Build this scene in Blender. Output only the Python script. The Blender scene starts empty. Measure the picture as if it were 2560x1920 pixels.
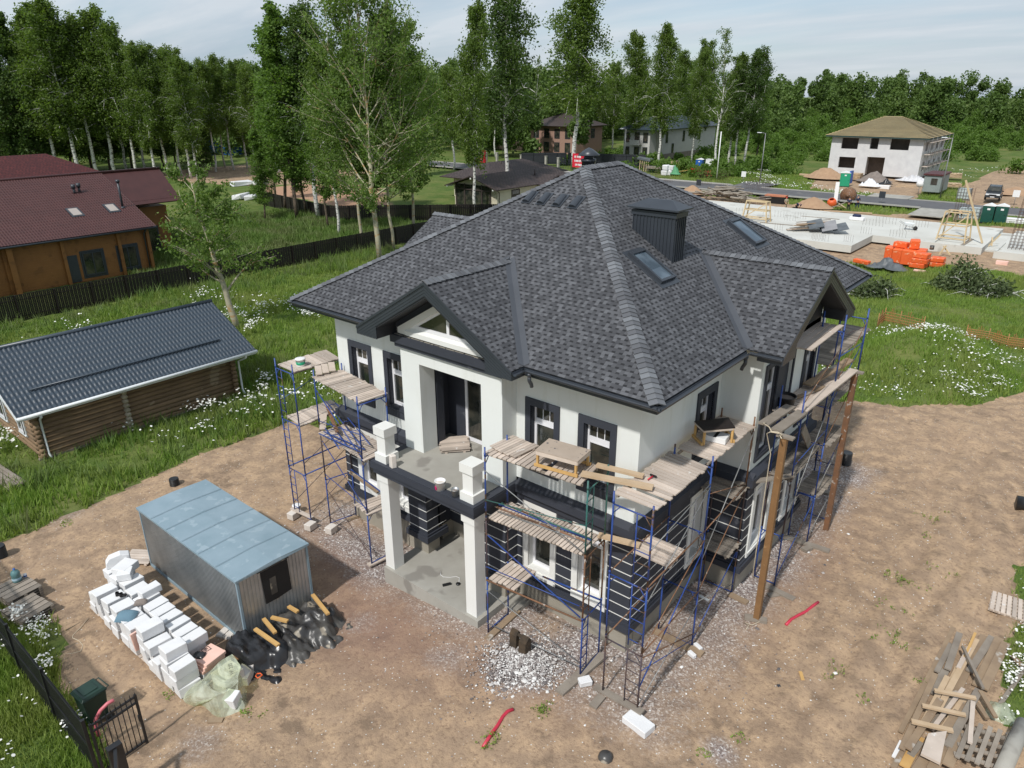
import bpy, bmesh, math, random
import numpy as np
from mathutils import Vector, Matrix, Euler
random.seed(7); NR = np.random.default_rng(11)
SC = bpy.context.scene; COL = SC.collection; PI = math.pi
def R(d): return math.radians(d)
# ------------------------------------------------------------------ camera
CAM = np.array([7.8914, -14.2359, 14.6126]); YAW, PIT, ROL, FPX = -0.700137, 0.385768, -0.0034674, 1809.96
_F = np.array([math.sin(YAW)*math.cos(PIT), math.cos(YAW)*math.cos(PIT), -math.sin(PIT)])
_R0 = np.array([math.cos(YAW), -math.sin(YAW), 0.]); _U0 = np.cross(_R0, _F)
_R = math.cos(ROL)*_R0 + math.sin(ROL)*_U0; _U = -math.sin(ROL)*_R0 + math.cos(ROL)*_U0
cd = bpy.data.cameras.new('camera'); co = bpy.data.objects.new('camera', cd); COL.objects.link(co)
co.matrix_world = Matrix(((_R[0], _U[0], -_F[0], CAM[0]), (_R[1], _U[1], -_F[1], CAM[1]), (_R[2], _U[2], -_F[2], CAM[2]), (0, 0, 0, 1)))
cd.sensor_width = 36; cd.lens = 36*FPX/2560; cd.clip_start = .1; cd.clip_end = 3000; SC.camera = co
def sstep(a, b, x):
    t = np.clip((np.asarray(x, float)-a)/(b-a), 0, 1); return t*t*(3-2*t)
def vnoise(x, y, sc, seed=0):
    x = np.asarray(x, float)/sc; y = np.asarray(y, float)/sc
    xi = np.floor(x).astype(np.int64); yi = np.floor(y).astype(np.int64); fx = x-xi; fy = y-yi
    def h(a, b):
        n = (a*374761393 + b*668265263 + seed*974634211) & 0x7fffffff
        n = ((n ^ (n >> 13))*1274126177) & 0x7fffffff
        return ((n ^ (n >> 16)) & 0xffff)/65535.
    ux = fx*fx*(3-2*fx); uy = fy*fy*(3-2*fy)
    return (h(xi, yi)*(1-ux)+h(xi+1, yi)*ux)*(1-uy) + (h(xi, yi+1)*(1-ux)+h(xi+1, yi+1)*ux)*uy
def fbm(x, y, sc, seed=0, o=3):
    r = 0; a = .5; t = 0
    for i in range(o): r = r + a*vnoise(x, y, sc/(2**i), seed+i*17); t += a; a *= .5
    return r/t
def gz(x, y):
    x = np.asarray(x, float); y = np.asarray(y, float)
    z = -.40*sstep(-3.2, -8.8, x)
    d = np.hypot((x-1.2)/4.6, (y-30.6)/6.2); z = z + 1.7*sstep(1.0, .1, d)
    z = z + .35*sstep(1., .2, np.hypot((x+18)/4., (y+6.5)/2.))*.3
    return z
def rayd(px, py):
    return _F + (px-1280)/FPX*_R - (py-960)/FPX*_U
def G(px, py, z=None):
    """point of the ground (or of the level z) that the photograph shows at this pixel"""
    d = rayd(px, py); zz = 0 if z is None else z
    for i in range(1 if z is not None else 6):
        t = (zz-CAM[2])/d[2]; p = CAM+t*d
        if z is None: zz = float(gz(p[0], p[1]))
    return Vector((p[0], p[1], zz))
def Hat(base, px, py):
    """height at which the vertical through base is seen at the pixel row py"""
    b = np.array([base[0], base[1], 0.])-CAM; s = (960-py)/FPX
    return float((s*(b@_F)-b@_U)/(_U[2]-s*_F[2]))
# ------------------------------------------------------------------ object helpers
def tag(o, label=None, cat=None, group=None, kind=None):
    if label: o['label'] = label
    if cat: o['category'] = cat
    if group: o['group'] = group
    if kind: o['kind'] = kind
    return o
def thing(name, label, cat, loc=(0, 0, 0), rz=0, group=None):
    o = bpy.data.objects.new(name, None); COL.objects.link(o); o.location = loc; o.rotation_euler = (0, 0, rz)
    o.empty_display_size = .3
    return tag(o, label, cat, group)
class MB:
    def __init__(s): s.v = []; s.f = []; s.m = []; s.mi = 0; s.uv = {}; s.sm = []; s.smooth = False
    def add(s, vs, fs):
        o = len(s.v); s.v += [tuple(map(float, q)) for q in vs]
        for f in fs: s.f.append([i+o for i in f]); s.m.append(s.mi); s.sm.append(s.smooth)
        return s
    def bx(s, x0, x1, y0, y1, z0, z1):
        if x0 > x1: x0, x1 = x1, x0
        if y0 > y1: y0, y1 = y1, y0
        if z0 > z1: z0, z1 = z1, z0
        return s.add([(x0,y0,z0),(x1,y0,z0),(x1,y1,z0),(x0,y1,z0),(x0,y0,z1),(x1,y0,z1),(x1,y1,z1),(x0,y1,z1)],
            [(3,2,1,0),(4,5,6,7),(0,1,5,4),(1,2,6,5),(2,3,7,6),(3,0,4,7)])
    def ob(s, c, size, rot=(0, 0, 0), jit=0):
        M = Euler(rot).to_matrix() if not isinstance(rot, Matrix) else rot
        a, b, d = size[0]/2, size[1]/2, size[2]/2; c = Vector(c)
        vs = [(-a,-b,-d),(a,-b,-d),(a,b,-d),(-a,b,-d),(-a,-b,d),(a,-b,d),(a,b,d),(-a,b,d)]
        vs = [c+M@(Vector(q)+Vector([random.uniform(-jit, jit) for _ in range(3)])) for q in vs]
        return s.add(vs, [(3,2,1,0),(4,5,6,7),(0,1,5,4),(1,2,6,5),(2,3,7,6),(3,0,4,7)])
    def beam(s, p, q, w, h, up=(0, 0, 1)):
        p = Vector(p); q = Vector(q); d = (q-p); L = d.length; d.normalize(); u = Vector(up)
        if abs(d.dot(u)) > .98: u = Vector((0, 1, 0))
        sd = d.cross(u).normalized(); u = sd.cross(d).normalized()
        return s.ob((p+q)/2, (L, w, h), Matrix((d, sd, u)).transposed())
    def tube(s, pts, r, n=6, cap=True):
        pts = [Vector(p) for p in pts]; k = len(pts); rs = r if isinstance(r, (list, tuple)) else [r]*k
        vs = []; prev = None
        for i, p in enumerate(pts):
            d = (pts[min(i+1, k-1)]-pts[max(i-1, 0)]).normalized()
            a = prev if prev is not None else (Vector((0, 0, 1)) if abs(d.z) < .9 else Vector((1, 0, 0)))
            sd = d.cross(a)
            if sd.length < 1e-4: sd = d.cross(Vector((1, .3, 0)))
            sd.normalize(); u = sd.cross(d).normalized(); prev = u
            for j in range(n):
                t = 2*PI*j/n; vs.append(p+(sd*math.cos(t)+u*math.sin(t))*rs[i])
        fs = [(i*n+j, i*n+(j+1) % n, (i+1)*n+(j+1) % n, (i+1)*n+j) for i in range(k-1) for j in range(n)]
        if cap: fs += [tuple(range(n))[::-1], tuple((k-1)*n+j for j in range(n))]
        sm = s.smooth; s.smooth = n > 4; s.add(vs, fs); s.smooth = sm; return s
    def cyl(s, p, q, r0, r1=None, n=16, cap=True):
        return s.tube([p, q], [r0, r0 if r1 is None else r1], n, cap)
    def lathe(s, prof, c=(0, 0, 0), n=20):
        c = Vector(c); k = len(prof); vs = [c+Vector((r*math.cos(2*PI*j/n), r*math.sin(2*PI*j/n), z)) for r, z in prof for j in range(n)]
        fs = [(i*n+j, i*n+(j+1) % n, (i+1)*n+(j+1) % n, (i+1)*n+j) for i in range(k-1) for j in range(n)]
        sm = s.smooth; s.smooth = True; s.add(vs, fs); s.smooth = sm; return s
    def prism(s, poly, ax, a, b):
        """2-D polygon extruded along axis ax (0,1,2) from a to b; polygon coords are the two other axes in order"""
        def P(u, v, w): return {0: (w, u, v), 1: (u, w, v), 2: (u, v, w)}[ax]
        n = len(poly); vs = [P(u, v, a) for u, v in poly]+[P(u, v, b) for u, v in poly]
        fs = [tuple(range(n))[::-1], tuple(range(n, 2*n))]+[(i, (i+1) % n, n+(i+1) % n, n+i) for i in range(n)]
        return s.add(vs, fs)
    def face(s, pts, uv=None):
        i = len(s.f); s.add(pts, [tuple(range(len(pts)))])
        if uv: s.uv[i] = uv
        return s
    def slabpoly(s, pts, th):
        """thick sheet below a planar polygon"""
        pts = [Vector(p) for p in pts]; n = len(pts)
        nn = (pts[1]-pts[0]).cross(pts[2]-pts[0]).normalized()
        if nn.z < 0: nn = -nn
        lo = [p-nn*th for p in pts]
        i0 = len(s.f); s.add(pts+lo, [tuple(range(n)), tuple(range(n, 2*n))[::-1]]+[(i, n+i, n+(i+1) % n, (i+1) % n) for i in range(n)])
        # uv: u along the horizontal of the plane, v up the slope
        h = Vector((-nn.y, nn.x, 0)); h = h.normalized() if h.length > 1e-4 else Vector((1, 0, 0)); g = nn.cross(h)
        if g.z < 0: g = -g
        s.uv[i0] = [(p.dot(h), p.dot(g)) for p in pts]
        return s
    def build(s, name, mats, parent=None, world=True, bevel=0, loc=None):
        me = bpy.data.meshes.new(name)
        off = Vector(loc) if loc is not None else None
        vs = s.v if off is None else [tuple(Vector(v)-off) for v in s.v]
        me.from_pydata(vs, [], s.f)
        if not isinstance(mats, (list, tuple)): mats = [mats]
        for m in mats: me.materials.append(m)
        me.polygons.foreach_set('material_index', s.m); me.polygons.foreach_set('use_smooth', s.sm)
        if s.uv:
            u = me.uv_layers.new(name='uv')
            for fi, cs in s.uv.items():
                for li, cc in zip(me.polygons[fi].loop_indices, cs): u.data[li].uv = cc
        bm = bmesh.new(); bm.from_mesh(me); bmesh.ops.recalc_face_normals(bm, faces=bm.faces[:]); bm.to_mesh(me); bm.free()
        o = bpy.data.objects.new(name, me); COL.objects.link(o)
        if off is not None: o.location = off
        if bevel:
            b = o.modifiers.new('bevel', 'BEVEL'); b.width = bevel; b.segments = 1; b.limit_method = 'ANGLE'
        if parent is not None:
            o.parent = parent
            if world and parent.parent is None:
                M = Matrix.Translation(parent.location) @ parent.rotation_euler.to_matrix().to_4x4() @ Matrix.Diagonal((*parent.scale, 1))
                o.matrix_parent_inverse = M.inverted()
        return o
def npmesh(name, V, F, mat, parent=None, smooth=False, attrs=None, link=True):
    """V (N,3) floats, F (M,k) ints with constant k"""
    me = bpy.data.meshes.new(name); V = np.ascontiguousarray(V, np.float32); F = np.ascontiguousarray(F, np.int32); k = F.shape[1]
    me.vertices.add(len(V)); me.vertices.foreach_set('co', V.ravel())
    me.loops.add(F.size); me.loops.foreach_set('vertex_index', F.ravel())
    me.polygons.add(len(F)); me.polygons.foreach_set('loop_start', np.arange(0, F.size, k, dtype=np.int32))
    if smooth: me.polygons.foreach_set('use_smooth', np.ones(len(F), bool))
    for m in (mat if isinstance(mat, (list, tuple)) else [mat]): me.materials.append(m)
    for n, a in (attrs or {}).items():
        at = me.attributes.new(n, 'FLOAT', 'POINT'); at.data.foreach_set('value', np.ascontiguousarray(a, np.float32))
    me.update(calc_edges=True); me.validate()
    if not link: return me
    o = bpy.data.objects.new(name, me); COL.objects.link(o)
    if parent is not None: o.parent = parent
    return o
def dup(root, loc=None, rz=None, sc=None, label=None, group=None):
    def cp(o, par):
        c = o.copy(); COL.objects.link(c); c.parent = par
        for ch in list(o.children): cp(ch, c)
        return c
    r = cp(root, None)
    if loc is not None: r.location = loc
    if rz is not None: r.rotation_euler = (0, 0, rz)
    if sc is not None: r.scale = sc if isinstance(sc, (tuple, list)) else (sc, sc, sc)
    if label: r['label'] = label
    if group: r['group'] = group
    return r
# ------------------------------------------------------------------ materials
MATS = {}
def newmat(name):
    m = bpy.data.materials.new(name); m.use_nodes = True; nt = m.node_tree; MATS[name] = m
    return m, nt, nt.nodes['Principled BSDF']
def nd(nt, typ, **kw):
    n = nt.nodes.new(typ)
    for k, v in kw.items():
        if k.startswith('i_'):
            key = k[2:]; key = int(key) if key.isdigit() else key.replace('_', ' ')
            n.inputs[key].default_value = v
        else: setattr(n, k, v)
    return n
def L(nt, a, b): nt.links.new(a, b)
def ramp(nt, fac, stops):
    r = nt.nodes.new('ShaderNodeValToRGB'); L(nt, fac, r.inputs[0]); e = r.color_ramp.elements
    while len(e) < len(stops): e.new(.5)
    for i, (p, c) in enumerate(stops):
        e[i].position = p; e[i].color = (*c, 1) if len(c) == 3 else c
    return r.outputs[0]
def mixc(nt, fac, a, b, mode='MIX'):
    m = nt.nodes.new('ShaderNodeMix'); m.data_type = 'RGBA'; m.blend_type = mode
    for sock, v in ((m.inputs[0], fac), (m.inputs[6], a), (m.inputs[7], b)):
        if hasattr(v, 'links') or isinstance(v, bpy.types.NodeSocket): L(nt, v, sock)
        elif isinstance(v, (int, float)): sock.default_value = v
        else: sock.default_value = (*v, 1) if len(v) == 3 else v
    return m.outputs[2]
def math_(nt, op, a, b=None, c=None):
    m = nt.nodes.new('ShaderNodeMath'); m.operation = op
    for i, v in enumerate((a, b, c)):
        if v is None: continue
        if isinstance(v, bpy.types.NodeSocket): L(nt, v, m.inputs[i])
        else: m.inputs[i].default_value = v
    return m.outputs[0]
def noise(nt, sc, detail=4, vec=None, rough=.55):
    n = nd(nt, 'ShaderNodeTexNoise', i_Scale=sc, i_Detail=detail, i_Roughness=rough)
    if vec is None:
        tc = nd(nt, 'ShaderNodeTexCoord'); vec = tc.outputs['Object']
    L(nt, vec, n.inputs['Vector']); return n.outputs['Fac']
def island(nt): return nt.nodes.new('ShaderNodeNewGeometry').outputs['Random Per Island']
def bump(nt, h, strength=.3, dist=.02):
    b = nd(nt, 'ShaderNodeBump', i_Strength=strength, i_Distance=dist); L(nt, h, b.inputs['Height']); return b.outputs[0]
def setin(nt, bs, k, v):
    if isinstance(v, bpy.types.NodeSocket): L(nt, v, bs.inputs[k])
    elif isinstance(v, (tuple, list)): bs.inputs[k].default_value = (*v, 1) if len(v) == 3 else v
    else: bs.inputs[k].default_value = v
def mat(name, c1, c2=None, sc=3., rough=.7, metal=0, isl=0, bmp=0, bsc=None, spec=.5, spots=None, alpha=None):
    """noise blend c1..c2, optional per-island brightness change, optional bump and paint/dirt spots (colour, scale, threshold)"""
    m, nt, bs = newmat(name)
    c2 = c2 or tuple(.8*q for q in c1)
    n = noise(nt, sc, 5); f = ramp(nt, n, [(.3, (0, 0, 0)), (.7, (1, 1, 1))])
    c = mixc(nt, f, c1, c2)
    if isl:
        r = island(nt); v = math_(nt, 'MULTIPLY_ADD', r, 2*isl, 1-isl)
        c = mixc(nt, 1., c, _gray(nt, v), 'MULTIPLY')
    if spots:
        s = noise(nt, spots[1], 3); sf = ramp(nt, s, [(spots[2], (0, 0, 0)), (spots[2]+.04, (1, 1, 1))]); c = mixc(nt, sf, c, spots[0])
    setin(nt, bs, 'Base Color', c); bs.inputs['Roughness'].default_value = rough; bs.inputs['Metallic'].default_value = metal
    bs.inputs['Specular IOR Level'].default_value = spec
    if bmp: L(nt, bump(nt, noise(nt, bsc or sc*6, 4), bmp, .02), bs.inputs['Normal'])
    return m
def _gray(nt, v):
    c = nd(nt, 'ShaderNodeCombineColor')
    for i in range(3): L(nt, v, c.inputs[i])
    return c.outputs[0]
# ------------------------------------------------------------------ material library
white = mat('white_render', (.74, .765, .745), (.69, .71, .69), .6, .85, bmp=.08, bsc=60)
_n = white.node_tree; _b = _n.nodes['Principled BSDF']; _tc = nd(_n, 'ShaderNodeTexCoord'); _mp = nd(_n, 'ShaderNodeMapping'); _mp.inputs['Scale'].default_value = (1.6, 1.6, .22); L(_n, _tc.outputs['Object'], _mp.inputs[0]); _s = noise(_n, 1.8, 6, _mp.outputs[0], .65)
_c = mixc(_n, ramp(_n, _s, [(.52, (0, 0, 0)), (.72, (.6, .6, .6))]), (1, 1, 1), (.86, .85, .80)); _o = _b.inputs['Base Color'].links[0].from_socket; setin(_n, _b, 'Base Color', mixc(_n, 1., _o, _c, 'MULTIPLY'))
whitetrim = mat('white_trim', (.76, .765, .74), (.72, .72, .69), 1.2, .7)
char = mat('charcoal_render', (.038, .043, .058), (.030, .034, .046), 1.1, .7, bmp=.08, bsc=50, spots=((.075, .08, .095), 1.7, .66))
charmetal = mat('charcoal_metal', (.040, .047, .058), (.034, .040, .05), 2, .38)
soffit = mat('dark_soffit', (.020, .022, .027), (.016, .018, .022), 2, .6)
valleym = mat('valley_sheet', (.068, .073, .085), (.058, .063, .073), 1.5, .55)
conc = mat('concrete', (.40, .385, .345), (.30, .285, .25), .9, .85, bmp=.15, spots=((.24, .225, .2), .7, .6))
plinthm = mat('plinth_concrete', (.34, .31, .255), (.26, .235, .19), .8, .9, bmp=.2, spots=((.2, .18, .15), .9, .62))
slabconc = mat('slab_concrete', (.60, .60, .56), (.50, .495, .455), .25, .9, spots=((.42, .41, .37), .4, .63))
pvc = mat('white_pvc', (.80, .80, .83), (.77, .77, .80), 1, .35)
def glassmat(name, c, rough=.04, c2=None):
    m, nt, bs = newmat(name); n = noise(nt, 1.4, 3); col = mixc(nt, ramp(nt, n, [(.4, (0, 0, 0)), (.65, (1, 1, 1))]), c, c2 or c)
    setin(nt, bs, 'Base Color', col); bs.inputs['Roughness'].default_value = rough; bs.inputs['Specular IOR Level'].default_value = .8
    return m
glass = glassmat('dark_glass', (.018, .022, .02), .04, (.07, .065, .05))
skyglass = glassmat('roof_glass', (.05, .075, .10), .05, (.12, .16, .2))
blackm = mat('black_void', (.006, .006, .007), (.010, .010, .011), 2, .7)
deckm = mat('deck_boards', (.56, .475, .405), (.44, .37, .31), 1.6, .85, isl=.24, bmp=.2, spots=((.66, .63, .59), 5, .66))
plankm = mat('fresh_planks', (.52, .39, .26), (.44, .32, .20), 2.2, .8, isl=.18, bmp=.15)
greywood = mat('weathered_wood', (.27, .235, .195), (.19, .16, .13), 2., .9, isl=.35, bmp=.2)
brownwood = mat('mixed_timber', (.31, .225, .145), (.21, .15, .10), 1.6, .88, isl=.45, bmp=.2, spots=((.42, .38, .33), 1.6, .62))
pine = mat('pine_timber', (.58, .36, .13), (.50, .30, .11), 3, .75, isl=.12)
postwood = mat('post_wood', (.25, .135, .055), (.19, .10, .04), 2.5, .75, bmp=.2, spots=((.34, .2, .09), 6, .66))
blue = mat('scaffold_blue', (.018, .042, .21), (.03, .085, .30), 1.3, .45, spots=((.10, .055, .03), 2.2, .60))
blueold = mat('scaffold_dark', (.03, .035, .07), (.11, .06, .035), 2.0, .6, spots=((.3, .3, .3), 7, .66))
rust = mat('rusty_tube', (.22, .105, .05), (.13, .07, .04), 3.5, .7, spots=((.36, .31, .27), 8, .62))
teal = mat('teal_tube', (.03, .15, .14), (.05, .11, .09), 2.2, .5, spots=((.12, .06, .03), 3, .56))
mint = mat('mint_tube', (.30, .52, .46), (.26, .46, .42), 2, .5)
galv = mat('galvanised', (.50, .52, .53), (.36, .385, .40), 1.8, .42, .75, bmp=.05)
galvtube = mat('grey_tube', (.30, .31, .31), (.2, .2, .2), 3, .5, .4)
cabroof = mat('cabin_roof', (.27, .355, .41), (.215, .30, .35), 1.4, .6, .1, spots=((.295, .38, .43), 2.5, .6))
foam = mat('white_foam', (.72, .72, .72), (.66, .66, .665), 2.5, .9, isl=.05, bmp=.15)
pinkfoam = mat('pink_foam', (.78, .52, .44), (.74, .46, .37), 2, .85, isl=.1)
aero = mat('aerated_block', (.66, .61, .56), (.58, .53, .48), 4, .95, isl=.06, bmp=.3)
blackpl = mat('black_plastic', (.016, .016, .018), (.03, .03, .032), 2.5, .28, bmp=.5, bsc=7)
dustpl = mat('dusty_plastic', (.03, .03, .033), (.085, .08, .072), 1.2, .35, bmp=.6, bsc=6, spots=((.33, .29, .23), 1.5, .58))
logm = mat('weathered_logs', (.25, .165, .095), (.18, .118, .07), 1.2, .85, isl=.16, bmp=.2, spots=((.30, .225, .15), 1.1, .6))
logend = mat('log_ends', (.42, .36, .28), (.34, .29, .22), 3, .9, isl=.12)
metaltile = mat('metal_tile_roof', (.040, .056, .074), (.036, .05, .067), 1, .36, .0)
whitemetal = mat('white_metal', (.72, .75, .76), (.66, .69, .70), 2, .45)
darkfence = mat('dark_brown_fence', (.016, .011, .009), (.011, .008, .007), 2, .5)
redroof = mat('brown_tile_roof', (.075, .026, .023), (.058, .02, .018), 1.2, .5)
redroof2 = mat('maroon_tile_roof', (.085, .02, .02), (.07, .017, .017), 1.2, .55)
amber = mat('amber_timber', (.27, .118, .032), (.22, .094, .026), 1.3, .6, spots=((.19, .08, .022), 1.1, .6))
blackiron = mat('black_iron', (.012, .013, .014), (.018, .018, .02), 4, .45)
binm = mat('green_bin', (.012, .035, .024), (.015, .042, .03), 2, .45)
redhose = mat('red_hose', (.55, .035, .07), (.48, .03, .06), 4, .45)
pinkhose = mat('pink_hose', (.62, .16, .19), (.55, .14, .17), 4, .45)
rope = mat('rope', (.58, .50, .38), (.5, .43, .32), 9, .9)
blackpipe = mat('black_pipe', (.014, .015, .017), (.02, .021, .023), 4, .4)
orangem = mat('orange_wrap', (.75, .13, .03), (.66, .10, .02), 2.2, .5, isl=.1, bmp=.3, spots=((.78, .36, .2), 4, .62))
tarpgrey = mat('grey_tarp', (.075, .085, .095), (.13, .145, .155), 1.3, .5, bmp=.7, bsc=3)
redpaint = mat('red_board', (.62, .02, .045), (.58, .018, .04), 2, .5)
whitepaint = mat('white_paint', (.80, .80, .80), (.76, .76, .76), 3, .6)
asphalt = mat('asphalt', (.118, .118, .125), (.095, .095, .10), .5, .9, bmp=.1, spots=((.16, .155, .15), .3, .62))
kerbm = mat('kerb_stone', (.40, .39, .37), (.33, .32, .30), 1, .9, isl=.1)
greenport = mat('green_plastic', (.008, .075, .055), (.007, .062, .046), 2, .4)
blueport = mat('blue_plastic', (.02, .11, .42), (.02, .10, .38), 2, .4)
lightgreen = mat('light_green_plastic', (.02, .32, .17), (.018, .28, .15), 2, .4)
carpaint = mat('grey_car_paint', (.05, .056, .063), (.045, .05, .057), 1, .25, .4)
tyre = mat('tyre', (.014, .014, .014), (.02, .02, .02), 5, .8)
brownroof = mat('dark_brown_roof', (.058, .042, .04), (.048, .035, .033), 1.5, .6)
creamwall = mat('cream_wall', (.62, .57, .44), (.56, .51, .39), 1, .8)
rebar = mat('rebar', (.11, .06, .038), (.08, .05, .035), 4, .8)
sandm = mat('sand_heap', (.40, .265, .165), (.33, .21, .13), 1.2, .95, bmp=.3)
gravelm = mat('grey_gravel_heap', (.24, .20, .175), (.17, .145, .13), 2, .95, bmp=.5)
firewood = mat('bark_logs', (.33, .30, .25), (.2, .17, .14), 2, .9, isl=.3)
skin = mat('skin', (.42, .25, .17), (.38, .22, .15), 4, .6)
navy = mat('navy_cloth', (.012, .02, .06), (.015, .026, .075), 6, .85)
khaki = mat('khaki_cloth', (.33, .28, .2), (.28, .24, .17), 6, .85)
blackcl = mat('black_cloth', (.013, .013, .015), (.02, .02, .022), 6, .9)
redcl = mat('red_cloth', (.55, .03, .03), (.5, .03, .03), 6, .8)
def tabmat(name, light, dark, dash, colw=.21, rowh=.145, rgh=.85):
    """laminated shingles from uv in metres: every tab its own grey, dark slots along the butt edge"""
    m, nt, bs = newmat(name)
    uv = nd(nt, 'ShaderNodeUVMap'); sp = nd(nt, 'ShaderNodeSeparateXYZ'); L(nt, uv.outputs[0], sp.inputs[0])
    v = math_(nt, 'DIVIDE', sp.outputs[1], rowh); row = math_(nt, 'FLOOR', v); fv = math_(nt, 'FRACT', v)
    wn = nd(nt, 'ShaderNodeTexWhiteNoise', noise_dimensions='1D'); L(nt, row, wn.inputs['W'])
    sh = math_(nt, 'ADD', math_(nt, 'MULTIPLY', row, .5), math_(nt, 'MULTIPLY', wn.outputs['Value'], .45))
    u = math_(nt, 'ADD', math_(nt, 'DIVIDE', sp.outputs[0], colw), sh)
    cu = math_(nt, 'FLOOR', u); fu = math_(nt, 'FRACT', u)
    half = math_(nt, 'FLOOR', math_(nt, 'MULTIPLY', u, 2))
    cb = nd(nt, 'ShaderNodeCombineXYZ'); L(nt, half, cb.inputs[0]); L(nt, row, cb.inputs[1])
    w2 = nd(nt, 'ShaderNodeTexWhiteNoise', noise_dimensions='2D'); L(nt, cb.outputs[0], w2.inputs['Vector'])
    tone = math_(nt, 'POWER', w2.outputs['Value'], 1.6)
    big = noise(nt, .5, 4); tone = math_(nt, 'MULTIPLY_ADD', big, .35, math_(nt, 'SUBTRACT', tone, .17))
    c = mixc(nt, math_(nt, 'MINIMUM', math_(nt, 'MAXIMUM', tone, 0), 1), dark, light)
    gr = noise(nt, 90, 2); c = mixc(nt, math_(nt, 'MULTIPLY', gr, .25), c, light)
    odd = math_(nt, 'LESS_THAN', fu, .5)
    low = math_(nt, 'MULTIPLY', math_(nt, 'LESS_THAN', fv, .40), odd)
    line = math_(nt, 'LESS_THAN', fv, .07)
    c = mixc(nt, math_(nt, 'MAXIMUM', math_(nt, 'MULTIPLY', low, .86), math_(nt, 'MULTIPLY', line, .45)), c, dash)
    setin(nt, bs, 'Base Color', c); bs.inputs['Roughness'].default_value = rgh; bs.inputs['Specular IOR Level'].default_value = .3
    hgt = math_(nt, 'ADD', math_(nt, 'MULTIPLY', fv, -.5), math_(nt, 'MULTIPLY', low, -.5))
    L(nt, bump(nt, hgt, .5, .012), bs.inputs['Normal'])
    return m
shingle = tabmat('shingles', (.118, .121, .131), (.046, .047, .052), (.013, .013, .015))
m, nt, bs = newmat('cap_shingles'); capshingle = m
c = mixc(nt, island(nt), (.085, .088, .097), (.20, .212, .228)); c = mixc(nt, math_(nt, 'MULTIPLY', noise(nt, 30, 3), .4), c, (.07, .07, .08))
setin(nt, bs, 'Base Color', c); bs.inputs['Roughness'].default_value = .85
def leafmat(name, c1, c2, c3, trans=.5, sc=.35):
    c1, c2, c3 = [tuple(q*f for q, f in zip(c, (1.5, 1.42, 1.3))) for c in (c1, c2, c3)]
    m, nt, bs = newmat(name); r = island(nt); n = noise(nt, sc, 3)
    c = mixc(nt, r, c1, c2); c = mixc(nt, ramp(nt, n, [(.42, (0, 0, 0)), (.62, (1, 1, 1))]), c, c3)
    setin(nt, bs, 'Base Color', c); bs.inputs['Roughness'].default_value = .55; bs.inputs['Specular IOR Level'].default_value = .25
    tr = nd(nt, 'ShaderNodeBsdfTranslucent'); L(nt, mixc(nt, 1., c, (1.25, 1.35, .6), 'MULTIPLY'), tr.inputs[0])
    mx = nd(nt, 'ShaderNodeMixShader', i_0=trans); L(nt, bs.outputs[0], mx.inputs[1]); L(nt, tr.outputs[0], mx.inputs[2])
    L(nt, mx.outputs[0], nt.nodes['Material Output'].inputs[0]); return m
lf_birch = leafmat('birch_leaves', (.065, .11, .026), (.12, .175, .045), (.08, .13, .032))
lf_dark = leafmat('dark_leaves', (.042, .08, .024), (.08, .125, .036), (.05, .09, .028))
lf_poplar = leafmat('poplar_leaves', (.075, .135, .035), (.15, .21, .075), (.09, .15, .04))
lf_bush = leafmat('bush_leaves', (.07, .13, .03), (.115, .19, .05), (.085, .15, .035))
lf_far = leafmat('forest_leaves', (.05, .09, .026), (.095, .15, .04), (.06, .105, .028), .3, .04)
lf_dry = leafmat('cut_brush_leaves', (.055, .085, .038), (.10, .13, .06), (.045, .065, .03), .2)
grassm = leafmat('grass_blades', (.09, .165, .03), (.17, .25, .06), (.16, .21, .06), .3, .25)
weedm = leafmat('weed_blades', (.065, .13, .03), (.12, .185, .055), (.12, .15, .07), .3, .3)
flowerm = mat('white_flowers', (.80, .80, .76), (.72, .72, .66), 5, .8)
def barkmat(name, base, dark, sc, thr):
    m, nt, bs = newmat(name); tc = nd(nt, 'ShaderNodeTexCoord'); mp = nd(nt, 'ShaderNodeMapping'); mp.inputs['Scale'].default_value = (1, 1, 3.2)
    L(nt, tc.outputs['Object'], mp.inputs[0]); n = noise(nt, sc, 4, mp.outputs[0])
    c = mixc(nt, ramp(nt, n, [(thr, (0, 0, 0)), (thr+.07, (1, 1, 1))]), base, dark); setin(nt, bs, 'Base Color', c); bs.inputs['Roughness'].default_value = .85; return m
bk_birch = barkmat('birch_bark', (.62, .61, .57), (.06, .055, .05), 2.2, .54)
bk_poplar = barkmat('poplar_bark', (.38, .35, .25), (.37, .24, .11), 1.1, .54)
bk_dark = barkmat('dark_bark', (.12, .09, .065), (.07, .055, .04), 2, .5)
# ------------------------------------------------------------------ sky and sun
SUNV = Vector((.12, -1., 1.19)).normalized()
w = bpy.data.worlds.new('World'); SC.world = w; w.use_nodes = True; nt = w.node_tree
bg = nt.nodes['Background']; bg.inputs[1].default_value = .15
sky = nd(nt, 'ShaderNodeTexSky', sky_type='NISHITA', sun_disc=False, sun_elevation=math.asin(SUNV.z), sun_rotation=math.atan2(SUNV.x, SUNV.y), altitude=50, air_density=1.0, dust_density=.6, ozone_density=1.2)
tc = nd(nt, 'ShaderNodeTexCoord'); sp = nd(nt, 'ShaderNodeSeparateXYZ'); L(nt, tc.outputs['Generated'], sp.inputs[0])
zz = math_(nt, 'MAXIMUM', math_(nt, 'ADD', sp.outputs[2], .16), .05)
cb = nd(nt, 'ShaderNodeCombineXYZ'); L(nt, math_(nt, 'DIVIDE', sp.outputs[0], zz), cb.inputs[0]); L(nt, math_(nt, 'DIVIDE', sp.outputs[1], zz), cb.inputs[1])
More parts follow.
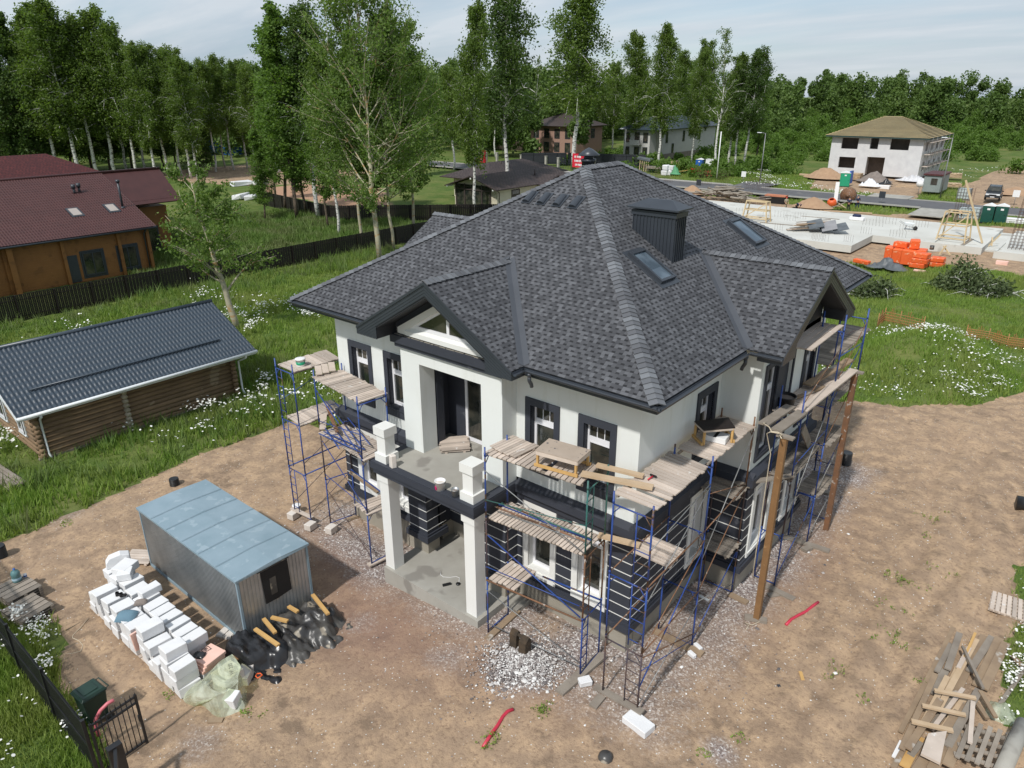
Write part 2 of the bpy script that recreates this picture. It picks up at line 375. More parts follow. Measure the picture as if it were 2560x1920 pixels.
mp = nd(nt, 'ShaderNodeMapping'); mp.inputs['Scale'].default_value = (.55, 1.7, 1); mp.inputs['Rotation'].default_value = (0, 0, R(-38)); mp.inputs['Location'].default_value = (3.1, 1.2, 0); L(nt, cb.outputs[0], mp.inputs[0])
n1 = noise(nt, 1.1, 7, mp.outputs[0], .55); n2 = noise(nt, .38, 3, mp.outputs[0], .5)
cm = ramp(nt, math_(nt, 'MULTIPLY_ADD', n2, .6, math_(nt, 'MULTIPLY', n1, .5)), [(.40, (.75, .75, .75)), (.55, (.92, .92, .92)), (.68, (1, 1, 1))])
shade = mixc(nt, ramp(nt, n1, [(.38, (0, 0, 0)), (.62, (1, 1, 1))]), (2.2, 2.7, 3.25), (3.4, 3.7, 4.05))
L(nt, mixc(nt, cm, sky.outputs[0], shade), bg.inputs[0])
sd = bpy.data.lights.new('sun', 'SUN'); sd.energy = 2.9; sd.angle = R(2.5); sd.color = (1, .97, .92)
so = bpy.data.objects.new('sun', sd); COL.objects.link(so); so.rotation_euler = SUNV.to_track_quat('Z', 'Y').to_euler()
SC.view_settings.view_transform = 'Standard'; SC.view_settings.look = 'None'; SC.view_settings.gamma = 1; SC.view_settings.exposure = .30
SC.cycles.max_bounces = 6; SC.cycles.transparent_max_bounces = 12; SC.cycles.caustics_reflective = False; SC.cycles.caustics_refractive = False
# ------------------------------------------------------------------ ground
FU = 1.15732
def GF(pts): return [tuple(G(x*FU, y*FU)[:2]) for x, y in pts]
def inside(X, Y, poly):
    r = np.zeros(X.shape, bool); n = len(poly)
    for i in range(n):
        x0, y0 = poly[i]; x1, y1 = poly[(i+1) % n]
        if y0 == y1: continue
        c = ((y0 > Y) != (y1 > Y)) & (X < (x1-x0)*(Y-y0)/(y1-y0)+x0); r ^= c
    return r
yard_left = GF([(0, 1165), (85, 1140), (200, 1090), (290, 1045), (370, 1010), (470, 968), (560, 935), (640, 905)])
yard = [(-26, -9.9)] + yard_left + [(-13.4, 3.5), (-13.4, 19), (-3, 20.5), (-.4, 22.6), (1.9, 23.4), (3.9, 25.8), (5.8, 29.3), (8, 33.5), (30, 60), (40, 20), (40, -40), (-7.4, -40), (-7.5, -11.2)] + GF([(255, 1659), (205, 1590), (165, 1520), (128, 1455), (150, 1395), (120, 1352), (55, 1335), (0, 1318)])[0:] + [(-26, -11)]
def vpx(x, y): return (2200+x*.30151, 1420+y*.30151)
rg = [tuple(G(*vpx(*p))[:2]) for p in ((1110, -60), (1060, 60), (1075, 150), (1110, 260), (1100, 440), (1060, 620), (1090, 760), (1010, 900), (1060, 1050), (980, 1150), (1010, 1300), (1194, 1330))] + [(9.9, 3.2), (40, 3), (40, 18), (9.6, 13)]
farsoil = [(-44, 59), (-15, 55.5), (-9.5, 57.6), (-2, 60), (16, 58.5), (24, 62), (24, 84), (-2, 86), (-6, 84.5), (-9.5, 84), (-9.5, 94.5), (-13, 94.5), (-15.5, 88.5), (-24, 89.2), (-36, 90.5), (-48, 92.5), (-60, 90), (-58, 70)]
yard2 = [(-38, 127), (-33, 110), (-22, 109), (-21.5, 103), (-16.5, 103), (-17, 109), (-18, 120), (-20, 131), (-22, 150), (-40, 150)]
soilr = [tuple(G(1700+x*.38879, y*.38879)[:2]) for x, y in ((1830, 1290), (1800, 1210), (1950, 1130), (2100, 1080), (2212, 1040))] + [(60, 190), (70, 104), (-2, 103.5), (-9.5, 103.5)]
def mpx(x, y): return (440+x*.23508, 260+y*.23508)
sandl = [tuple(G(*mpx(*p))[:2]) for p in ((930, 890), (1300, 850), (1700, 860), (2140, 860), (2300, 1090), (1760, 1110), (1460, 1030), (930, 965))]
sandl2 = [tuple(G(*mpx(*p))[:2]) for p in ((-200, 720), (800, 640), (1500, 560), (2212, 700), (1300, 850), (860, 870), (0, 830))]
def grass_at(X, Y, warp=True):
    X = np.asarray(X, float); Y = np.asarray(Y, float)
    a = .9*(fbm(X, Y, 2.2, 5)-.5); b = .9*(fbm(X, Y, 2.2, 9)-.5)
    far = np.where(Y > 45, 2.2, 1.)
    x = X+a*far; y = Y+b*far
    bare = inside(x, y, yard) & ~inside(x, y, rg)
    for p in (farsoil, yard2, soilr, sandl, sandl2): bare |= inside(x, y, p)
    bare |= inside(x, y, [(-62, 2), (-58.7, 2), (-58.7, -8), (-62, -8)])
    return 1.-bare
def lines(a, parts):
    r = [a]
    for b, st in parts: r += list(np.linspace(r[-1], b, max(1, int(round((b-r[-1])/st))))) [1:] if True else []
    return np.array(r)
def axis(parts):
    out = []
    for a, b, st in parts: out += list(np.linspace(a, b, max(2, int(round((b-a)/st))), endpoint=False))
    return np.array(out+[parts[-1][1]])
gx = axis([(-1500, -300, 120), (-300, -110, 4), (-110, -56, 1.), (-56, -22, .3), (-22, 10, .14), (10, 60, 1.2), (60, 300, 12), (300, 1500, 120)])
gy = axis([(-600, -60, 60), (-60, -15, 2.5), (-15, 18, .14), (18, 50, .3), (50, 125, .8), (125, 320, 4), (320, 1500, 120)])
GX, GY = np.meshgrid(gx, gy); nx, ny = len(gx), len(gy)
Z = gz(GX, GY); gr = grass_at(GX, GY)
near = (np.abs(GX) < 60) & (GY < 55)
Z = Z + np.where(near, .17*(fbm(GX, GY, 2.4, 3, 4)-.5) + .075*(fbm(GX, GY, .5, 31, 2)-.5), 0)*np.where(GY < 20, 1, 1.5)
# wheel ruts on the right of the house
for rx in (5.4, 6.9, 4.2):
    dx = np.abs(GX-(rx+.8*np.sin(GY*.16)+.25*np.sin(GY*.7))); Z -= np.where((GY > 1) & (GY < 22) & (1-gr > .5), .09*np.exp(-(dx/.22)**2)-.05*np.exp(-((dx-.42)/.2)**2), 0)
Z = np.where((GX > -9.2) & (GX < 1.4) & (GY > -2.0) & (GY < 15), np.minimum(Z, gz(GX, GY)+.0), Z)
dh = np.maximum(np.maximum(-12.1-GX, GX-1.2), np.maximum(-1.2-GY, GY-14.5)); gravel = np.clip(1.2-np.maximum(dh, 0)/2.0, 0, 1)*(.30+.85*fbm(GX, GY, 1.1, 41))
hp = G(1310, 1665); gravel = np.maximum(gravel, 1.25*np.exp(-((GX-hp.x)**2+(GY-hp.y)**2)/1.1))
for px, py, r_, s_ in ((1800, 1880, .5, .9), (1250, 1500, .9, .9), (1120, 1640, .9, .6), (900, 1560, .8, .5), (500, 1860, 1., .5), (160, 1290, 1.5, .45)):
    q = G(px, py); gravel = np.maximum(gravel, s_*np.exp(-((GX-q.x)**2+(GY-q.y)**2)/(r_*r_)))
red = np.exp(-(((GX+6.3)/3.2)**2+((GY+3.6)/1.9)**2)) + .8*np.exp(-(((GX+10.2)/2.2)**2+((GY+1.9)/1.3)**2))+.5*np.exp(-(((GX+1.5)/2.2)**2+((GY+2.6)/1.)**2)) + .5*np.exp(-(((GX-2.2)/1.2)**2+((GY-7)/5.)**2))
farz = np.where(GY > 50, 1., 0)
sand = np.maximum(inside(GX, GY, sandl)*1., 0)
V = np.stack([GX.ravel(), GY.ravel(), Z.ravel()], 1)
I = np.arange(nx*ny).reshape(ny, nx); F = np.stack([I[:-1, :-1].ravel(), I[:-1, 1:].ravel(), I[1:, 1:].ravel(), I[1:, :-1].ravel()], 1)
m, nt, bs = newmat('ground')
at = lambda n: nd(nt, 'ShaderNodeAttribute', attribute_name=n).outputs['Fac']
nA = noise(nt, .35, 5); nB = noise(nt, 1.6, 6, rough=.65); nC = noise(nt, 9, 5, rough=.7); nD = noise(nt, 34, 3)
d = mixc(nt, ramp(nt, nA, [(.35, (0, 0, 0)), (.65, (1, 1, 1))]), (.37, .265, .18), (.28, .20, .138))
d = mixc(nt, ramp(nt, nB, [(.42, (0, 0, 0)), (.62, (1, 1, 1))]), d, (.46, .325, .21))
d = mixc(nt, ramp(nt, noise(nt, .9, 6, rough=.7), [(.56, (0, 0, 0)), (.66, (.75, .75, .75))]), d, (.185, .135, .095))
d = mixc(nt, ramp(nt, nC, [(.35, (.7, .7, .7)), (.5, (0, 0, 0))]), d, (.21, .145, .10))
d = mixc(nt, math_(nt, 'MULTIPLY', at('red'), .6), d, mixc(nt, nC, (.27, .145, .115), (.22, .15, .125)))
d = mixc(nt, at('sand'), d, (.40, .245, .16))
gf = math_(nt, 'MULTIPLY_ADD', at('gravel'), 1.5, math_(nt, 'MULTIPLY_ADD', nC, 1.3, -1.05)); gf = math_(nt, 'MINIMUM', math_(nt, 'MAXIMUM', gf, 0), .93)
vor = nd(nt, 'ShaderNodeTexVoronoi', i_Scale=24., feature='F1'); tc = nd(nt, 'ShaderNodeTexCoord'); L(nt, tc.outputs['Object'], vor.inputs['Vector'])
vs = nd(nt, 'ShaderNodeSeparateColor'); L(nt, vor.outputs['Color'], vs.inputs[0])
gcol = ramp(nt, vs.outputs[0], [(0, (.12, .10, .10)), (.4, (.25, .205, .19)), (.75, (.34, .295, .28)), (.93, (.62, .60, .58))])
d = mixc(nt, gf, d, gcol)
v2 = nd(nt, 'ShaderNodeTexVoronoi', i_Scale=15.); L(nt, tc.outputs['Object'], v2.inputs['Vector']); s2 = nd(nt, 'ShaderNodeSeparateColor'); L(nt, v2.outputs['Color'], s2.inputs[0])
chip = math_(nt, 'MULTIPLY', math_(nt, 'GREATER_THAN', s2.outputs[1], .94), math_(nt, 'LESS_THAN', v2.outputs['Distance'], .26))
d = mixc(nt, math_(nt, 'MULTIPLY', chip, math_(nt, 'SUBTRACT', 1, at('far'))), d, (.62, .60, .56))
g = mixc(nt, nB, (.07, .12, .024), (.115, .17, .038)); g = mixc(nt, ramp(nt, nA, [(.45, (0, 0, 0)), (.65, (1, 1, 1))]), g, (.15, .18, .05))
g = mixc(nt, ramp(nt, nC, [(.4, (.55, .55, .55)), (.6, (0, 0, 0))]), g, (.05, .09, .02))
g = mixc(nt, ramp(nt, noise(nt, .11, 5, rough=.65), [(.45, (0, 0, 0)), (.7, (.8, .8, .8))]), g, (.19, .19, .07)); g = mixc(nt, ramp(nt, noise(nt, .3, 5, rough=.7), [(.55, (0, 0, 0)), (.68, (.8, .8, .8))]), g, (.05, .095, .022))
ga = math_(nt, 'ADD', at('grass'), math_(nt, 'MULTIPLY_ADD', nB, 1.1, -.55))
c = mixc(nt, ramp(nt, ga, [(.42, (0, 0, 0)), (.58, (1, 1, 1))]), d, g)
setin(nt, bs, 'Base Color', c); bs.inputs['Roughness'].default_value = .95; bs.inputs['Specular IOR Level'].default_value = .15
L(nt, bump(nt, math_(nt, 'ADD', math_(nt, 'MULTIPLY', nC, 1.), math_(nt, 'MULTIPLY', nD, .5)), .6, .05), bs.inputs['Normal'])
o = npmesh('ground', V, F, m, smooth=True, attrs=dict(grass=gr.ravel(), gravel=gravel.ravel(), red=np.clip(red, 0, 1).ravel(), sand=sand.ravel(), far=farz.ravel())); tag(o, kind='structure')
# ------------------------------------------------------------------ roads
mb = MB(); mb.add([(-140, 95.2, .03), (60, 95.2, .03), (60, 102.4, .03), (-140, 102.4, .03)], [(0, 1, 2, 3)])
mb.add([(-43, 102.41, .026), (-38.2, 102.41, .026), (-37.6, 109, .026), (-43.4, 109, .026)], [(0, 1, 2, 3)])
tag(mb.build('road', asphalt), kind='structure')
mb = MB()
for a, b in ((-140, -13.5), (-9.4, 60)): mb.bx(a, b, 95.0, 95.2, -.05, .14)
for a, b in ((-140, -43), (-38.2, -22.5), (-16.6, -9.5), (-1.5, 60)): mb.bx(a, b, 102.4, 102.6, -.05, .14)
tag(mb.build('kerb', kerbm), kind='structure')
mb = MB(); mb.bx(-85, -44, 102.65, 104.1, -.05, .05); mb.bx(-22.3, -16.8, 102.5, 106.5, -.05, .05); mb.bx(-13.4, -9.6, 88, 95.1, -.05, .045)
tag(mb.build('pavement', conc), kind='structure')
# ------------------------------------------------------------------ the white house with the shingle roof
H = thing('house', 'large two storey white and charcoal house with grey shingle hip roof wrapped in scaffolding', 'house', (-6, 6, 0))
He, OV, SL = 8.11, .872, .5954; WX = -12.26; DY = 14.33; HW = 7.0
def wall(mb, ax, plane, t, u0, u1, z0, z1, holes=()):
    us = sorted({u0, u1, *[h[0] for h in holes], *[h[1] for h in holes]})
    us = [u for u in us if u0 <= u <= u1]
    for a, b in zip(us, us[1:]):
        mid = (a+b)/2; hs = sorted([(h[2], h[3]) for h in holes if h[0] < mid < h[1]]); z = z0
        for ha, hb in hs+[(z1, z1)]:
            if ha > z+1e-4:
                if ax == 'f': mb.bx(a, b, plane, plane+t, z, ha)
                else: mb.bx(plane-t, plane, a, b, z, ha)
            z = max(z, hb)
    return mb
def P3(ax, plane, u, d, z): return (u, plane+d, z) if ax == 'f' else (plane-d, u, z)
def bx3(mb, ax, plane, u0, u1, d0, d1, z0, z1):
    a = P3(ax, plane, u0, d0, z0); b = P3(ax, plane, u1, d1, z1); return mb.bx(a[0], b[0], a[1], b[1], z0, z1)
def window(parent, ax, plane, u0, u1, z0, z1, depth=.15, zt=None, cols=0, sur=None, surmat=None, surw=(.17, .2, .3), sill=True, fw=.06, split=0, framemat=None, gl=None, name='window'):
    """opening u0..u1 x z0..z1; zt height of the transom; sur = (u0,u1,z0,z1) of the raised surround"""
    mb = MB(); d0, d1 = depth, depth+.07
    bx3(mb, ax, plane, u0, u0+fw, d0, d1, z0, z1); bx3(mb, ax, plane, u1-fw, u1, d0, d1, z0, z1)
    bx3(mb, ax, plane, u0+fw, u1-fw, d0, d1, z0, z0+fw+.02); bx3(mb, ax, plane, u0+fw, u1-fw, d0, d1, z1-fw, z1)
    if zt:
        bx3(mb, ax, plane, u0+fw, u1-fw, d0, d1, zt-.06, zt+.07)
        for i in range(1, cols):
            u = u0+fw+(u1-u0-2*fw)*i/cols; bx3(mb, ax, plane, u-.011, u+.011, d0+.02, d0+.04, zt+.07, z1-fw)
        iw = fw*.6   # sash frame of the lower light
        bx3(mb, ax, plane, u0+fw+.005, u0+fw+iw, d0-.012, d1-.02, z0+fw+.025, zt-.065); bx3(mb, ax, plane, u1-fw-iw, u1-fw-.005, d0-.012, d1-.02, z0+fw+.025, zt-.065)
        bx3(mb, ax, plane, u0+fw+iw, u1-fw-iw, d0-.012, d1-.02, z0+fw+.025, z0+fw+.025+iw); bx3(mb, ax, plane, u0+fw+iw, u1-fw-iw, d0-.012, d1-.02, zt-.065-iw, zt-.065)
    for i in range(split):
        u = u0+(u1-u0)*(i+1)/(split+1); bx3(mb, ax, plane, u-.04, u+.04, d0, d1, z0+fw+.02, (zt-.06) if zt else z1-fw)
    fr = mb.build(name, framemat or pvc, parent)
    g = MB(); bx3(g, ax, plane, u0+.02, u1-.02, d0+.035, d0+.05, z0+.02, z1-.02); g.build('pane', gl or glass, fr)
    if sur:
        s = MB(); a, b, c, d = sur; e = .045
        bx3(s, ax, plane, a, u0, -e, .02, c, d); bx3(s, ax, plane, u1, b, -e, .02, c, d)
        bx3(s, ax, plane, u0, u1, -e, .02, z1, d); bx3(s, ax, plane, u0, u1, -e, .02, c, z0)
        bx3(s, ax, plane, u0-.0, u1+.0, -e+.003, depth, z0-.02, z0+.012)
        if sill: bx3(s, ax, plane, a+.02, b-.02, -e-.035, -e, z0-.09, z0-.05)
        # reveals in the colour of the surround
        bx3(s, ax, plane, u0, u0+.012, .02, depth, z0+.012, z1); bx3(s, ax, plane, u1-.012, u1, .02, depth, z0+.012, z1); bx3(s, ax, plane, u0+.012, u1-.012, .02, depth, z1-.012, z1)
        s.build('surround', surmat, fr)
    return fr
# --- upper walls
UW = [(-11.35, -10.16), (-9.54, -8.36), (-3.6, -2.43), (-1.82, -.65)]
upo = [(a+.18, b-.18, 4.95, 6.62) for a, b in UW]
mb = MB()
wall(mb, 'f', 0, .35, -12.0, -.35, 4.2, 7.9, upo+[(-7.6, -4.3, 4.2, 7.07)])
wall(mb, 'r', 0, .35, 0, 4.56, 4.2, 7.9, [(3.23, 4.1, 4.95, 6.65)])
wall(mb, 'r', 0, .35, 9.44, 13.7, 4.2, 7.9)
mb.bx(-12.0, -11.65, .35, 13.7, 4.2, 7.9); mb.bx(-11.65, -.35, 13.35, 13.7, 4.2, 7.9)
# right bay
wall(mb, 'f', 4.56, .3, 0, 1.15, 4.2, 7.9); mb.bx(0, 1.15, 9.14, 9.44, 4.2, 7.9)
wall(mb, 'r', 1.15, .3, 4.86, 9.14, 4.2, 7.9, [(4.95, 5.75, 4.6, 7.3), (8.1, 8.9, 4.6, 7.3), (6.25, 6.95, 4.4, 7.3)])
# front bay: two piers, lintel, cheeks
mb.bx(-8.0, -7.2, -.61, -.002, 4.1, 7.6); mb.bx(-4.72, -3.94, -.61, -.002, 4.1, 7.6); mb.bx(-7.2, -4.72, -.61, -.002, 7.07, 7.6)
mb.build('upper_wall', white, H)
mb = MB(); mb.bx(-7.7, -7.6, .352, 1.05, 4.1, 7.07); mb.bx(-7.6, -6.85, .95, 1.05, 4.1, 7.07); mb.bx(-5.05, -4.2, .95, 1.05, 4.1, 7.07)
mb.bx(-6.85, -5.05, .95, 1.05, 6.65, 7.07); mb.bx(-4.3, -4.2, .352, .95, 4.1, 7.07); mb.bx(-7.7, -4.2, .352, 1.05, 7.072, 7.15); mb.bx(-7.72, -7.6, 0.01, .352, 4.1, 7.06)
mb.bx(-7.598, -7.19, .06, .345, 4.105, 7.06)
mb.build('loggia_wall', char, H)
dr = window(H, 'f', .95, -6.85, -5.05, 4.12, 6.65, .0, None, fw=.1, split=1, name='balcony_door')
for a, b in UW: window(H, 'f', 0, a+.18, b-.18, 4.95, 6.62, .15, 6.13, 3, (a, b, 4.6, 6.83), char)
window(H, 'r', 0, 3.23, 4.1, 4.95, 6.65, .15, 6.13, 3, (3.05, 4.28, 4.6, 6.87), char)
window(H, 'r', 1.15, 4.95, 5.75, 4.6, 7.3, .1, 6.6, 2, (4.78, 5.9, 4.4, 7.45), char)
window(H, 'r', 1.15, 8.1, 8.9, 4.6, 7.3, .1, 6.6, 2, (7.95, 9.05, 4.4, 7.45), char)
mb = MB(); mb.bx(1.03, 1.06, 6.25, 6.95, 4.4, 7.3); bx3(mb, 'r', 1.15, 5.9, 6.25, -.045, 0, 4.4, 7.45); bx3(mb, 'r', 1.15, 6.95, 7.05, -.045, 0, 4.4, 7.45); mb.build('dark_panel', char, H)
# --- plinth and cladding
mb = MB(); mb.bx(-11.97, -7.75, .03, .4, -.5, .83); mb.bx(-4.3, -.02, .03, .4, -.3, .83); mb.bx(-.35, -.0, .4, 13.6, -.3, .83); mb.bx(0, 1.2, 4.52, 9.48, -.3, .83); mb.bx(-11.97, -11.6, .4, 13.6, -.5, .83); mb.bx(-11.6, -.35, 13.2, 13.6, -.5, .83)
mb.bx(-8.05, -7.35, -.5, .028, -.3, .83); mb.bx(-4.68, -3.92, -.56, .028, -.3, .83); mb.bx(-7.75, -4.3, .94, 1.2, -.2, .83); mb.bx(-7.75, -7.6, .4, .94, -.2, .83); mb.bx(-4.45, -4.3, .4, .94, -.2, .83)
mb.build('plinth', plinthm, H)
LW = [(-11.3, -10.1), (-9.5, -8.4), (-3.62, -2.41), (-1.84, -.68)]
lo = [(a+.2, b-.2, 1.36, 3.42) for a, b in LW]
mb = MB()
wall(mb, 'f', -.06, .4, -12.06, -7.75, .8, 3.72, lo); wall(mb, 'f', -.06, .4, -4.3, -.34, .8, 3.72, lo)
wall(mb, 'r', .06, .4, -.06, 4.45, .8, 3.72, [(3.35, 4.06, 1.3, 3.42)]); wall(mb, 'f', 4.45, .3, .06, 1.25, .8, 3.72)
wall(mb, 'r', 1.25, .3, 4.75, 9.55, .8, 3.72, [(5.1, 6.2, 1.3, 3.42), (7.8, 8.9, 1.3, 3.42)]); mb.bx(.06, .95, 9.25, 9.55, .8, 3.72)
mb.bx(-.34, .06, 9.55, 13.72, .8, 3.72); mb.bx(-12.06, -11.66, .34, 13.72, .8, 3.72); mb.bx(-11.66, -.34, 13.32, 13.72, .8, 3.72)
mb.bx(-8.12, -7.28, -.57, -.061, .8, 3.72); mb.bx(-4.75, -3.86, -.62, -.061, .8, 3.72)
mb.bx(-7.75, -7.62, .34, .9, .8, 3.72); mb.bx(-7.62, -6.4, .85, .93, .8, 3.72); mb.bx(-5.2, -4.43, .85, .93, .8, 3.72); mb.bx(-6.4, -5.2, .85, .93, 2.5, 3.72); mb.bx(-4.43, -4.3, .34, .93, .8, 3.72)
# base moulding
def skirt(m_, z0, z1, e):
    m_.bx(-12.06-e, -8.12-e, -.06-e, -.06, z0, z1); m_.bx(-8.12-e, -7.28+e, -.57-e, -.57, z0, z1); m_.bx(-8.12-e, -8.12, -.57, -.06, z0, z1); m_.bx(-7.28, -7.28+e, -.57, .3, z0, z1)
    m_.bx(-4.75-e, -3.86+e, -.62-e, -.62, z0, z1); m_.bx(-3.86, -3.86+e, -.62, -.06, z0, z1); m_.bx(-4.75-e, -4.75, -.62, .3, z0, z1)
    m_.bx(-3.86+e, .06+e, -.06-e, -.06, z0, z1); m_.bx(.06, .06+e, -.06, 4.45-e, z0, z1); m_.bx(.06, 1.25+e, 4.45-e, 4.45, z0, z1); m_.bx(1.25, 1.25+e, 4.45, 9.55, z0, z1); m_.bx(.06, .06+e, 9.55, 13.72, z0, z1)
skirt(mb, .77, .98, .10); skirt(mb, .982, 1.05, .05)
mb.mi = 1
GZ = [1.18, 1.54, 1.90, 2.26, 2.62, 2.98, 3.34]
for z in GZ:
    z0, z1 = z, z+.026; e = .006
    for a, b in ((-12.066, -11.3), (-10.1, -9.5), (-8.4, -8.12), (-3.86, -3.62), (-2.41, -1.84), (-.68, .066)): mb.bx(a, b, -.06-e, -.058, z0, z1)
    for a, b in ((-.058, 3.15), (4.26, 4.45)): mb.bx(.058, .06+e, a, b, z0, z1)
    mb.bx(.06+e, 1.256, 4.45-e, 4.452, z0, z1)
    for a, b in ((4.452, 4.9), (6.4, 7.6), (9.1, 9.55)): mb.bx(1.248, 1.25+e, a, b, z0, z1)
    mb.bx(-8.126, -7.274, -.57-e, -.568, z0, z1); mb.bx(-7.282, -7.28+e, -.568, .3, z0, z1); mb.bx(-8.12-e, -8.118, -.568, -.066, z0, z1)
    mb.bx(-4.756, -3.854, -.62-e, -.618, z0, z1); mb.bx(-3.862, -3.86+e, -.618, -.066, z0, z1); mb.bx(.058, .06+e, 9.6, 13.7, z0, z1)
    mb.bx(-7.62, -6.4, .85-e, .852, z0, z1); mb.bx(-5.2, -4.43, .85-e, .852, z0, z1)
mb.build('lower_cladding', [char, whitetrim], H)
for a, b in LW: window(H, 'f', -.06, a+.2, b-.2, 1.36, 3.42, .2, 3.0, 3, (a, b, 1.08, 3.63), whitetrim)
window(H, 'r', .06, 3.35, 4.06, 1.3, 3.42, .2, 2.9, 2, (3.15, 4.26, 1.05, 3.63), whitetrim)
window(H, 'r', 1.25, 5.1, 6.2, 1.3, 3.42, .2, 2.9, 2, (4.9, 6.4, 1.05, 3.63), whitetrim); window(H, 'r', 1.25, 7.8, 8.9, 1.3, 3.42, .2, 2.9, 2, (7.6, 9.1, 1.05, 3.63), whitetrim)
mb = MB(); mb.bx(-6.4, -5.2, .86, .9, .24, 2.5); dd = mb.build('front_door', blackm, H); mb = MB(); mb.cyl((-5.35, .8, 1.2), (-5.35, .8, 1.5), .015, n=6); mb.build('handle', galv, dd)
# --- cornice band between the storeys
cl_ = MB(); mb = MB()
def band(z0, z1, e):
    cl_.bx(-12.06-e, -8.1, -.06-e, .0, z0, z1); mb.bx(-3.84, .06+e, -.06-e, .0, z0, z1); mb.bx(.0, .06+e, .0, 4.45-e, z0, z1)
    mb.bx(.0, 1.25+e, 4.45-e, 4.56, z0, z1); mb.bx(1.15, 1.25+e, 4.56, 9.55+e, z0, z1); mb.bx(0, 1.15, 9.44, 9.55+e, z0, z1); mb.bx(0, .06+e, 9.55+e, 13.72+e, z0, z1)
band(3.60, 3.83, .05); band(3.832, 4.09, .15)
# sloped top
def slope(a, b, e=.15, mb=mb):
    (x0, y0), (x1, y1) = a, b; d = Vector((x1-x0, y1-y0, 0)).normalized(); n = Vector((d.y, -d.x, 0)); z0, z1 = 4.09, 4.21
    A = [Vector((x0, y0, 0)), Vector((x1, y1, 0))]; w_ = .06+e
    mb.add([A[0]+n*w_-d*0+Vector((0,0,z0)), A[1]+n*w_+Vector((0,0,z0)), A[1]+n*.002+Vector((0,0,z1)), A[0]+n*.002+Vector((0,0,z1)), A[0]+Vector((0,0,z0)), A[1]+Vector((0,0,z0))], [(0, 1, 2, 3), (0, 3, 4), (1, 5, 2), (0, 4, 5, 1)])
slope((-12.1, 0), (-8.1, 0), mb=cl_); slope((-3.84, 0), (.21, 0)); slope((0, -.21), (0, 4.5)); slope((0, 4.56), (1.36, 4.56)); slope((1.15, 4.35), (1.15, 9.6)); slope((0, 9.7), (0, 13.7))
mb.build('cornice', char, H); cl_.build('cornice', char, H)
# --- porch: slab, columns, balcony
mb = MB(); mb.bx(-7.97, -3.83, -1.92, .93, -.55, .23); mb.bx(-3.83, -3.35, -.7, .02, -.3, .12)
mb.build('porch_slab', conc, H)
for x in (-7.765, -4.165):
    mb = MB(); a = .205; y = -1.61
    mb.bx(x-a, x+a, y-a, y+a, .23, 3.42); mb.bx(x-a-.05, x+a+.05, y-a-.05, y+a+.05, 3.42, 3.68); mb.bx(x-a-.02, x+a+.02, y-a-.02, y+a+.02, 3.38, 3.42); mb.build('column', whitetrim, H)
mb = MB()
for z0, z1, e in ((3.70, 3.86, -.06), (3.862, 4.06, .0), (4.062, 4.1, -.015)): mb.bx(-8.15-e, -3.81+e, -1.99-e, -.01, z0, z1)
mb.mi = 1; mb.bx(-7.88, -4.08, -1.72, -.005, 4.06, 4.107); mb.bx(-7.6, -4.3, -.005, 1.04, 3.95, 4.107); mb.build('balcony', [char, conc], H)
for x in (-7.79, -4.19):
    mb = MB(); y = -1.6
    mb.bx(x-.255, x+.255, y-.255, y+.255, 4.101, 4.36); mb.bx(x-.19, x+.19, y-.19, y+.19, 4.36, 4.98); mb.bx(x-.25, x+.25, y-.25, y+.25, 4.98, 5.25); mb.build('balcony_post', whitetrim, H)
# --- roof
x0, x1, y0, y1 = WX-OV, OV, -OV, DY+OV; rx = (x0+x1)/2; hw = (x1-x0)/2; ry0, ry1, rz = y0+hw, y1-hw, He+SL*hw
gh = 3.03; gzr = He+SL*gh; gc, gyc = -6.0, 7.0
TH = .045
mb = MB()
mb.slabpoly([(x1, y0, He), (gc+gh, y0, He), (gc, y0+gh, gzr), (gc-gh, y0, He), (x0, y0, He), (rx, ry0, rz)], TH)
mb.slabpoly([(x1, y1, He), (x1, gyc+gh, He), (x1-gh, gyc, gzr), (x1, gyc-gh, He), (x1, y0, He), (rx, ry0, rz), (rx, ry1, rz)], TH)
mb.slabpoly([(x0, y0, He), (x0, gyc-gh, He), (x0+gh, gyc, gzr), (x0, gyc+gh, He), (x0, y1, He), (rx, ry1, rz), (rx, ry0, rz)], TH)
mb.slabpoly([(x0, y1, He), (x1, y1, He), (rx, ry1, rz)], TH)
GF_ = -1.37; GR = 1.86; GL = WX-1.86
for s in (-1, 1):
    mb.slabpoly([(gc+s*gh, GF_, He), (gc+s*gh, y0, He), (gc, y0+gh, gzr), (gc, GF_, gzr)], TH)
    mb.slabpoly([(GR, gyc+s*gh, He), (x1, gyc+s*gh, He), (x1-gh, gyc, gzr), (GR, gyc, gzr)], TH)
    mb.slabpoly([(GL, gyc+s*gh, He), (x0, gyc+s*gh, He), (x0+gh, gyc, gzr), (GL, gyc, gzr)], TH)
roof = mb.build('roof', shingle, H)
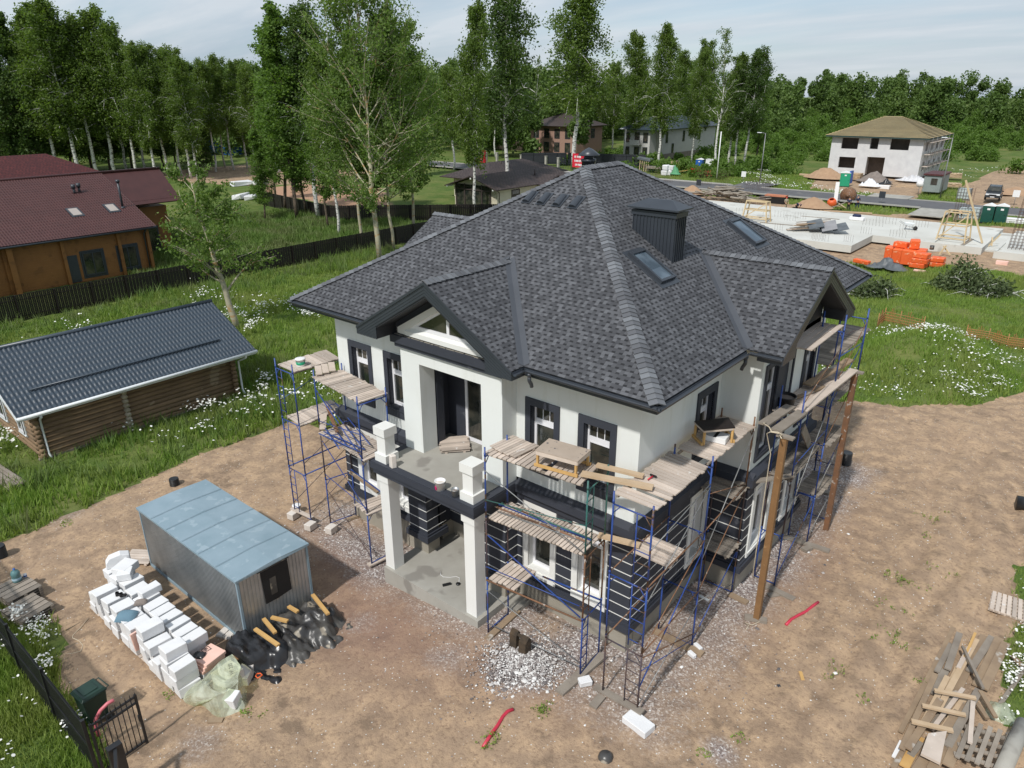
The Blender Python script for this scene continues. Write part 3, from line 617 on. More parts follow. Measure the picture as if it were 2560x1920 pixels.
# ridge and hip caps: one overlapping folded shingle after the other
def caps(mb, p, q, wdt, sl, step=.17):
    p = Vector(p); q = Vector(q); d = (q-p); n = int(d.length/step); d.normalize(); sd = d.cross(Vector((0, 0, 1))).normalized(); up = sd.cross(d)
    for i in range(n):
        a = p+d*(i*step); b = a+d*(step*1.25); w_ = wdt*random.uniform(.94, 1.04); dz = .03; lift = .035
        def row(c, l): return [c-sd*w_+up*(l-w_*sl), c+up*l, c+sd*w_+up*(l-w_*sl)]
        A = row(a, lift+.02); B = row(b, lift-.012); lo_ = [v_-up*.03 for v_ in A]
        mb.add(A+B+lo_, [(0, 1, 4, 3), (1, 2, 5, 4), (6, 7, 1, 0), (7, 8, 2, 1)])
for p_, q_, w_, s_ in [((c[0], c[1], He), (rx, r_, rz), .20, .36) for c, r_ in (((x1, y0), ry0), ((x0, y0), ry0), ((x1, y1), ry1), ((x0, y1), ry1))]+[((rx, ry0-.1, rz), (rx, ry1+.1, rz), .2, .55), ((gc, GF_-.02, gzr), (gc, y0+gh+.1, gzr), .17, .55), ((GR+.02, gyc, gzr), (x1-gh-.1, gyc, gzr), .17, .55), ((GL-.02, gyc, gzr), (x0+gh+.1, gyc, gzr), .17, .55)]:
    mb = MB(); caps(mb, p_, q_, w_, s_); mb.build('ridge_cap', capshingle, roof)
def valley(p, q, w_=.15):
    mb = MB()
    p = Vector(p); q = Vector(q); d = (q-p).normalized(); sd = d.cross(Vector((0, 0, 1))).normalized(); l = Vector((0, 0, .012)); up = Vector((0, 0, w_*.42))
    mb.add([p-sd*w_+l+up, p+l, p+sd*w_+l+up, q-sd*w_+l+up, q+l, q+sd*w_+l+up], [(0, 1, 4, 3), (1, 2, 5, 4)]); mb.build('valley_flashing', valleym, roof)
for s in (-1, 1): valley((gc+s*gh, y0, He), (gc, y0+gh, gzr)); valley((x1, gyc+s*gh, He), (x1-gh, gyc, gzr)); valley((x0, gyc+s*gh, He), (x0+gh, gyc, gzr))
# --- boxed eaves, fascia, gutters
zb, zt_ = 7.86, 8.055
def eave(*a): MB().bx(*a).build('eaves', charmetal, H)
for a, b in ((x0, gc-gh), (gc+gh, x1)): eave(a, b, y0, .0, zb, zt_)
for a, b in ((y0, gyc-gh), (gyc+gh, y1)): eave(-.002, x1-.001, max(a, .001) if a < 0 else a, b, zb, zt_); eave(x0+.001, WX+.27, max(a, .001) if a < 0 else a, b, zb, zt_)
eave(x0+.01, x1-.01, DY-.64, y1, zb+.001, zt_)
def gutter(parent, pts, r=.075):
    """half-round channel, open to the top"""
    mb = MB(); n = 7; pts = [Vector(p) for p in pts]
    for p, q in zip(pts, pts[1:]):
        d = (q-p).normalized(); sd = d.cross(Vector((0, 0, 1))).normalized(); ring = []
        for rr in (r, r-.012):
            for j in range(n): t = PI*j/(n-1); ring.append((sd*math.cos(t)*rr, -math.sin(t)*rr))
        vs = [p+a+Vector((0, 0, z)) for a, z in ring]+[q+a+Vector((0, 0, z)) for a, z in ring]; k = 2*n; fs = []
        for j in range(n-1): fs.append((j, j+1, k+j+1, k+j)); fs.append((n+j, k+n+j, k+n+j+1, n+j+1))
        fs += [(0, k, k+n, n), (n-1, 2*n-1, k+2*n-1, k+n-1)]
        for off in (0, k): fs += [(off+j, off+j+1, off+n+j+1, off+n+j) for j in range(n-1)]
        sm = mb.smooth; mb.smooth = False; mb.add(vs, fs)
    return mb.build('gutter', charmetal, parent)
gutter(H, [(gc+gh+.08, y0-.085, 8.06), (x1+.085, y0-.085, 8.06), (x1+.085, gyc-gh-.08, 8.06), (GR-.02, gyc-gh-.085, 8.06)])
gutter(H, [(x0, y0-.085, 8.06), (gc-gh-.085, y0-.085, 8.06)]); gutter(H, [(gc+gh+.085, y0-.09, 8.055), (gc+gh+.085, GF_+.02, 8.055)]); gutter(H, [(x1+.085, gyc+gh+.08, 8.06), (x1+.085, y1+.085, 8.06), (x0, y1+.085, 8.06)])
for p in ((gc+gh+.25, y0-.09), (x1+.09, gyc-gh-.28)):
    mb = MB(); x, y = p; mb.cyl((x, y, 8.0), (x, y, 7.9), .075, .05, 12); mb.tube([(x, y, 7.92), (x, y, 7.8), (x+(.0 if y < 0 else -.06), y+(.08 if y < 0 else 0), 7.68), (x+(.0 if y < 0 else -.08), y+(.1 if y < 0 else 0), 7.60)], .05, 10); mb.build('downpipe_stub', charmetal, H)
# --- gable ends
def clip(poly, zmin):
    out = []
    for i in range(len(poly)):
        a, b = poly[i], poly[(i+1) % len(poly)]
        if a[1] >= zmin: out.append(a)
        if (a[1] >= zmin) != (b[1] >= zmin):
            t = (zmin-a[1])/(b[1]-a[1]); out.append((a[0]+t*(b[0]-a[0]), zmin))
    return out
def gable(ax, c, face, back, mirror=1):
    """ax=1: face looks to -y, c is the x of the ridge; ax=0: face looks along x"""
    zt2 = gzr-.05; h = gh; ins = .9; t = .40
    prof = [(-h, 7.86), (-h, He-.05), (0, zt2), (h, He-.05), (h, 7.86), (h-ins, 7.86), (h-ins, zt2-SL*(h-ins)-t), (0, zt2-t), (-h+ins, zt2-SL*(h-ins)-t), (-h+ins, 7.86)]
    mb = MB(); f0 = face+(.02 if face < back else -.02)
    left = [(-h, 7.86), (-h, He-.05), (0, zt2), (0, zt2-t), (-h+ins, zt2-SL*(h-ins)-t), (-h+ins, 7.86)]
    for poly in (left, [(-u, z) for u, z in left][::-1]): mb.prism([(c+u, z) for u, z in poly], ax, f0, back)
    mb.mi = 1; sg = 1 if face < back else -1
    for s in (-1, 1):
        for i in range(9):
            b0, b1 = i*.088, (i+1)*.088-.010; ue = 0 if b1 < t else h-ins
            P_ = [(h, zt2-SL*h-b0), (ue, zt2-SL*ue-b0), (ue, zt2-SL*ue-min(b1, t if ue == 0 else 9)), (h, zt2-SL*h-b1)]
            P_ = clip(P_, 7.85)
            if len(P_) > 2: mb.prism([(c+s*u, z) for u, z in P_], ax, face, face+sg*(.03+.008*(i % 2)))
        P_ = [(h+.012, He-.02), (0, gzr-.015), (0, gzr-.09), (h+.012, He-.095)]; mb.prism([(c+s*u, z) for u, z in P_], ax, face-sg*.02, face)
        mb.prism([(c+s*u, z) for u, z in ((h+.01, 7.85), (h+.01, He-.04), (h-.01, He-.04), (h-.01, 7.85))], ax, face, back)
    return mb.build('gable_overhang', [soffit, charmetal], H)
gable(1, gc, GF_, -.602); gable(0, gyc, GR, 1.16); gable(0, gyc, GL, -12.0)
mb = MB(); mb.prism([(gc-2.13, 7.6), (gc+2.13, 7.6), (gc+2.13, 8.5), (gc, 9.6), (gc-2.13, 8.5)], 1, -.6, .3); mb.build('gable_wall', char, H)
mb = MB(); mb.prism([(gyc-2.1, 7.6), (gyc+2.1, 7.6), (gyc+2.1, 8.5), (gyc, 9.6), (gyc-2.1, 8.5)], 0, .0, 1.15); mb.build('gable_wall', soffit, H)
mb = MB(); mb.prism([(gc-1.96, 7.93), (gc-1.96, 8.10), (gc, 9.24), (gc, 9.02), (gc-1.62, 8.08), (gc-1.62, 7.93)], 1, -.70, -.6); mb.prism([(gc+1.96, 7.93), (gc+1.96, 8.10), (gc, 9.24), (gc, 9.02), (gc+1.62, 8.08), (gc+1.62, 7.93)][::-1], 1, -.70, -.6)
mb.bx(gc-1.62, gc+1.62, -.73, -.6, 7.93, 8.07); mb.add([(gc-1.6, -.72, 8.07), (gc+1.6, -.72, 8.07), (gc+1.5, -.615, 8.19), (gc-1.5, -.615, 8.19)], [(0, 1, 2, 3)])
gw = mb.build('gable_window', whitetrim, H)
mb = MB(); mb.add([(gc-1.5, -.612, 8.14), (gc+1.5, -.612, 8.14), (gc, -.612, 9.02)], [(0, 1, 2)]); mb.build('pane', glass, gw)
mb = MB()
for s in (-1, 1): mb.prism([(gc+s*u, z) for u, z in ((1.55, 8.12), (0, 9.03), (0, 8.93), (1.28, 8.18))], 1, -.64, -.605)
mb.bx(gc-1.35, gc+1.35, -.645, -.605, 8.17, 8.27); mb.bx(gc+.05, gc+.15, -.642, -.605, 8.27, 8.88); mb.build('frame', pvc, gw)
mb = MB(); mb.bx(-8.22, -3.76, -.80, -.0, 7.63, 7.87); mb.bx(-8.12, -3.86, -.72, -.0, 7.49, 7.63); mb.bx(-8.05, -3.9, -.66, -.605, 7.87, 7.93)
mb.mi = 1; random.seed(3)
x = -8.1
while x < -4.0: l = random.uniform(.08, .4); mb.bx(x, x+l, -.70-random.uniform(0, .03), -.66, 7.871, 7.885); x += l+random.uniform(0, .05)
mb.build('gable_band', [char, plinthm], H)
# --- things on the roof
def onR(y, x): return He+SL*(OV-x)
th = math.atan(SL)
def skylight(y0_, y1_, xa, xb):
    c = Vector(((xa+xb)/2, (y0_+y1_)/2, 0)); c.z = onR(0, c.x)+.05; M = Matrix.Rotation(th, 3, 'Y'); Ls = (xb-xa)/math.cos(th); w_ = y1_-y0_
    mb = MB()
    def lb(a0, a1, b0, b1, c0, c1): mb.ob(c+M@Vector(((a0+a1)/2, (b0+b1)/2, (c0+c1)/2)), (a1-a0, b1-b0, c1-c0), M)
    f = .085
    lb(-Ls/2, Ls/2, -w_/2, -w_/2+f, -.05, .07); lb(-Ls/2, Ls/2, w_/2-f, w_/2, -.05, .07); lb(-Ls/2, -Ls/2+f+.03, -w_/2+f, w_/2-f, -.05, .085); lb(Ls/2-f, Ls/2, -w_/2+f, w_/2-f, -.05, .065)
    lb(-Ls/2-.14, Ls/2+.16, -w_/2-.1, w_/2+.1, -.06, -.032)
    s = mb.build('skylight', charmetal, roof); mb = MB(); lb(-Ls/2+f, Ls/2-f, -w_/2+f, w_/2-f, .0, .03); mb.build('pane', skyglass, s)
skylight(3.47, 4.30, -2.72, -1.60); skylight(10.08, 10.98, -2.78, -1.66)
for xc in (-7.18, -6.58, -5.95, -5.33):
    mb = MB(); zc = He+SL*(4.57+OV); M = Matrix.Rotation(th, 3, 'X'); c = Vector((xc, 4.57, zc+.03)); n = 8; vs = []
    for k, (yy, r_) in enumerate(((-.24, .135), (.26, .10))):
        for j in range(n): t = PI*j/(n-1); vs.append(c+M@Vector((math.cos(t)*r_, yy, math.sin(t)*r_*.75)))
    mb.add(vs, [(j, j+1, n+j+1, n+j) for j in range(n-1)]+[tuple(range(n))[::-1], tuple(range(n, 2*n))]); mb.ob(c+M@Vector((0, .02, -.012)), (.36, .62, .02), M); mb.build('roof_vent', charmetal, roof)
mb = MB(); mb.bx(-3.52, -2.10, 4.98, 5.62, 9.6, 11.28)
for i in range(13): xx = -3.5+i*.116; mb.bx(xx-.012, xx+.012, 4.955, 4.98, 9.6, 11.2)
for i in range(6): yy = 5.02+i*.115; mb.bx(-2.10, -2.075, yy-.012, yy+.012, 9.6, 11.2)
mb.bx(-3.56, -2.06, 4.94, 5.66, 11.16, 11.30); mb.bx(-3.40, -2.22, 5.1, 5.5, 11.3, 11.42)
ch = mb.build('chimney', charmetal, roof)
mb = MB(); a, b, c_, d_ = -3.66, -1.96, 4.84, 5.76
mb.add([(a, c_, 11.40), (b, c_, 11.40), (b, d_, 11.40), (a, d_, 11.40), (a+.45, c_+.42, 11.62), (b-.45, c_+.42, 11.62), (b-.45, d_-.42, 11.62), (a+.45, d_-.42, 11.62)], [(0, 1, 5, 4), (1, 2, 6, 5), (2, 3, 7, 6), (3, 0, 4, 7), (4, 5, 6, 7), (3, 2, 1, 0)]); mb.bx(a, b, c_, d_, 11.355, 11.402); mb.build('cap', charmetal, ch)
tx, ty = -8.75, 10.2
mb = MB(); mb.lathe([(.27, 11.2), (.27, 12.02), (.30, 12.02), (.30, 12.12), (.2, 12.12), (.2, 12.2)], (tx, ty, 0), 8); tu = mb.build('round_chimney', charmetal, roof)
mb = MB(); mb.lathe([(.0, 12.55), (.16, 12.47), (.44, 12.27), (.42, 12.24), (0, 12.25)], (tx, ty, 0), 8); mb.build('cap', charmetal, tu)
# ground strip of crushed stone and paving edge by the plinth
# ------------------------------------------------------------------ scaffolding
random.seed(21)
def zA(x, y): return (1200+x*.23508, 1080+y*.23508)
def zB(x, y): return (1200+x*.24715, 1430+y*.24715)
def zC(x, y): return (1500+x*.27125, 1300+y*.27125)
def zD(x, y): return (1640+x*.25316, 800+y*.25316)
def zE(x, y): return (1700+x*.217, 1100+y*.217)
def zF(x, y): return (680+x*.18083, 840+y*.18083)
def zG(x, y): return (700+x*.21097, 1100+y*.21097)
def zH(x, y): return (1540+x*.18083, 950+y*.18083)
def frame(S, p, q, zb, lev, top=.18, m=blue, ladder=None, mats=None, gusset=True):
    """ladder frame: poles at p and q (xy), crossbars at the levels; every two-metre frame is one part"""
    p = Vector((*p, 0)); q = Vector((*q, 0)); z0 = zb
    d = (q-p); 
    for i, z1 in enumerate(lev):
        mm = (mats[i] if mats else m); mb = MB(); r = .024; last = i == len(lev)-1; e = top if last else 0
        for a in (p, q): mb.cyl(a+Vector((0, 0, z0)), a+Vector((0, 0, z1+e)), r, n=7); mb.cyl(a+Vector((0, 0, z1-.04)), a+Vector((0, 0, z1+.05)), r*1.25, n=7)
        mb.cyl(p+Vector((0, 0, z1-.06)), q+Vector((0, 0, z1-.06)), .02, n=6)
        if i == 0: mb.cyl(p+Vector((0, 0, z0+.08)), q+Vector((0, 0, z0+.08)), .018, n=6)
        if gusset:
            for a, s in ((p, 1), (q, -1)): mb.cyl(a+Vector((0, 0, z1-.3)), a+d*.18*s+Vector((0, 0, z1-.07)), .014, n=5)
        for a in (p, q):
            n_ = Vector((-d.y, d.x, 0)).normalized()
            for zz_ in (z0+.35, z1-.4): mb.cyl(a+Vector((0, 0, zz_)), a+n_*.06+Vector((0, 0, zz_)), .009, n=4)
        if ladder is not None:
            a = p+d*ladder; b = q if ladder > .5 else p
            mb.cyl(a+Vector((0, 0, z0+.1)), a+Vector((0, 0, z1-.06)), .017, n=6); k = int((z1-z0-.2)/.32)
            for j in range(k): zz_ = z0+.28+j*.32; mb.cyl(a+Vector((0, 0, zz_)), b+Vector((0, 0, zz_)), .013, n=5)
        mb.build('frame', mm, S); z0 = z1
def deck(S, A0, A1, B0, B1, z, n=None, m=deckm, drop=(), beam=True, name='deck', jit=.012, th=.035):
    """boards laid crosswise from edge A (A0 outer, A1 inner) to edge B"""
    A0, A1, B0, B1 = [Vector((*v, 0)) for v in (A0, A1, B0, B1)]; Ln = ((B0-A0).length+(B1-A1).length)/2
    n = n or max(2, round(Ln/.135)); mb = MB(); wd = Ln/n
    for i in range(n):
        if i in drop: continue
        t = (i+.5)/n; a = A0.lerp(B0, t); b = A1.lerp(B1, t); e = (b-a).normalized(); sh = random.uniform(-jit, jit)*2
        zz_ = z-th/2+random.uniform(0, .008)
        mb.beam(a+e*(sh-random.uniform(0, .03))+Vector((0, 0, zz_)), b+e*(sh+random.uniform(0, .03))+Vector((0, 0, zz_+random.uniform(-.006, .006))), wd-random.uniform(.014, .034), th)
    dk = mb.build(name, m, S)
    if beam:
        mb = MB()
        for t in (.08, .92): a = A0.lerp(A1, t); b = B0.lerp(B1, t); mb.beam(a+Vector((0, 0, z-th-.035)), b+Vector((0, 0, z-th-.035)), .05, .06)
        mb.build('bearer', greywood, S)
    return dk
def brace(S, p, q, m=rust, r=.014): MB().cyl(p, q, r, n=6).build('brace', m, S)
def onz_(f, x, y, z): return G(*f(x, y), z)
L1, L2, L3 = 1.90, 3.85, 5.80
# A: in front of the facade, right of the porch
S = thing('scaffold', 'blue and teal frame scaffold before the front windows right of the porch', 'scaffold', (-2, -1.3, 0), group='frame scaffolds round the house')
frame(S, (-3.48, -1.85), (-3.5, -.93), 0, (L1, L2, L3), .22, mats=(blue, blueold, blue))
frame(S, (-.44, -1.55), (-.52, -.55), 0, (L1, L2, L3), .2, mats=(blue, rust, teal), ladder=.3)
deck(S, (-3.6, -1.76), (-3.62, -.62), (-.66, -1.5), (-.86, -.45), L3, 20, drop=(12,)); deck(S, (-3.52, -1.76), (-3.55, -.8), (-.55, -1.5), (-.62, -.5), L2, 26); deck(S, (-3.46, -1.82), (-3.5, -.82), (-2.55, -1.72), (-2.6, -.72), L1, 6)
V_ = Vector
brace(S, V_((-3.5, -1.87, 5.35)), V_((-.45, -1.57, 3.95)), galvtube); brace(S, V_((-3.5, -1.87, 4.45)), V_((-.46, -1.57, 4.75)), teal)
brace(S, V_((-3.5, -1.87, 3.4)), V_((-.5, -1.57, 1.95)), blue, .02); brace(S, V_((-3.5, -1.87, 2.3)), V_((-.46, -1.57, 2.3)), blue); brace(S, V_((-3.5, -1.87, 1.85)), V_((-.46, -1.57, 1.86)), rust, .026)
brace(S, V_((-3.5, -1.87, 1.5)), V_((-.46, -1.57, .45)), galvtube); brace(S, V_((-3.5, -1.87, .35)), V_((-.46, -1.57, .35)), galvtube); brace(S, V_((-2.4, -.7, 1.82)), V_((-.52, -.55, 1.86)), blue, .026)
# B: along the right facade up to the recess
S = thing('scaffold', 'blue scaffold with ladder end frame at the right hand corner of the house', 'scaffold', (.9, 1.2, 0), group='frame scaffolds round the house')
for y, xa, xb, ms, ld in ((-1.67, .36, 1.39, (blueold, blue, blue), .62), (1.36, .29, 1.35, (blue, blue, blue), None), (4.30, .22, 1.2, (blue, blueold, rust), None)): frame(S, (xa, y), (xb, y), 0, (L1, L2, L3), .28, mats=ms, ladder=ld)
deck(S, (1.30, -1.32), (.15, -1.32), (1.28, 1.28), (.15, 1.45), L3, 19, drop=(3,)); deck(S, (1.24, 1.5), (.22, 1.56), (1.22, 4.33), (.14, 4.42), L3, 20, drop=(0,))
deck(S, (1.37, -.62), (.36, -.62), (1.32, .32), (.3, .32), L2, 8); deck(S, (1.3, 3.42), (.22, 3.42), (1.28, 4.4), (.22, 4.4), L2, 8, m=greywood); deck(S, (1.28, 3.4), (.36, 3.4), (1.26, 4.38), (.28, 4.38), L1, 8, m=greywood)
for p, q, mm, r_ in (((1.4, -1.67, 2.0), (1.36, 1.36, 3.6), rust, .016), ((1.4, -1.67, 3.9), (1.36, 1.36, 3.9), rust, .02), ((1.4, -1.67, 1.95), (1.36, 1.36, 1.95), rust, .02), ((.36, -1.67, 1.9), (.3, 1.36, 1.95), rust, .02), ((.36, -1.67, 3.85), (.3, 1.36, 3.9), rust, .018),
    ((1.4, -1.67, .9), (1.36, 1.36, 3.3), blue, .018), ((1.4, -1.67, 1.8), (1.36, 1.36, .5), rust, .018), ((1.4, -1.67, .3), (1.36, 1.36, 1.5), galvtube, .013), ((1.4, -1.67, 1.4), (1.36, 1.36, .3), blue, .012), ((1.4, -1.67, 3.4), (1.36, 1.36, 5.2), galvtube, .014), ((1.4, -1.67, 4.9), (1.36, 1.36, 5.3), galvtube, .013),
    ((1.36, 1.36, .3), (1.22, 4.3, 1.7), blue, .015), ((1.36, 1.36, 1.6), (1.22, 4.3, .4), galvtube, .015), ((1.36, 1.36, 1.95), (1.22, 4.3, 3.8), rust, .015), ((1.36, 1.36, 3.0), (1.22, 4.3, 5.6), galvtube, .016), ((1.36, 1.36, 3.9), (1.22, 4.3, 3.9), rust, .02), ((.3, 1.36, 4.6), (.25, 4.3, 4.6), rust, .014), ((1.36, 1.36, 5.0), (1.22, 4.3, 3.95), rust, .014)): brace(S, V_(p), V_(q), mm, r_)
# C: along the bay on the right
S = thing('scaffold', 'three level blue scaffold beside the right bay behind the wooden posts', 'scaffold', (1.6, 8.5, 0), group='frame scaffolds round the house')
L4 = 7.75
frame(S, (1.42, 5.55), (2.08, 5.55), 0, (L1, L2, L3), .9, mats=(blue, blueold, blue)); frame(S, (1.4, 8.5), (2.05, 8.5), 0, (L1, L2, L3, L4), .5, m=blue); frame(S, (1.4, 10.4), (2.2, 10.4), 0, (L1, L2, L3, L4), .3, m=blue)
frame(S, (.2, 11.7), (1.22, 11.7), 0, (L1, L2, L3), 1.0, m=blue); frame(S, (.2, 14.8), (1.2, 14.8), 0, (L1, L2, L3), 1.1, m=blueold)
deck(S, (2.08, 5.5), (1.3, 5.5), (2.0, 8.35), (1.3, 8.35), L2, 20, m=greywood); deck(S, (2.2, 8.55), (1.3, 8.55), (2.25, 10.3), (1.3, 10.3), L2, 12, m=greywood); deck(S, (1.2, 11.7), (.2, 11.7), (1.2, 14.8), (.2, 14.8), L2, 20, m=greywood)
deck(S, (2.0, 5.85), (1.2, 5.7), (1.98, 8.6), (1.2, 8.5), L3, 20); deck(S, (2.2, 8.65), (1.2, 8.65), (2.2, 10.35), (1.2, 10.35), L3, 12); deck(S, (1.24, 10.6), (.2, 10.6), (1.1, 15.9), (.1, 15.9), L3, 36, m=greywood)
deck(S, (1.93, 6.1), (1.9, 9.05), (1.2, 6.0), (1.1, 8.85), L4, 4); deck(S, (2.15, 8.6), (1.4, 8.6), (2.2, 10.3), (1.4, 10.3), L1, 11, m=greywood)
for p, q, mm, r_ in (((2.08, 5.55, .3), (2.05, 8.5, 1.8), blue, .015), ((2.08, 5.55, 1.7), (2.05, 8.5, .4), galvtube, .014), ((2.08, 5.55, 2.2), (2.05, 8.5, 5.6), galvtube, .016), ((2.08, 5.55, 4.3), (2.05, 8.5, 4.4), blue, .013), ((2.05, 8.5, 2.), (2.2, 10.4, 3.7), galvtube, .014), ((2.05, 8.5, 3.9), (2.2, 10.4, 5.7), rust, .014), ((2.05, 8.5, 5.9), (2.2, 10.4, 7.6), rust, .014),
    ((2.05, 8.5, 6.9), (2.2, 10.4, 6.9), blue, .014), ((1.22, 11.7, .5), (1.2, 14.8, 2.), blue, .014), ((1.22, 11.7, 4.), (1.2, 14.8, 5.6), blue, .014), ((1.22, 11.7, 6.6), (1.2, 14.8, 6.2), blueold, .014), ((2.08, 5.55, 6.3), (2.05, 8.5, 7.2), rust, .012), ((1.42, 5.55, 4.4), (1.4, 8.5, 4.4), rust, .014), ((2.05, 8.5, .3), (2.2, 10.4, 1.7), galvtube, .014)): brace(S, V_(p), V_(q), mm, r_)
# D: left corner towers
S = thing('scaffold', 'blue scaffold tower with ladder side standing off the left corner of the house', 'scaffold', (-13.1, -.4, -.4), group='frame scaffolds round the house')
frame(S, (-13.68, -1.45), (-12.66, -1.45), -.22, (1.75, 3.75, 5.70), .3, m=blue, ladder=.3); frame(S, (-13.68, 1.4), (-12.66, 1.4), -.3, (1.75, 3.75, 5.70), .2, m=blue)
deck(S, (-13.78, -1.3), (-12.7, -1.34), (-13.75, .75), (-12.62, .5), 5.70, 11); deck(S, (-13.62, -1.33), (-12.55, -1.46), (-13.6, .6), (-12.6, .5), 3.76, 13)
for p, q, mm, r_ in (((-12.66, -1.45, 1.75), (-12.66, 1.4, 1.75), blue, .026), ((-13.68, -1.45, 1.75), (-13.68, 1.4, 1.75), blue, .026), ((-13.68, -1.45, 0.2), (-13.68, 1.4, 1.6), blueold, .012), ((-12.66, -1.45, .1), (-12.66, 1.4, 1.5), blueold, .012), ((-13.68, -1.45, 4.4), (-13.68, 1.4, 5.2), blue, .012), ((-12.66, -1.45, 2.2), (-12.66, 1.4, 3.5), blueold, .012)): brace(S, V_(p), V_(q), mm, r_)
S = thing('scaffold', 'blue scaffold bay before the front windows left of the porch', 'scaffold', (-10.4, -1, -.4), group='frame scaffolds round the house')
frame(S, (-11.92, -1.12), (-11.7, -.12), -.22, (1.72, 3.70, 5.65), .25, mats=(blue, blueold, blue)); frame(S, (-8.95, -1.66), (-8.85, -.6), -.3, (1.68, 3.70, 5.65), .25, mats=(blue, blue, blue))
deck(S, (-11.95, -1.18), (-11.75, -.12), (-8.98, -1.56), (-8.88, -.52), 5.66, 24); deck(S, (-11.7, -1.35), (-11.55, -.35), (-9.3, -1.6), (-9.2, -.55), 3.72, 19); deck(S, (-9.75, -1.55), (-9.55, -.5), (-8.85, -1.68), (-8.7, -.65), 1.72, 6); deck(S, (-9.25, -1.6), (-9.2, -.6), (-8.8, -1.68), (-8.75, -.65), 3.74, 4)
for p, q, mm, r_ in (((-11.92, -1.12, 5.2), (-8.95, -1.66, 3.75), blue, .022), ((-11.92, -1.12, 4.0), (-8.95, -1.66, 4.6), blue, .014), ((-11.92, -1.12, 1.9), (-8.95, -1.66, 1.9), blue, .014), ((-11.92, -1.12, 3.3), (-8.95, -1.66, 1.8), blue, .016), ((-11.92, -1.12, 1.3), (-8.95, -1.66, 0), blueold, .013), ((-11.92, -1.12, .1), (-8.95, -1.66, .3), blueold, .013), ((-11.7, -.12, 1.72), (-8.85, -.6, 1.72), blue, .026)): brace(S, V_(p), V_(q), mm, r_)
# blue frames lying on the middle deck
for i, (a, b, dz, lb) in enumerate(((zF(690, 1210), zF(930, 1560), .06, 'spare blue ladder frame lying on the middle deck left of the porch, nearest the tower'), (zF(740, 900), zF(1240, 1530), .16, 'long blue ladder frame lying slanted across the middle deck left of the porch'), (zF(650, 1350), zF(1220, 1600), .11, 'blue frame lying along the outer edge of the middle deck left of the porch'))):
    p = G(*a, 3.75+dz); q = G(*b, 3.75+dz); d = (q-p); n_ = Vector((-d.y, d.x, 0)).normalized()*(.28 if i < 2 else .2); mb = MB()
    mb.cyl(p, q, .02, n=6); mb.cyl(p+n_, q+n_, .02, n=6)
    k = 5
    for j in range(k): t = (j+.5)/k; mb.cyl(p.lerp(q, t), p.lerp(q, t)+n_, .014, n=5)
    tag(mb.build('spare_frame', blue), lb, 'scaffold frame', 'loose frames on the left scaffold')
# ------------------------------------------------------------------ loose boards
def plank(p, q, w_, h, label, m=plankm, group='loose boards about the site', name='plank', cat='plank', up=(0, 0, 1)):
    return tag(MB().beam(p, q, w_, h, up).build(name, m), label, cat, group)
def gp(f, a, b, dz=0, z=None): p = G(*f(a, b), z); return p+Vector((0, 0, dz))
plank(gp(zA, 1080, 440, 0, 5.93), gp(zA, 1840, 590, 0, 5.9), .2, .07, 'long thick board bridging the two top scaffold decks, nearer the viewer'); plank(gp(zA, 1240, 350, 0, 5.93), gp(zA, 1740, 470, 0, 5.9), .16, .07, 'shorter board bridging the two top scaffold decks, nearer the wall')
plank(gp(zA, 1260, 1095, 0, 3.93), gp(zA, 1700, 1205, 0, 3.93), .2, .06, 'board bridging the two middle scaffold decks at the corner')
plank(gp(zE, 640, 505, 0, 3.93), gp(zE, 1300, 410, 0, 3.96), .19, .05, 'board bridging middle decks behind the near wooden post', greywood)
plank(gp(zD, 1060, 1030, 0, 6.1), gp(zD, 1330, 850, 0, 5.98), .3, .06, 'wide grey board on the near post, on the wall side', greywood); plank(gp(zD, 1190, 1090, 0, 6.1), gp(zD, 1450, 905, 0, 5.98), .3, .06, 'wide grey board on the near post, on the outer side', greywood); plank(gp(zD, 1440, 900, 0, 5.96), gp(zD, 1955, 490, 0, 6.1), .28, .05, 'long pale board from the deck edge to the far post', deckm)
plank(gp(zD, 1490, 640, 0, 5.95), gp(zD, 1920, 390, 0, 6.3), .28, .06, 'thick board leaning up from the top deck beside the right bay', brownwood); plank(gp(zD, 1370, 770, 0, 5.86), gp(zD, 1660, 660, 0, 5.86), .12, .05, 'dark board lying on the top deck next to the rubber tub', brownwood)
plank(gp(zE, 1490, 60, 0, 3.9), gp(zE, 1420, -130, 0, 5.2), .3, .04, 'grey board leaning on its end on the deck under the bay', greywood, up=(1, 0, 0))
for i, (a, b) in enumerate(((zF(650, 535), zF(620, 345)), (zF(745, 510), zF(700, 335)), (zF(835, 485), zF(800, 300)))):
    p = G(*a, 5.74); q = G(*b, 5.74); q = p+(q-p).normalized()*.55+Vector((0, 0, .12)); plank(p, q, .22, .03, ('left', 'middle', 'right')[i]+' one of three short boards propped where the two left scaffold decks meet', deckm, 'short boards propped on the left deck')
plank(gp(zF, 700, 1290, 0, 3.8), gp(zF, 715, 1080, 0, 3.95), .22, .03, 'short pale board leaning between the middle decks of the left scaffolds', deckm); plank(gp(zF, 900, 1330, 0, 3.95), gp(zF, 760, 970, 0, 4.1), .11, .03, 'rusty brown batten leaning across the middle deck of the left scaffold', rust)
plank(gp(zG, 830, 380, 0, 2.0), gp(zG, 1160, 620, 0, 1.75), .10, .05, 'dark batten slanting behind the left porch column', brownwood)
gb = 'boards under scaffold feet'
plank(gp(zB, 70, 690, .04), gp(zB, 385, 400, .04), .2, .06, 'reddish board under the scaffold feet next to the porch slab', brownwood, gb); plank(gp(zB, 800, 1240, .05), gp(zB, 1240, 850, .05), .26, .08, 'grey sleeper under the scaffold foot in front of the right front window', greywood, gb)
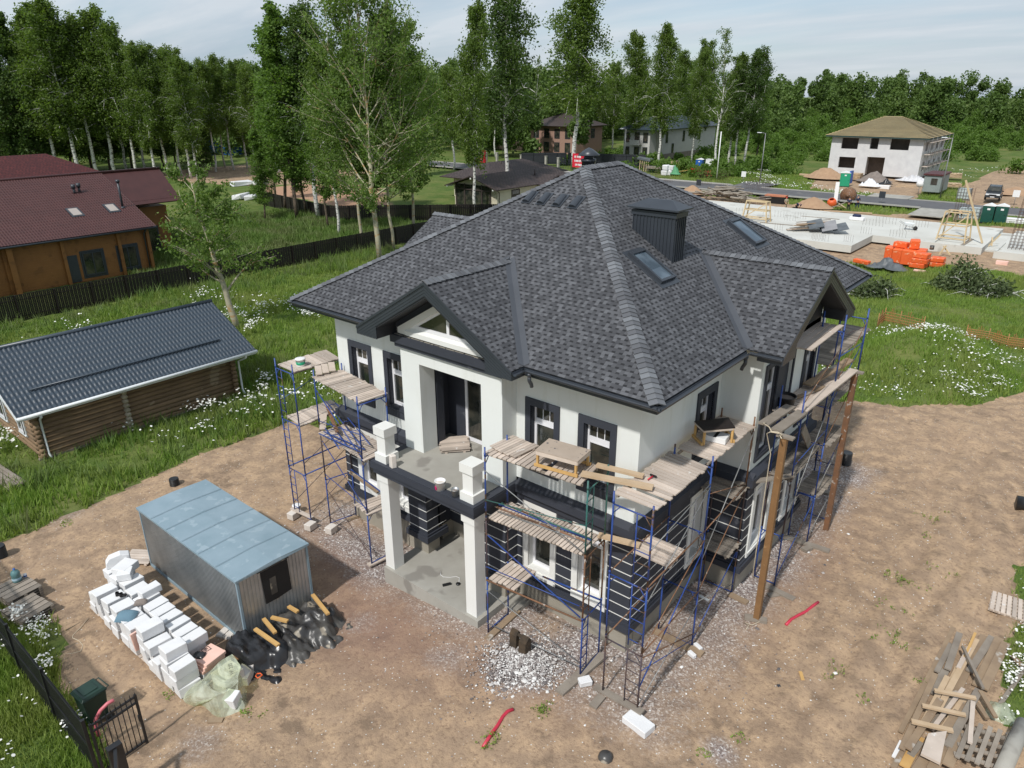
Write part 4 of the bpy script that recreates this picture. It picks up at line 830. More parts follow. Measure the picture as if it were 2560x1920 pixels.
plank(gp(zB, 1160, 1180, .09), gp(zB, 1640, 1490, .22), .2, .05, 'board from the splintered end to the white foam block under the ladder frame', greywood, gb); plank(gp(zB, 1140, 1380, .04), gp(zB, 1230, 1270, .04), .22, .08, 'short dark block under the splintered board end', greywood, gb)
plank(gp(zC, 510, 1030, .05), gp(zC, 945, 1255, .05), .22, .09, 'thick sleeper under the second scaffold frame with white blocks at its end', brownwood, gb); plank(gp(zC, 1190, 690, .04), gp(zC, 1360, 775, .04), .2, .06, 'short board under the third scaffold frame on the rubble', brownwood, gb)
plank(gp(zE, 1100, 1100, .08), gp(zE, 1720, 1295, .05), .22, .07, 'long grey board with a pointed end under the frame beside the bay', greywood, gb); plank(gp(zC, 1480, 595, .05), gp(zC, 1790, 745, .05), .22, .06, 'grey board lying out from behind the near wooden post', greywood, gb)
plank(gp(zE, 1420, 1285, .05), gp(zE, 1500, 1250, .05), .22, .1, 'short offcut propping the pointed grey board', greywood, gb); plank(gp(zC, 1550, 705, .03), gp(zC, 1640, 690, .03), .2, .05, 'short grey offcut below the board by the near wooden post', greywood, gb); plank(gp(zE, 1240, 495, .05), gp(zE, 1715, 625, .05), .22, .06, 'weathered board under the far scaffold feet beside the rusty post', greywood, gb)
plank(gp(zG, 150, 880, .28), gp(zG, 395, 1000, .28), .17, .04, 'pale board spanning two blocks below the ladder tower', deckm, gb); plank(gp(zG, 790, 960, .05), gp(zG, 985, 900, .05), .2, .05, 'board under the inner foot of the left front scaffold', brownwood, gb); plank(gp(zG, 1050, 1520, .12), gp(zG, 1250, 1430, .14), .2, .05, 'board under the scaffold foot at the porch slab corner', deckm, gb)
plank(gp(zC, 1330, 905, .06), gp(zC, 1535, 945, .06), .2, .1, 'sleeper at the foot of the near wooden post', greywood, gb)
# blocks under feet
def block(f, a, b, sz, rz, label, m=foam, dz=0, group='blocks under scaffold feet', name='block'):
    p = G(*f(a, b)); loc = (p.x, p.y, p.z+dz); mb = MB(); mb.ob((0, 0, sz[2]/2), sz, (0, 0, rz), .008); return tag(mb.build(name, m, bevel=.012, loc=None), label, 'block', group), loc
def putblock(f, a, b, sz, rz, label, m=foam, dz=0, group='blocks under scaffold feet', name='foam_block'):
    o, loc = block(f, a, b, sz, rz, label, m, dz, group, name); o.location = loc; return o
putblock(zB, 1600, 1560, (.72, .42, .2), R(-8), 'large white foam block under the corner ladder frame'); putblock(zC, 900, 1190, (.26, .12, .14), R(-20), 'small white block on the far side of the sleeper end'); putblock(zC, 845, 1255, (.24, .12, .12), R(-20), 'small white block on the near side of the sleeper end'); putblock(zB, 1060, 1130, (.24, .34, .16), R(-35), 'broken white block lying beside the grey sleeper')
for a, b, lb in ((160, 920, 'aerated block under the ladder tower, beside the white bucket'), (365, 1050, 'aerated block under the outer leg of the ladder tower'), (610, 1090, 'aerated block with a hollowed top under the left front scaffold')): putblock(zG, a, b, (.3, .36, .25), R(12), lb, aero, name='aerated_block')
# ------------------------------------------------------------------ wooden posts with rope
for (x, y), m_, lb, zt in (((2.30, 3.62), postwood, 'square knotty wooden post with a rope, nearest of the two posts by the right facade', 6.05), ((2.28, 9.8), rust, 'smooth rusty brown post, farther of the two posts by the right facade', 6.05)):
    t = thing('timber_post', lb, 'post', (x, y, 0)); MB().ob((0, 0, zt/2), (.17, .15, zt), jit=.004).build('shaft', m_, t, world=False); MB().bx(-.2, .25, -.1, .1, zt, zt+.05).build('head_board', greywood, t, world=False)
pts = [G(*zD(1250, 1150), 6.12), G(*zD(1210, 1120), 6.16), G(*zD(1130, 1105), 6.2), G(*zD(1095, 1120), 6.1)]+[Vector((2.02, 3.55, z)) for z in (5.5, 4.5, 3.5, 2.5, 1.5)]+[G(*zC(1465, 540), 1.0), G(*zC(1478, 700), .5), G(*zC(1465, 940), .05), G(*zC(1400, 968), .03), G(*zC(1330, 945), .03), G(*zC(1370, 975), .04), G(*zC(1345, 1010), .03)]
tag(MB().tube(pts, .013, 5).build('rope', rope), 'pale rope tied to the post top and trailing to the ground', 'rope')
pts = [G(*zD(*p), 6.17) for p in ((1240, 1170), (1215, 1130), (1250, 1140), (1205, 1110), (1140, 1100), (1120, 1060), (1060, 1020), (1090, 1010))]; tag(MB().tube(pts, .018, 5).build('rope_knot', rope), 'knotted pale rope lying on the boards at the near post', 'rope')
# ------------------------------------------------------------------ things on the decks
def bucket(loc, r, h, body, label, band=None, fill=None, lid=None, group=None, rz=0):
    t = thing('bucket', label, 'bucket', loc, rz, group); MB().lathe([(0, .01), (r*.82, 0), (r*.83, .01), (r*1.0, h), (r*1.04, h), (r*1.04, h*.93), (r*1.0, h*.93)] if lid else [(0, .015), (r*.80, .015), (r*.97, h), (r*1.05, h), (r*1.05, h*.93), (r*1.0, h*.92), (r*.83, 0), (0, 0)], n=18).build('body', body, t, world=False)
    if band: MB().lathe([(r*.875, h*.22), (r*.97, h*.62), (r*.985, h*.62), (r*.89, h*.22)], n=18).build('print_band', band, t, world=False)
    if fill: MB().lathe([(0, h*.80), (r*.5, h*.78), (r*.92, h*.72)], n=14).build('contents', fill, t, world=False)
    if lid: MB().lathe([(0, h*1.03), (r*.9, h*1.02), (r*1.06, h*1.0), (r*1.06, h*.93)], n=18).build('lid', lid, t, world=False)
    mb = MB(); mb.tube([(r*1.04*math.cos(a_), r*1.04*math.sin(a_), h*(.86-.25*math.sin(a_)*.8)) for a_ in [PI*k/8 for k in range(9)]], .006, 5); mb.build('handle', galvtube, t, world=False); return t
gb = 'buckets about the house'
zlp = 4.108
def RL(p, z): q = G(*p, z); return (q.x, q.y, z)
bk = bucket(RL((1101, 1224), 4.1), .155, .30, whitepaint, 'white plaster bucket with a magenta label on the balcony edge', None, aero, None, gb)
MB().prism([(math.cos(a_)*.153, math.sin(a_)*.153) for a_ in [R(d_) for d_ in range(222, 274, 6)]]+[(math.cos(a_)*.12, math.sin(a_)*.12) for a_ in [R(d_) for d_ in range(270, 220, -6)]], 2, .045, .13).build('label', mat('magenta_print', (.62, .01, .16), None, 8, .5), bk, world=False)
bucket(RL((1138, 1241), 4.1), .115, .24, galv, 'dented galvanised bucket on the balcony edge beside the corner post', None, gravelm, None, gb)
bucket(RL(zF(400, 410), 5.71), .17, .27, whitepaint, 'white lidded tub with a green band on the left top deck', lightgreen, None, whitepaint, gb)
bucket((lambda p: (p.x, p.y, p.z))(G(*zG(205, 850))), .16, .3, whitepaint, 'white bucket on the ground behind the ladder tower leg', None, None, whitepaint, gb)
t = bucket(RL(zD(1270, 840), L3), .30, .32, blackpipe, 'wide black rubber tub on the top deck beside the right bay', None, gravelm, None, gb)
o = MB(); o.ob((0, 0, .2), (.2, .16, .42), (0, 0, 0), .012); o = tag(o.build('block_offcut', aero, bevel=.02), 'chunky aerated block offcut standing at the left balcony post', 'block'); o.location = RL((983, 1167), 4.1); o.rotation_euler = (0, 0, R(-18))
# board panels
def panel(c, sx, sy, rz, z, n, label, name='duckboard', m=deckm, layers=1):
    t = thing(name, label, 'duckboard', (c.x, c.y, z), rz)
    for l in range(layers):
        mb = MB(); w_ = sx/n
        for i in range(n): mb.ob((-sx/2+(i+.5)*w_, random.uniform(-.03, .03), .055+l*.06), (w_-.012, sy*random.uniform(.94, 1.02), .025), (0, 0, random.uniform(-.01, .01)+l*.05))
        mb.build('boards', m, t, world=False)
    mb = MB()
    for yy in (-.3, .3): mb.bx(-sx/2, sx/2, yy*sy-.04, yy*sy+.04, 0, .04)
    mb.build('batten', m, t, world=False); return t
panel(G(*zA(360, 160), 5.84), .95, .92, R(-4), 5.81, 9, 'panel of narrow pale boards lying on the top deck at the porch end')
panel(G(1136, 1113, 4.15), .95, .95, R(-42), 4.108, 9, 'panel of weathered boards lying on the balcony floor', layers=2)
# trestle tables
def trestle(cs, z, h, label, top, rail=.10, name='trestle_table'):
    P_ = [G(*c, z+h) for c in cs]; c = sum(P_, Vector())/4; t = thing(name, label, 'work table', (c.x, c.y, z)); off = Vector((c.x, c.y, z)); Q = [p-off for p in P_]
    mb = MB(); mb.slabpoly([q+Vector((0, 0, .0)) for q in Q], .025); mb.build('top', top, t, world=False)
    ins = [q*.9 for q in Q]; mb = MB()
    for a, b in ((0, 1), (1, 2), (2, 3), (3, 0)): A = Vector((*(Q[a]*.96).xy, h-.03-rail/2)); B = Vector((*(Q[b]*.96).xy, h-.03-rail/2)); mb.beam(A, B, .03, rail)
    mb.build('rail', deckm, t, world=False)
    for q in ins: MB().ob((q.x, q.y, (h-.03)/2), (.055, .055, h-.03)).build('leg', pine, t, world=False)
    for a, b in ((0, 3), (1, 2)) if name == 'trestle_table' else ((0, 1), (3, 2)):
        A = Vector((*(Q[a]*1.02).xy, .035)); B = Vector((*(Q[b]*1.02).xy, .035)); MB().beam(A, B, .05, .07).build('foot_rail', pine, t, world=False)
    return t
osb = mat('splashed_board', (.45, .37, .30), (.38, .31, .25), 2, .85, spots=((.12, .11, .12), 7, .64))
darkply = mat('dark_plywood', (.016, .011, .010), (.022, .016, .014), 3, .6, spots=((.09, .07, .06), 9, .70))
trestle([zA(585, 190), zA(735, 65), zA(1180, 190), zA(1040, 312)], 5.82, .44, 'low pine trestle table with a splashed board top on the front deck', osb)
trestle([zH(1082, 568), zH(1215, 692), zH(1650, 655), zH(1555, 516)], 5.82, .46, 'low pine trestle table with a black plywood top on the side deck', darkply, .05, 'work_bench')
p = G(*zH(1420, 860), 5.82); t = thing('cardboard_box', 'white cardboard box with a dark slit under the black topped table', 'box', (p.x-.12, p.y+.1, 5.82), R(8)); MB().bx(-.3, .3, -.2, .2, 0, .16).build('carton', whitepaint, t, world=False, bevel=.006); MB().bx(-.04, .04, -.2, .2, .161, .165).build('tape_strip', blackm, t, world=False)
p = G(*zH(440, 1385), 5.83); q = G(*zH(515, 1335), 5.83); t = thing('hammer', 'red handled hammer lying on the side deck by the corner', 'hammer', tuple(p)); d = (q-p); MB().tube([(0, 0, .02), tuple(d+Vector((0, 0, .02)))], .018, 6).build('handle', redpaint, t, world=False); n_ = Vector((-d.y, d.x, 0)).normalized()*.09; MB().beam(d-n_+Vector((0, 0, .025)), d+n_+Vector((0, 0, .025)), .04, .04).build('head', blackiron, t, world=False)
for i, (a, b, m_, r_, lb) in enumerate(((zA(180, 800), zA(1130, 1165), rust, .035, 'rusty brown square tube lying along the middle deck, thickest of the bundle'), (zA(200, 770), zA(1180, 1150), blue, .02, 'blue tube lying along the middle deck beside the rusty one'), (zA(230, 755), zA(1190, 1140), teal, .024, 'dark green tube lying along the middle deck nearest the wall'), (zA(190, 850), zA(1250, 1215), galvtube, .016, 'thin grey rod lying along the middle deck nearest the edge'), (zA(260, 870), zA(1290, 1225), galvtube, .014, 'thin grey rod lying crookedly over the middle deck end'))):
    p = G(*a, L2+r_); q = G(*b, L2+r_+.02); tag(MB().cyl(p, q, r_, n=(4 if i == 0 else 7)).build('steel_tube', m_), lb, 'tube', 'tubes lying on the middle deck')
# trousers hung on the low brace
mb = MB()
for k in range(2):
    x = -2.62+k*.40; pr = [(-.02, .56), (.05, .62), (.12, .52), (.14, .3), (.1, .02), (-.13, .0), (-.11, .3), (-.1, .48)]
    mb.prism([(-1.82+u*(.8+.3*k)-.05*k, z_) for u, z_ in pr], 0, x, x+.24)
mb.prism([(-1.86, .5), (-1.80, .56), (-1.74, .5), (-1.78, .42)], 0, -2.40, -2.2)
tag(mb.build('work_trousers', mat('brown_cloth', (.085, .055, .03), (.02, .016, .012), 3, .9)), 'dark brown work trousers hanging over the low scaffold brace by the rubble', 'trousers')
# extension lead on the porch
z = .235; pts = [G(*(700+x*.31646, 1120+y*.31646), z+.01) for x, y in ((1270, 975), (1268, 1000), (1290, 1018), (1340, 1022), (1390, 1015), (1418, 1025), (1415, 1060))]
t = thing('extension_lead', 'white cable with a black socket and plug lying on the porch floor', 'cable', tuple(G(*(700+1330*.31646, 1120+1050*.31646), z))); MB().tube(pts, .008, 5).build('cable', whitepaint, t)
p = G(*(700+1285*.31646, 1120+1085*.31646), z+.03); q = G(*(700+1350*.31646, 1120+1070*.31646), z+.03); MB().beam(p, q, .07, .06).build('socket', blackiron, t); p = G(*(700+1407*.31646, 1120+1077*.31646), z); MB().cyl(p, p+Vector((0, 0, .035)), .07, n=14).build('plug', blackiron, t)
# ------------------------------------------------------------------ yard: cabin, blocks, sheets, bin, gate, timber
random.seed(5)
U = lambda z: Vector((0, 0, z))
def PX(px, py, x): d = rayd(px, py); t = (x-CAM[0])/d[0]; return Vector(CAM+t*d)
def PY(px, py, y): d = rayd(px, py); t = (y-CAM[1])/d[1]; return Vector(CAM+t*d)
def bl(x, y): return (x*.38879, 1275+y*.38879)
def qq(x, y): return (220+x*.28329, 1360+y*.28329)
def fl(x, y): return (x*FU, y*FU)
t = thing('cabin', 'ribbed galvanised site cabin with blue grey roof and broken black window', 'site cabin', (-11.8, -5.3, -.4))
mb = MB(); X0, X1, Y0, Y1, Z0, Z1 = -14.74, -8.80, -6.44, -4.14, -.30, 1.84
mb.bx(X0, X1, Y0, Y1, Z0, Z1); k = int((X1-X0)/.085)
for i in range(k): x = X0+.06+i*.085; mb.bx(x, x+.045, Y0-.016, Y0, Z0+.06, Z1); mb.bx(x, x+.045, Y1, Y1+.016, Z0+.06, Z1)
k = int((Y1-Y0)/.115)
for i in range(k): y = Y0+.06+i*.115; mb.bx(X1, X1+.014, y, y+.07, Z0+.06, Z1); mb.bx(X0-.014, X0, y, y+.07, Z0+.06, Z1)
mb.build('wall', galv, t)
mb = MB(); f = .07
for x in (X0-.02, X1-f+.03):
    for y in (Y0-.03, Y1-f+.03): mb.bx(x, x+f, y, y+f, Z0-.05, Z1+.02)
mb.bx(X0, X1, Y0-.035, Y0+.02, Z0-.06, Z0+.05); mb.bx(X1-.02, X1+.035, Y0, Y1, Z0-.06, Z0+.05); mb.build('corner_frame', cabroof, t)
mb = MB(); mb.add([(X0-.07, Y0-.07, 1.86), (X1+.07, Y0-.07, 1.86), (X1+.07, Y1+.07, 1.86), (X0-.07, Y1+.07, 1.86), (X0-.07, Y0-.07, 1.93), (X1+.07, Y0-.07, 1.93), (X1+.07, Y1+.07, 1.93), (X0-.07, Y1+.07, 1.93), (X0-.05, -5.29, 1.98), (X1+.05, -5.29, 1.98)],
    [(0, 1, 5, 4), (1, 2, 6, 9, 5), (2, 3, 7, 6), (3, 0, 4, 8, 7), (4, 5, 9, 8), (8, 9, 6, 7), (3, 2, 1, 0)])
for i in range(1, 6):
    x = X0+(X1-X0)*i/6*1.0; mb.add([(x-.018, Y0-.06, 1.935), (x+.018, Y0-.06, 1.935), (x+.018, -5.29, 1.985), (x-.018, -5.29, 1.985), (x, Y0-.06, 1.962), (x, -5.29, 2.012)], [(0, 4, 5, 3), (4, 1, 2, 5)]); mb.add([(x-.018, Y1+.06, 1.935), (x+.018, Y1+.06, 1.935), (x+.018, -5.29, 1.985), (x-.018, -5.29, 1.985), (x, Y1+.06, 1.962), (x, -5.29, 2.012)], [(0, 4, 5, 3), (4, 1, 2, 5)])
mb.build('roof', cabroof, t)
ws = [PX(*bl(*p), X1+.02) for p in ((1672, 405), (1845, 312), (1870, 515), (1700, 608))]; ya, yb = ws[0].y, ws[1].y; za, zb_ = min(ws[2].z, ws[3].z), max(ws[0].z, ws[1].z)
mb = MB(); mb.add([(X1+.022, ya, zb_), (X1+.022, yb, zb_), (X1+.024, yb+.02, za+.03), (X1+.022, (ya+yb)/2, za-.02), (X1+.03, ya+.03, za)], [(0, 1, 2, 3, 4)]); mb.mi = 1; mb.bx(X1+.026, X1+.032, ya+.25, ya+.45, za+.2, zb_-.35); mb.bx(X1+.015, X1+.04, ya-.1, yb+.05, zb_+.02, zb_+.05); mb.build('window', [blackm, dustpl], t)
def pallet(c, sx, sy, rz, z, label, m=greywood, group=None, n=6, name='pallet', layers=1):
    t = thing(name, label, 'pallet', (c.x, c.y, z), rz, group)
    for l in range(layers):
        zz_ = l*.085; mb = MB()
        for i in range(n): mb.ob((-sx/2+(i+.5)*sx/n, random.uniform(-.02, .02), zz_+.072), (sx/n*.86, sy*random.uniform(.96, 1.02), .022), (0, 0, random.uniform(-.02, .02)))
        mb.build('top_boards', m, t, world=False)
        mb = MB()
        for yy in (-.43, 0, .43): mb.bx(-sx/2, sx/2, yy*sy-.045, yy*sy+.045, zz_, zz_+.06)
        mb.build('bearer', m, t, world=False)
    return t
gp_ = 'pallets about the yard'
c = G(*bl(900, 310)); pallet(c, .8, 1.0, R(-55), c.z, 'light pallet sticking out from the far end of the metal cabin', deckm, gp_)
c = G(*bl(1460, 800)); pallet(c, .5, .35, R(20), c.z, 'small block pallet at the near corner of the cabin', aero, gp_, 2)
for i, x in enumerate((-13.4, -11.9, -10.4, -8.9)): pallet(Vector((x, -8.05, 0)), 1.4, 1.3, 0, -.41, 'pallet underneath the stack of white foam blocks', deckm, gp_)
# --- white foam blocks
def fblock(x, y, z, sx, sy, sz, rz=0, label=None, m=foam, group='white foam blocks stacked beside the cabin', jit=.012, tilt=0, name='foam_block'):
    mb = MB(); mb.ob((0, 0, 0), (sx, sy, sz), jit=jit); o = mb.build(name, m, bevel=.012); o.location = (x, y, z+sz/2); o.rotation_euler = (tilt, 0, rz)
    return tag(o, label or 'white foam block stacked among its like on the pallets beside the cabin', 'block', group)
b0 = -.32
front = [(-8.45, .36, 3), (-8.92, .44, 4), (-9.40, .36, 2), (-9.80, .36, 3), (-10.25, .42, 4), (-10.95, .40, 3), (-11.45, .5, 3), (-12.05, .45, 3), (-12.65, .42, 3), (-13.2, .4, 3), (-13.75, .4, 2)]
back = [(-9.25, .36, 3), (-9.66, .36, 3), (-10.1, .36, 3), (-10.52, .36, 3), (-10.95, .38, 3), (-11.4, .4, 3), (-11.9, .4, 3), (-12.5, .42, 3), (-13.1, .42, 3), (-13.6, .42, 3), (-14.1, .42, 3)]
SP = {('f', 0): 'white foam block on top of the nearest stack beside the clear sheet', ('f', 1): 'tallest white foam block of the pile, second stack from the clear sheet', ('f', 2): 'chipped low white foam block in the gap of the front row', ('f', 4): 'white foam block on top right of the pink panel', ('f', 6): 'white foam block lying under the blue pillow', ('f', 8): 'white foam block under the black boots', ('b', 5): 'white foam block beside the grey rag, in the back row', ('b', 10): 'white foam block on the farthest stack of the pile'}
for r_, (lst, yc) in enumerate(((front, -8.42), (back, -7.72))):
    for i, (x, w_, n) in enumerate(lst):
        for j in range(n):
            h = .31; top = j == n-1; key = ('fb'[r_], i)
            fblock(x+random.uniform(-.03, .03), yc+random.uniform(-.04, .04), b0+j*h, w_-.01, .6+random.uniform(-.04, .04), h-.004, random.uniform(-.05, .05)+(.06 if r_ and top else 0), SP.get(key) if top else None)
fblock(-13.62, -7.6, b0+.93, .5, .62, .26, R(24), 'white foam block lying crosswise on the far end of the pile'); fblock(-13.3, -7.75, b0+.94, .42, .4, .24, R(-35), 'smaller white foam block on the far end turned to the cabin'); fblock(-11.95, -7.62, b0+.935, .3, .6, .22, R(4), 'white foam block raised in the back row beside the grey rag')
mb = MB(); mb.prism([(-.36, 0), (.36, 0), (.36, .34), (.1, .42), (-.22, .36), (-.34, .2)], 1, -.14, .14); o = tag(mb.build('foam_offcut', foam, bevel=.02), 'rounded white foam offcut crowning the far end of the pile', 'block', 'white foam blocks stacked beside the cabin'); o.location = (-14.15, -7.6, b0+.93); o.rotation_euler = (0, 0, R(70))
fblock(-10.62, -8.5, .0, .06, .62, .62, R(2), 'pink foam panel standing between the white blocks', pinkfoam, 'pink foam panels', .004, R(4), 'foam_board')
for j in range(3): fblock(-8.62+.02*j, -7.72+.03*j, -.02+j*.105, .62, .66, .10, R(4+3*j), ('lowest', 'middle', 'top')[j]+' pink foam board stacked at the near end of the pile', pinkfoam, 'pink foam panels', .003, 0, 'foam_board')
fblock(-8.62, -7.7, b0, .62, .66, .29, 0, 'white foam block below the pink boards')
mb = MB(); z = .302; 
for (x, y, sx, sy) in ((-8.86, -7.62, .012, .2), (-8.70, -7.60, .012, .2), (-8.78, -7.52, .16, .012), (-8.78, -7.72, .16, .012), (-8.82, -7.62, .01, .08), (-8.78, -7.58, .07, .01), (-8.78, -7.62, .05, .01), (-8.74, -7.66, .01, .07), (-8.9, -7.84, .01, .08), (-8.86, -7.84, .01, .08), (-8.88, -7.88, .05, .01)): mb.bx(x-sx/2, x+sx/2, y-sy/2, y+sy/2, z, z+.004)
o = bpy.data.objects[[o.name for o in bpy.data.objects if o.get('label', '').startswith('top pink foam board')][0]]; mb.build('print', blackm, o)
def lump(name, bumps, x0, x1, y0, y1, m, base=-.4, st=.06, wr=.05, seed=3, thr=.03, wsc=.35, parent=None, stretch=1., cap=None, smooth=True):
    """draped cloth / heap: bumps = (x, y, rx, ry, h, power)"""
    xs = np.arange(x0, x1+st, st); ys = np.arange(y0, y1+st, st); A, B = np.meshgrid(xs, ys); H_ = np.zeros(A.shape)
    wx = A+.25*(fbm(A, B, .6, seed)-.5); wy = B+.25*(fbm(A, B, .6, seed+5)-.5)
    for (x, y, rx_, ry_, h, p) in bumps: d = (np.abs((wx-x)/rx_)**p+(np.abs((wy-y)/ry_))**p)**(1/p); H_ = np.maximum(H_, h*sstep(1.0, .62 if p > 2.5 else 0, d))
    if cap is not None: H_ = np.minimum(H_, cap)
    on = H_ > thr; rid = np.abs(fbm(A*stretch, B, wsc, seed+9)-.5)*2; H_ = H_+wr*(rid*2-.9)*np.clip(H_/.25, 0, 1)+wr*.5*(fbm(A, B, wsc*.35, seed+2)-.5)*np.clip(H_/.1, 0, 1)
    Zv = np.where(on, np.maximum(H_, .012), -.06)+(gz(A, B) if base is None else base)
    nx_, ny_ = len(xs), len(ys); I_ = np.arange(nx_*ny_).reshape(ny_, nx_); Fq = np.stack([I_[:-1, :-1].ravel(), I_[:-1, 1:].ravel(), I_[1:, 1:].ravel(), I_[1:, :-1].ravel()], 1)
    o_ = on.ravel(); keep = o_[Fq].any(1); Fq = Fq[keep]; used = np.unique(Fq); mp_ = -np.ones(nx_*ny_, int); mp_[used] = np.arange(len(used))
    Vv = np.stack([A.ravel(), B.ravel(), Zv.ravel()], 1)[used]; return npmesh(name, Vv, mp_[Fq], m, parent, smooth)
tag(lump('tarp_pile', [(-8.25, -6.72, .85, .5, .72, 5), (-7.6, -6.95, .9, .5, .3, 2), (-6.95, -6.6, .7, .6, .22, 2), (-8.0, -6.0, .9, .7, .55, 5)], -9.4, -6.2, -7.6, -5.0, blackpl, st=.055, wr=.18, seed=3, stretch=.4, wsc=.34, smooth=False), 'taut black plastic sheet over a boxy pile at the cabin corner', 'tarpaulin', 'plastic covered piles')
tag(lump('tarp_pile', [(-7.6, -5.75, 1.15, .75, .72, 2.4), (-7.55, -4.85, 1.15, .85, .66, 2.4), (-7.1, -4.1, .8, .6, .3, 2), (-8.1, -5., .8, 1.2, .62, 5)], -9.0, -5.9, -6.9, -3.3, dustpl, st=.055, wr=.26, seed=8, stretch=.45, wsc=.38, smooth=False), 'dusty crumpled plastic sheet over a pile under the cabin window', 'tarpaulin', 'plastic covered piles')
for i, (a, b, z, lb) in enumerate((((1640, 765), (1790, 870), .42, 'near'), ((1695, 700), (1770, 790), .38, 'second'), ((1745, 690), (1850, 715), .40, 'crosswise'), ((1855, 620), (1915, 655), .36, 'short far'), ((2010, 545), (2110, 670), .36, 'farthest'))):
    p = G(*bl(*a), z); q = G(*bl(*b), z); plank(p, q, .11, .06, lb+' notched yellow pine timber lying on the plastic below the cabin window', pine, 'yellow timbers on the plastic', 'timber', 'timber')
# clear sheet, cube, block with shovel
m_, nt, bs = newmat('clear_sheet'); clear = m_
n = noise(nt, 1.6, 3); setin(nt, bs, 'Base Color', mixc(nt, n, (.62, .68, .50), (.74, .78, .68))); bs.inputs['Roughness'].default_value = .22
tr = nd(nt, 'ShaderNodeBsdfTransparent'); tr.inputs[0].default_value = (.88, .92, .74, 1); mx = nd(nt, 'ShaderNodeMixShader'); L(nt, ramp(nt, noise(nt, 2.3, 3), [(.35, (.28, .28, .28)), (.65, (.62, .62, .62))]), mx.inputs[0]); L(nt, tr.outputs[0], mx.inputs[1]); L(nt, bs.outputs[0], mx.inputs[2]); L(nt, mx.outputs[0], nt.nodes['Material Output'].inputs[0])
L(nt, bump(nt, noise(nt, 4, 3), .4, .05), bs.inputs['Normal'])
for j in range(2): fblock(-7.72, -7.62, -.4+j*.3, .6, .6, .29, R(6), ('lower', 'upper')[j]+' grey block hidden under the clear greenish sheet', aero, 'blocks under the clear sheet', name='aerated_block')
def ck(x, y): return (440+x*.15672, 1560+y*.15672)
tp = [G(*ck(*p), .34) for p in ((640, 650), (885, 480), (990, 920), (645, 1140))]; gd = [G(*ck(*p), -.37) for p in ((75, 1135), (270, 1330), (320, 1240), (480, 1390), (780, 1570), (1120, 1460), (1155, 1070), (1065, 870))]
bk_ = [tp[0]+V_((-.1, .25, -.5)), tp[1]+V_((-.1, .2, -.6))]
vs = tp+gd+bk_; bm = bmesh.new(); bv = [bm.verts.new(v) for v in vs]
for f in ((0, 1, 2, 3), (3, 0, 4), (3, 4, 5), (3, 5, 6), (3, 6, 7), (3, 7, 8), (3, 8, 2), (2, 8, 9), (2, 9, 10), (2, 10, 1), (1, 10, 11), (1, 11, 13), (0, 1, 13, 12), (0, 12, 4)): bm.faces.new([bv[i] for i in f])
bmesh.ops.triangulate(bm, faces=bm.faces[:]); bmesh.ops.subdivide_edges(bm, edges=bm.edges[:], cuts=9, use_grid_fill=True, smooth=.35); bmesh.ops.recalc_face_normals(bm, faces=bm.faces[:])
for v in bm.verts:
    a_ = float(fbm(v.co.x*1.5, v.co.y*1.5+v.co.z*.6, .42, 61, 3)); v.co.z += .16*abs(a_-.5)-.02; v.co.x += .05*(a_-.5); v.co.y += .12*(float(fbm(v.co.x, v.co.z+v.co.y*.3, .35, 67, 2))-.5); v.co.z = max(v.co.z, -.39)
me = bpy.data.meshes.new('clear_plastic_sheet'); bm.to_mesh(me); bm.free(); me.materials.append(clear); cs = bpy.data.objects.new('clear_plastic_sheet', me); COL.objects.link(cs); tag(cs, 'clear greenish plastic sheet draped over blocks at the near end of the pile', 'plastic sheet')
fc = bpy.data.curves.new('print', 'FONT'); fc.body = 'WI 200'; fc.size = .17; fc.fill_mode = 'NONE'; fc.bevel_depth = .004
fo = bpy.data.objects.new('t', fc); COL.objects.link(fo); dg = bpy.context.evaluated_depsgraph_get(); me = bpy.data.meshes.new_from_object(fo.evaluated_get(dg)); bpy.data.objects.remove(fo); me.materials.clear(); me.materials.append(blackm)
to = bpy.data.objects.new('print', me); COL.objects.link(to); to.parent = cs; to.location = tuple(tp[2].lerp(tp[1], .28)+(tp[0]-tp[1])*.1+U(.035)); d_ = tp[1]-tp[2]; to.rotation_euler = (0, 0, math.atan2(d_.y, d_.x)); to.scale = (.85, .85, .3)
fblock(-6.9, -7.98, -.14, .34, .34, .32, R(28), 'single white block weighing down the clear sheet', foam, None, .01, R(8))
c = G(*qq(1385, 1120), -.1); fblock(c.x, c.y, -.4, .36, .62, .34, R(38), 'grey aerated block with a shovel lying across it', aero, None, .01, 0, 'aerated_block')
p = G(*qq(1340, 1015), .02); q = G(*qq(1490, 1145), .02); t = thing('shovel', 'shovel with orange D handle resting on the grey block', 'shovel', tuple(p)); MB().cyl(p, q, .02, n=7).build('shaft', blackiron, t)
d = (q-p).normalized(); sd_ = Vector((-d.y, d.x, 0)); MB().tube([q, q+d*.06+sd_*.07, q+d*.16+sd_*.07, q+d*.16-sd_*.07, q+d*.06-sd_*.07, q], .018, 6).build('grip', orangem, t); MB().prism([(-.09, 0), (.09, 0), (.11, .2), (.06, .3), (-.06, .3), (-.11, .2)], 2, 0, .012).build('blade', postwood, t).matrix_parent_inverse = Matrix.Translation(-Vector(p)) @ Matrix.Translation(p) @ Matrix.Rotation(math.atan2(d.y, d.x)+PI/2, 4, 'Z')
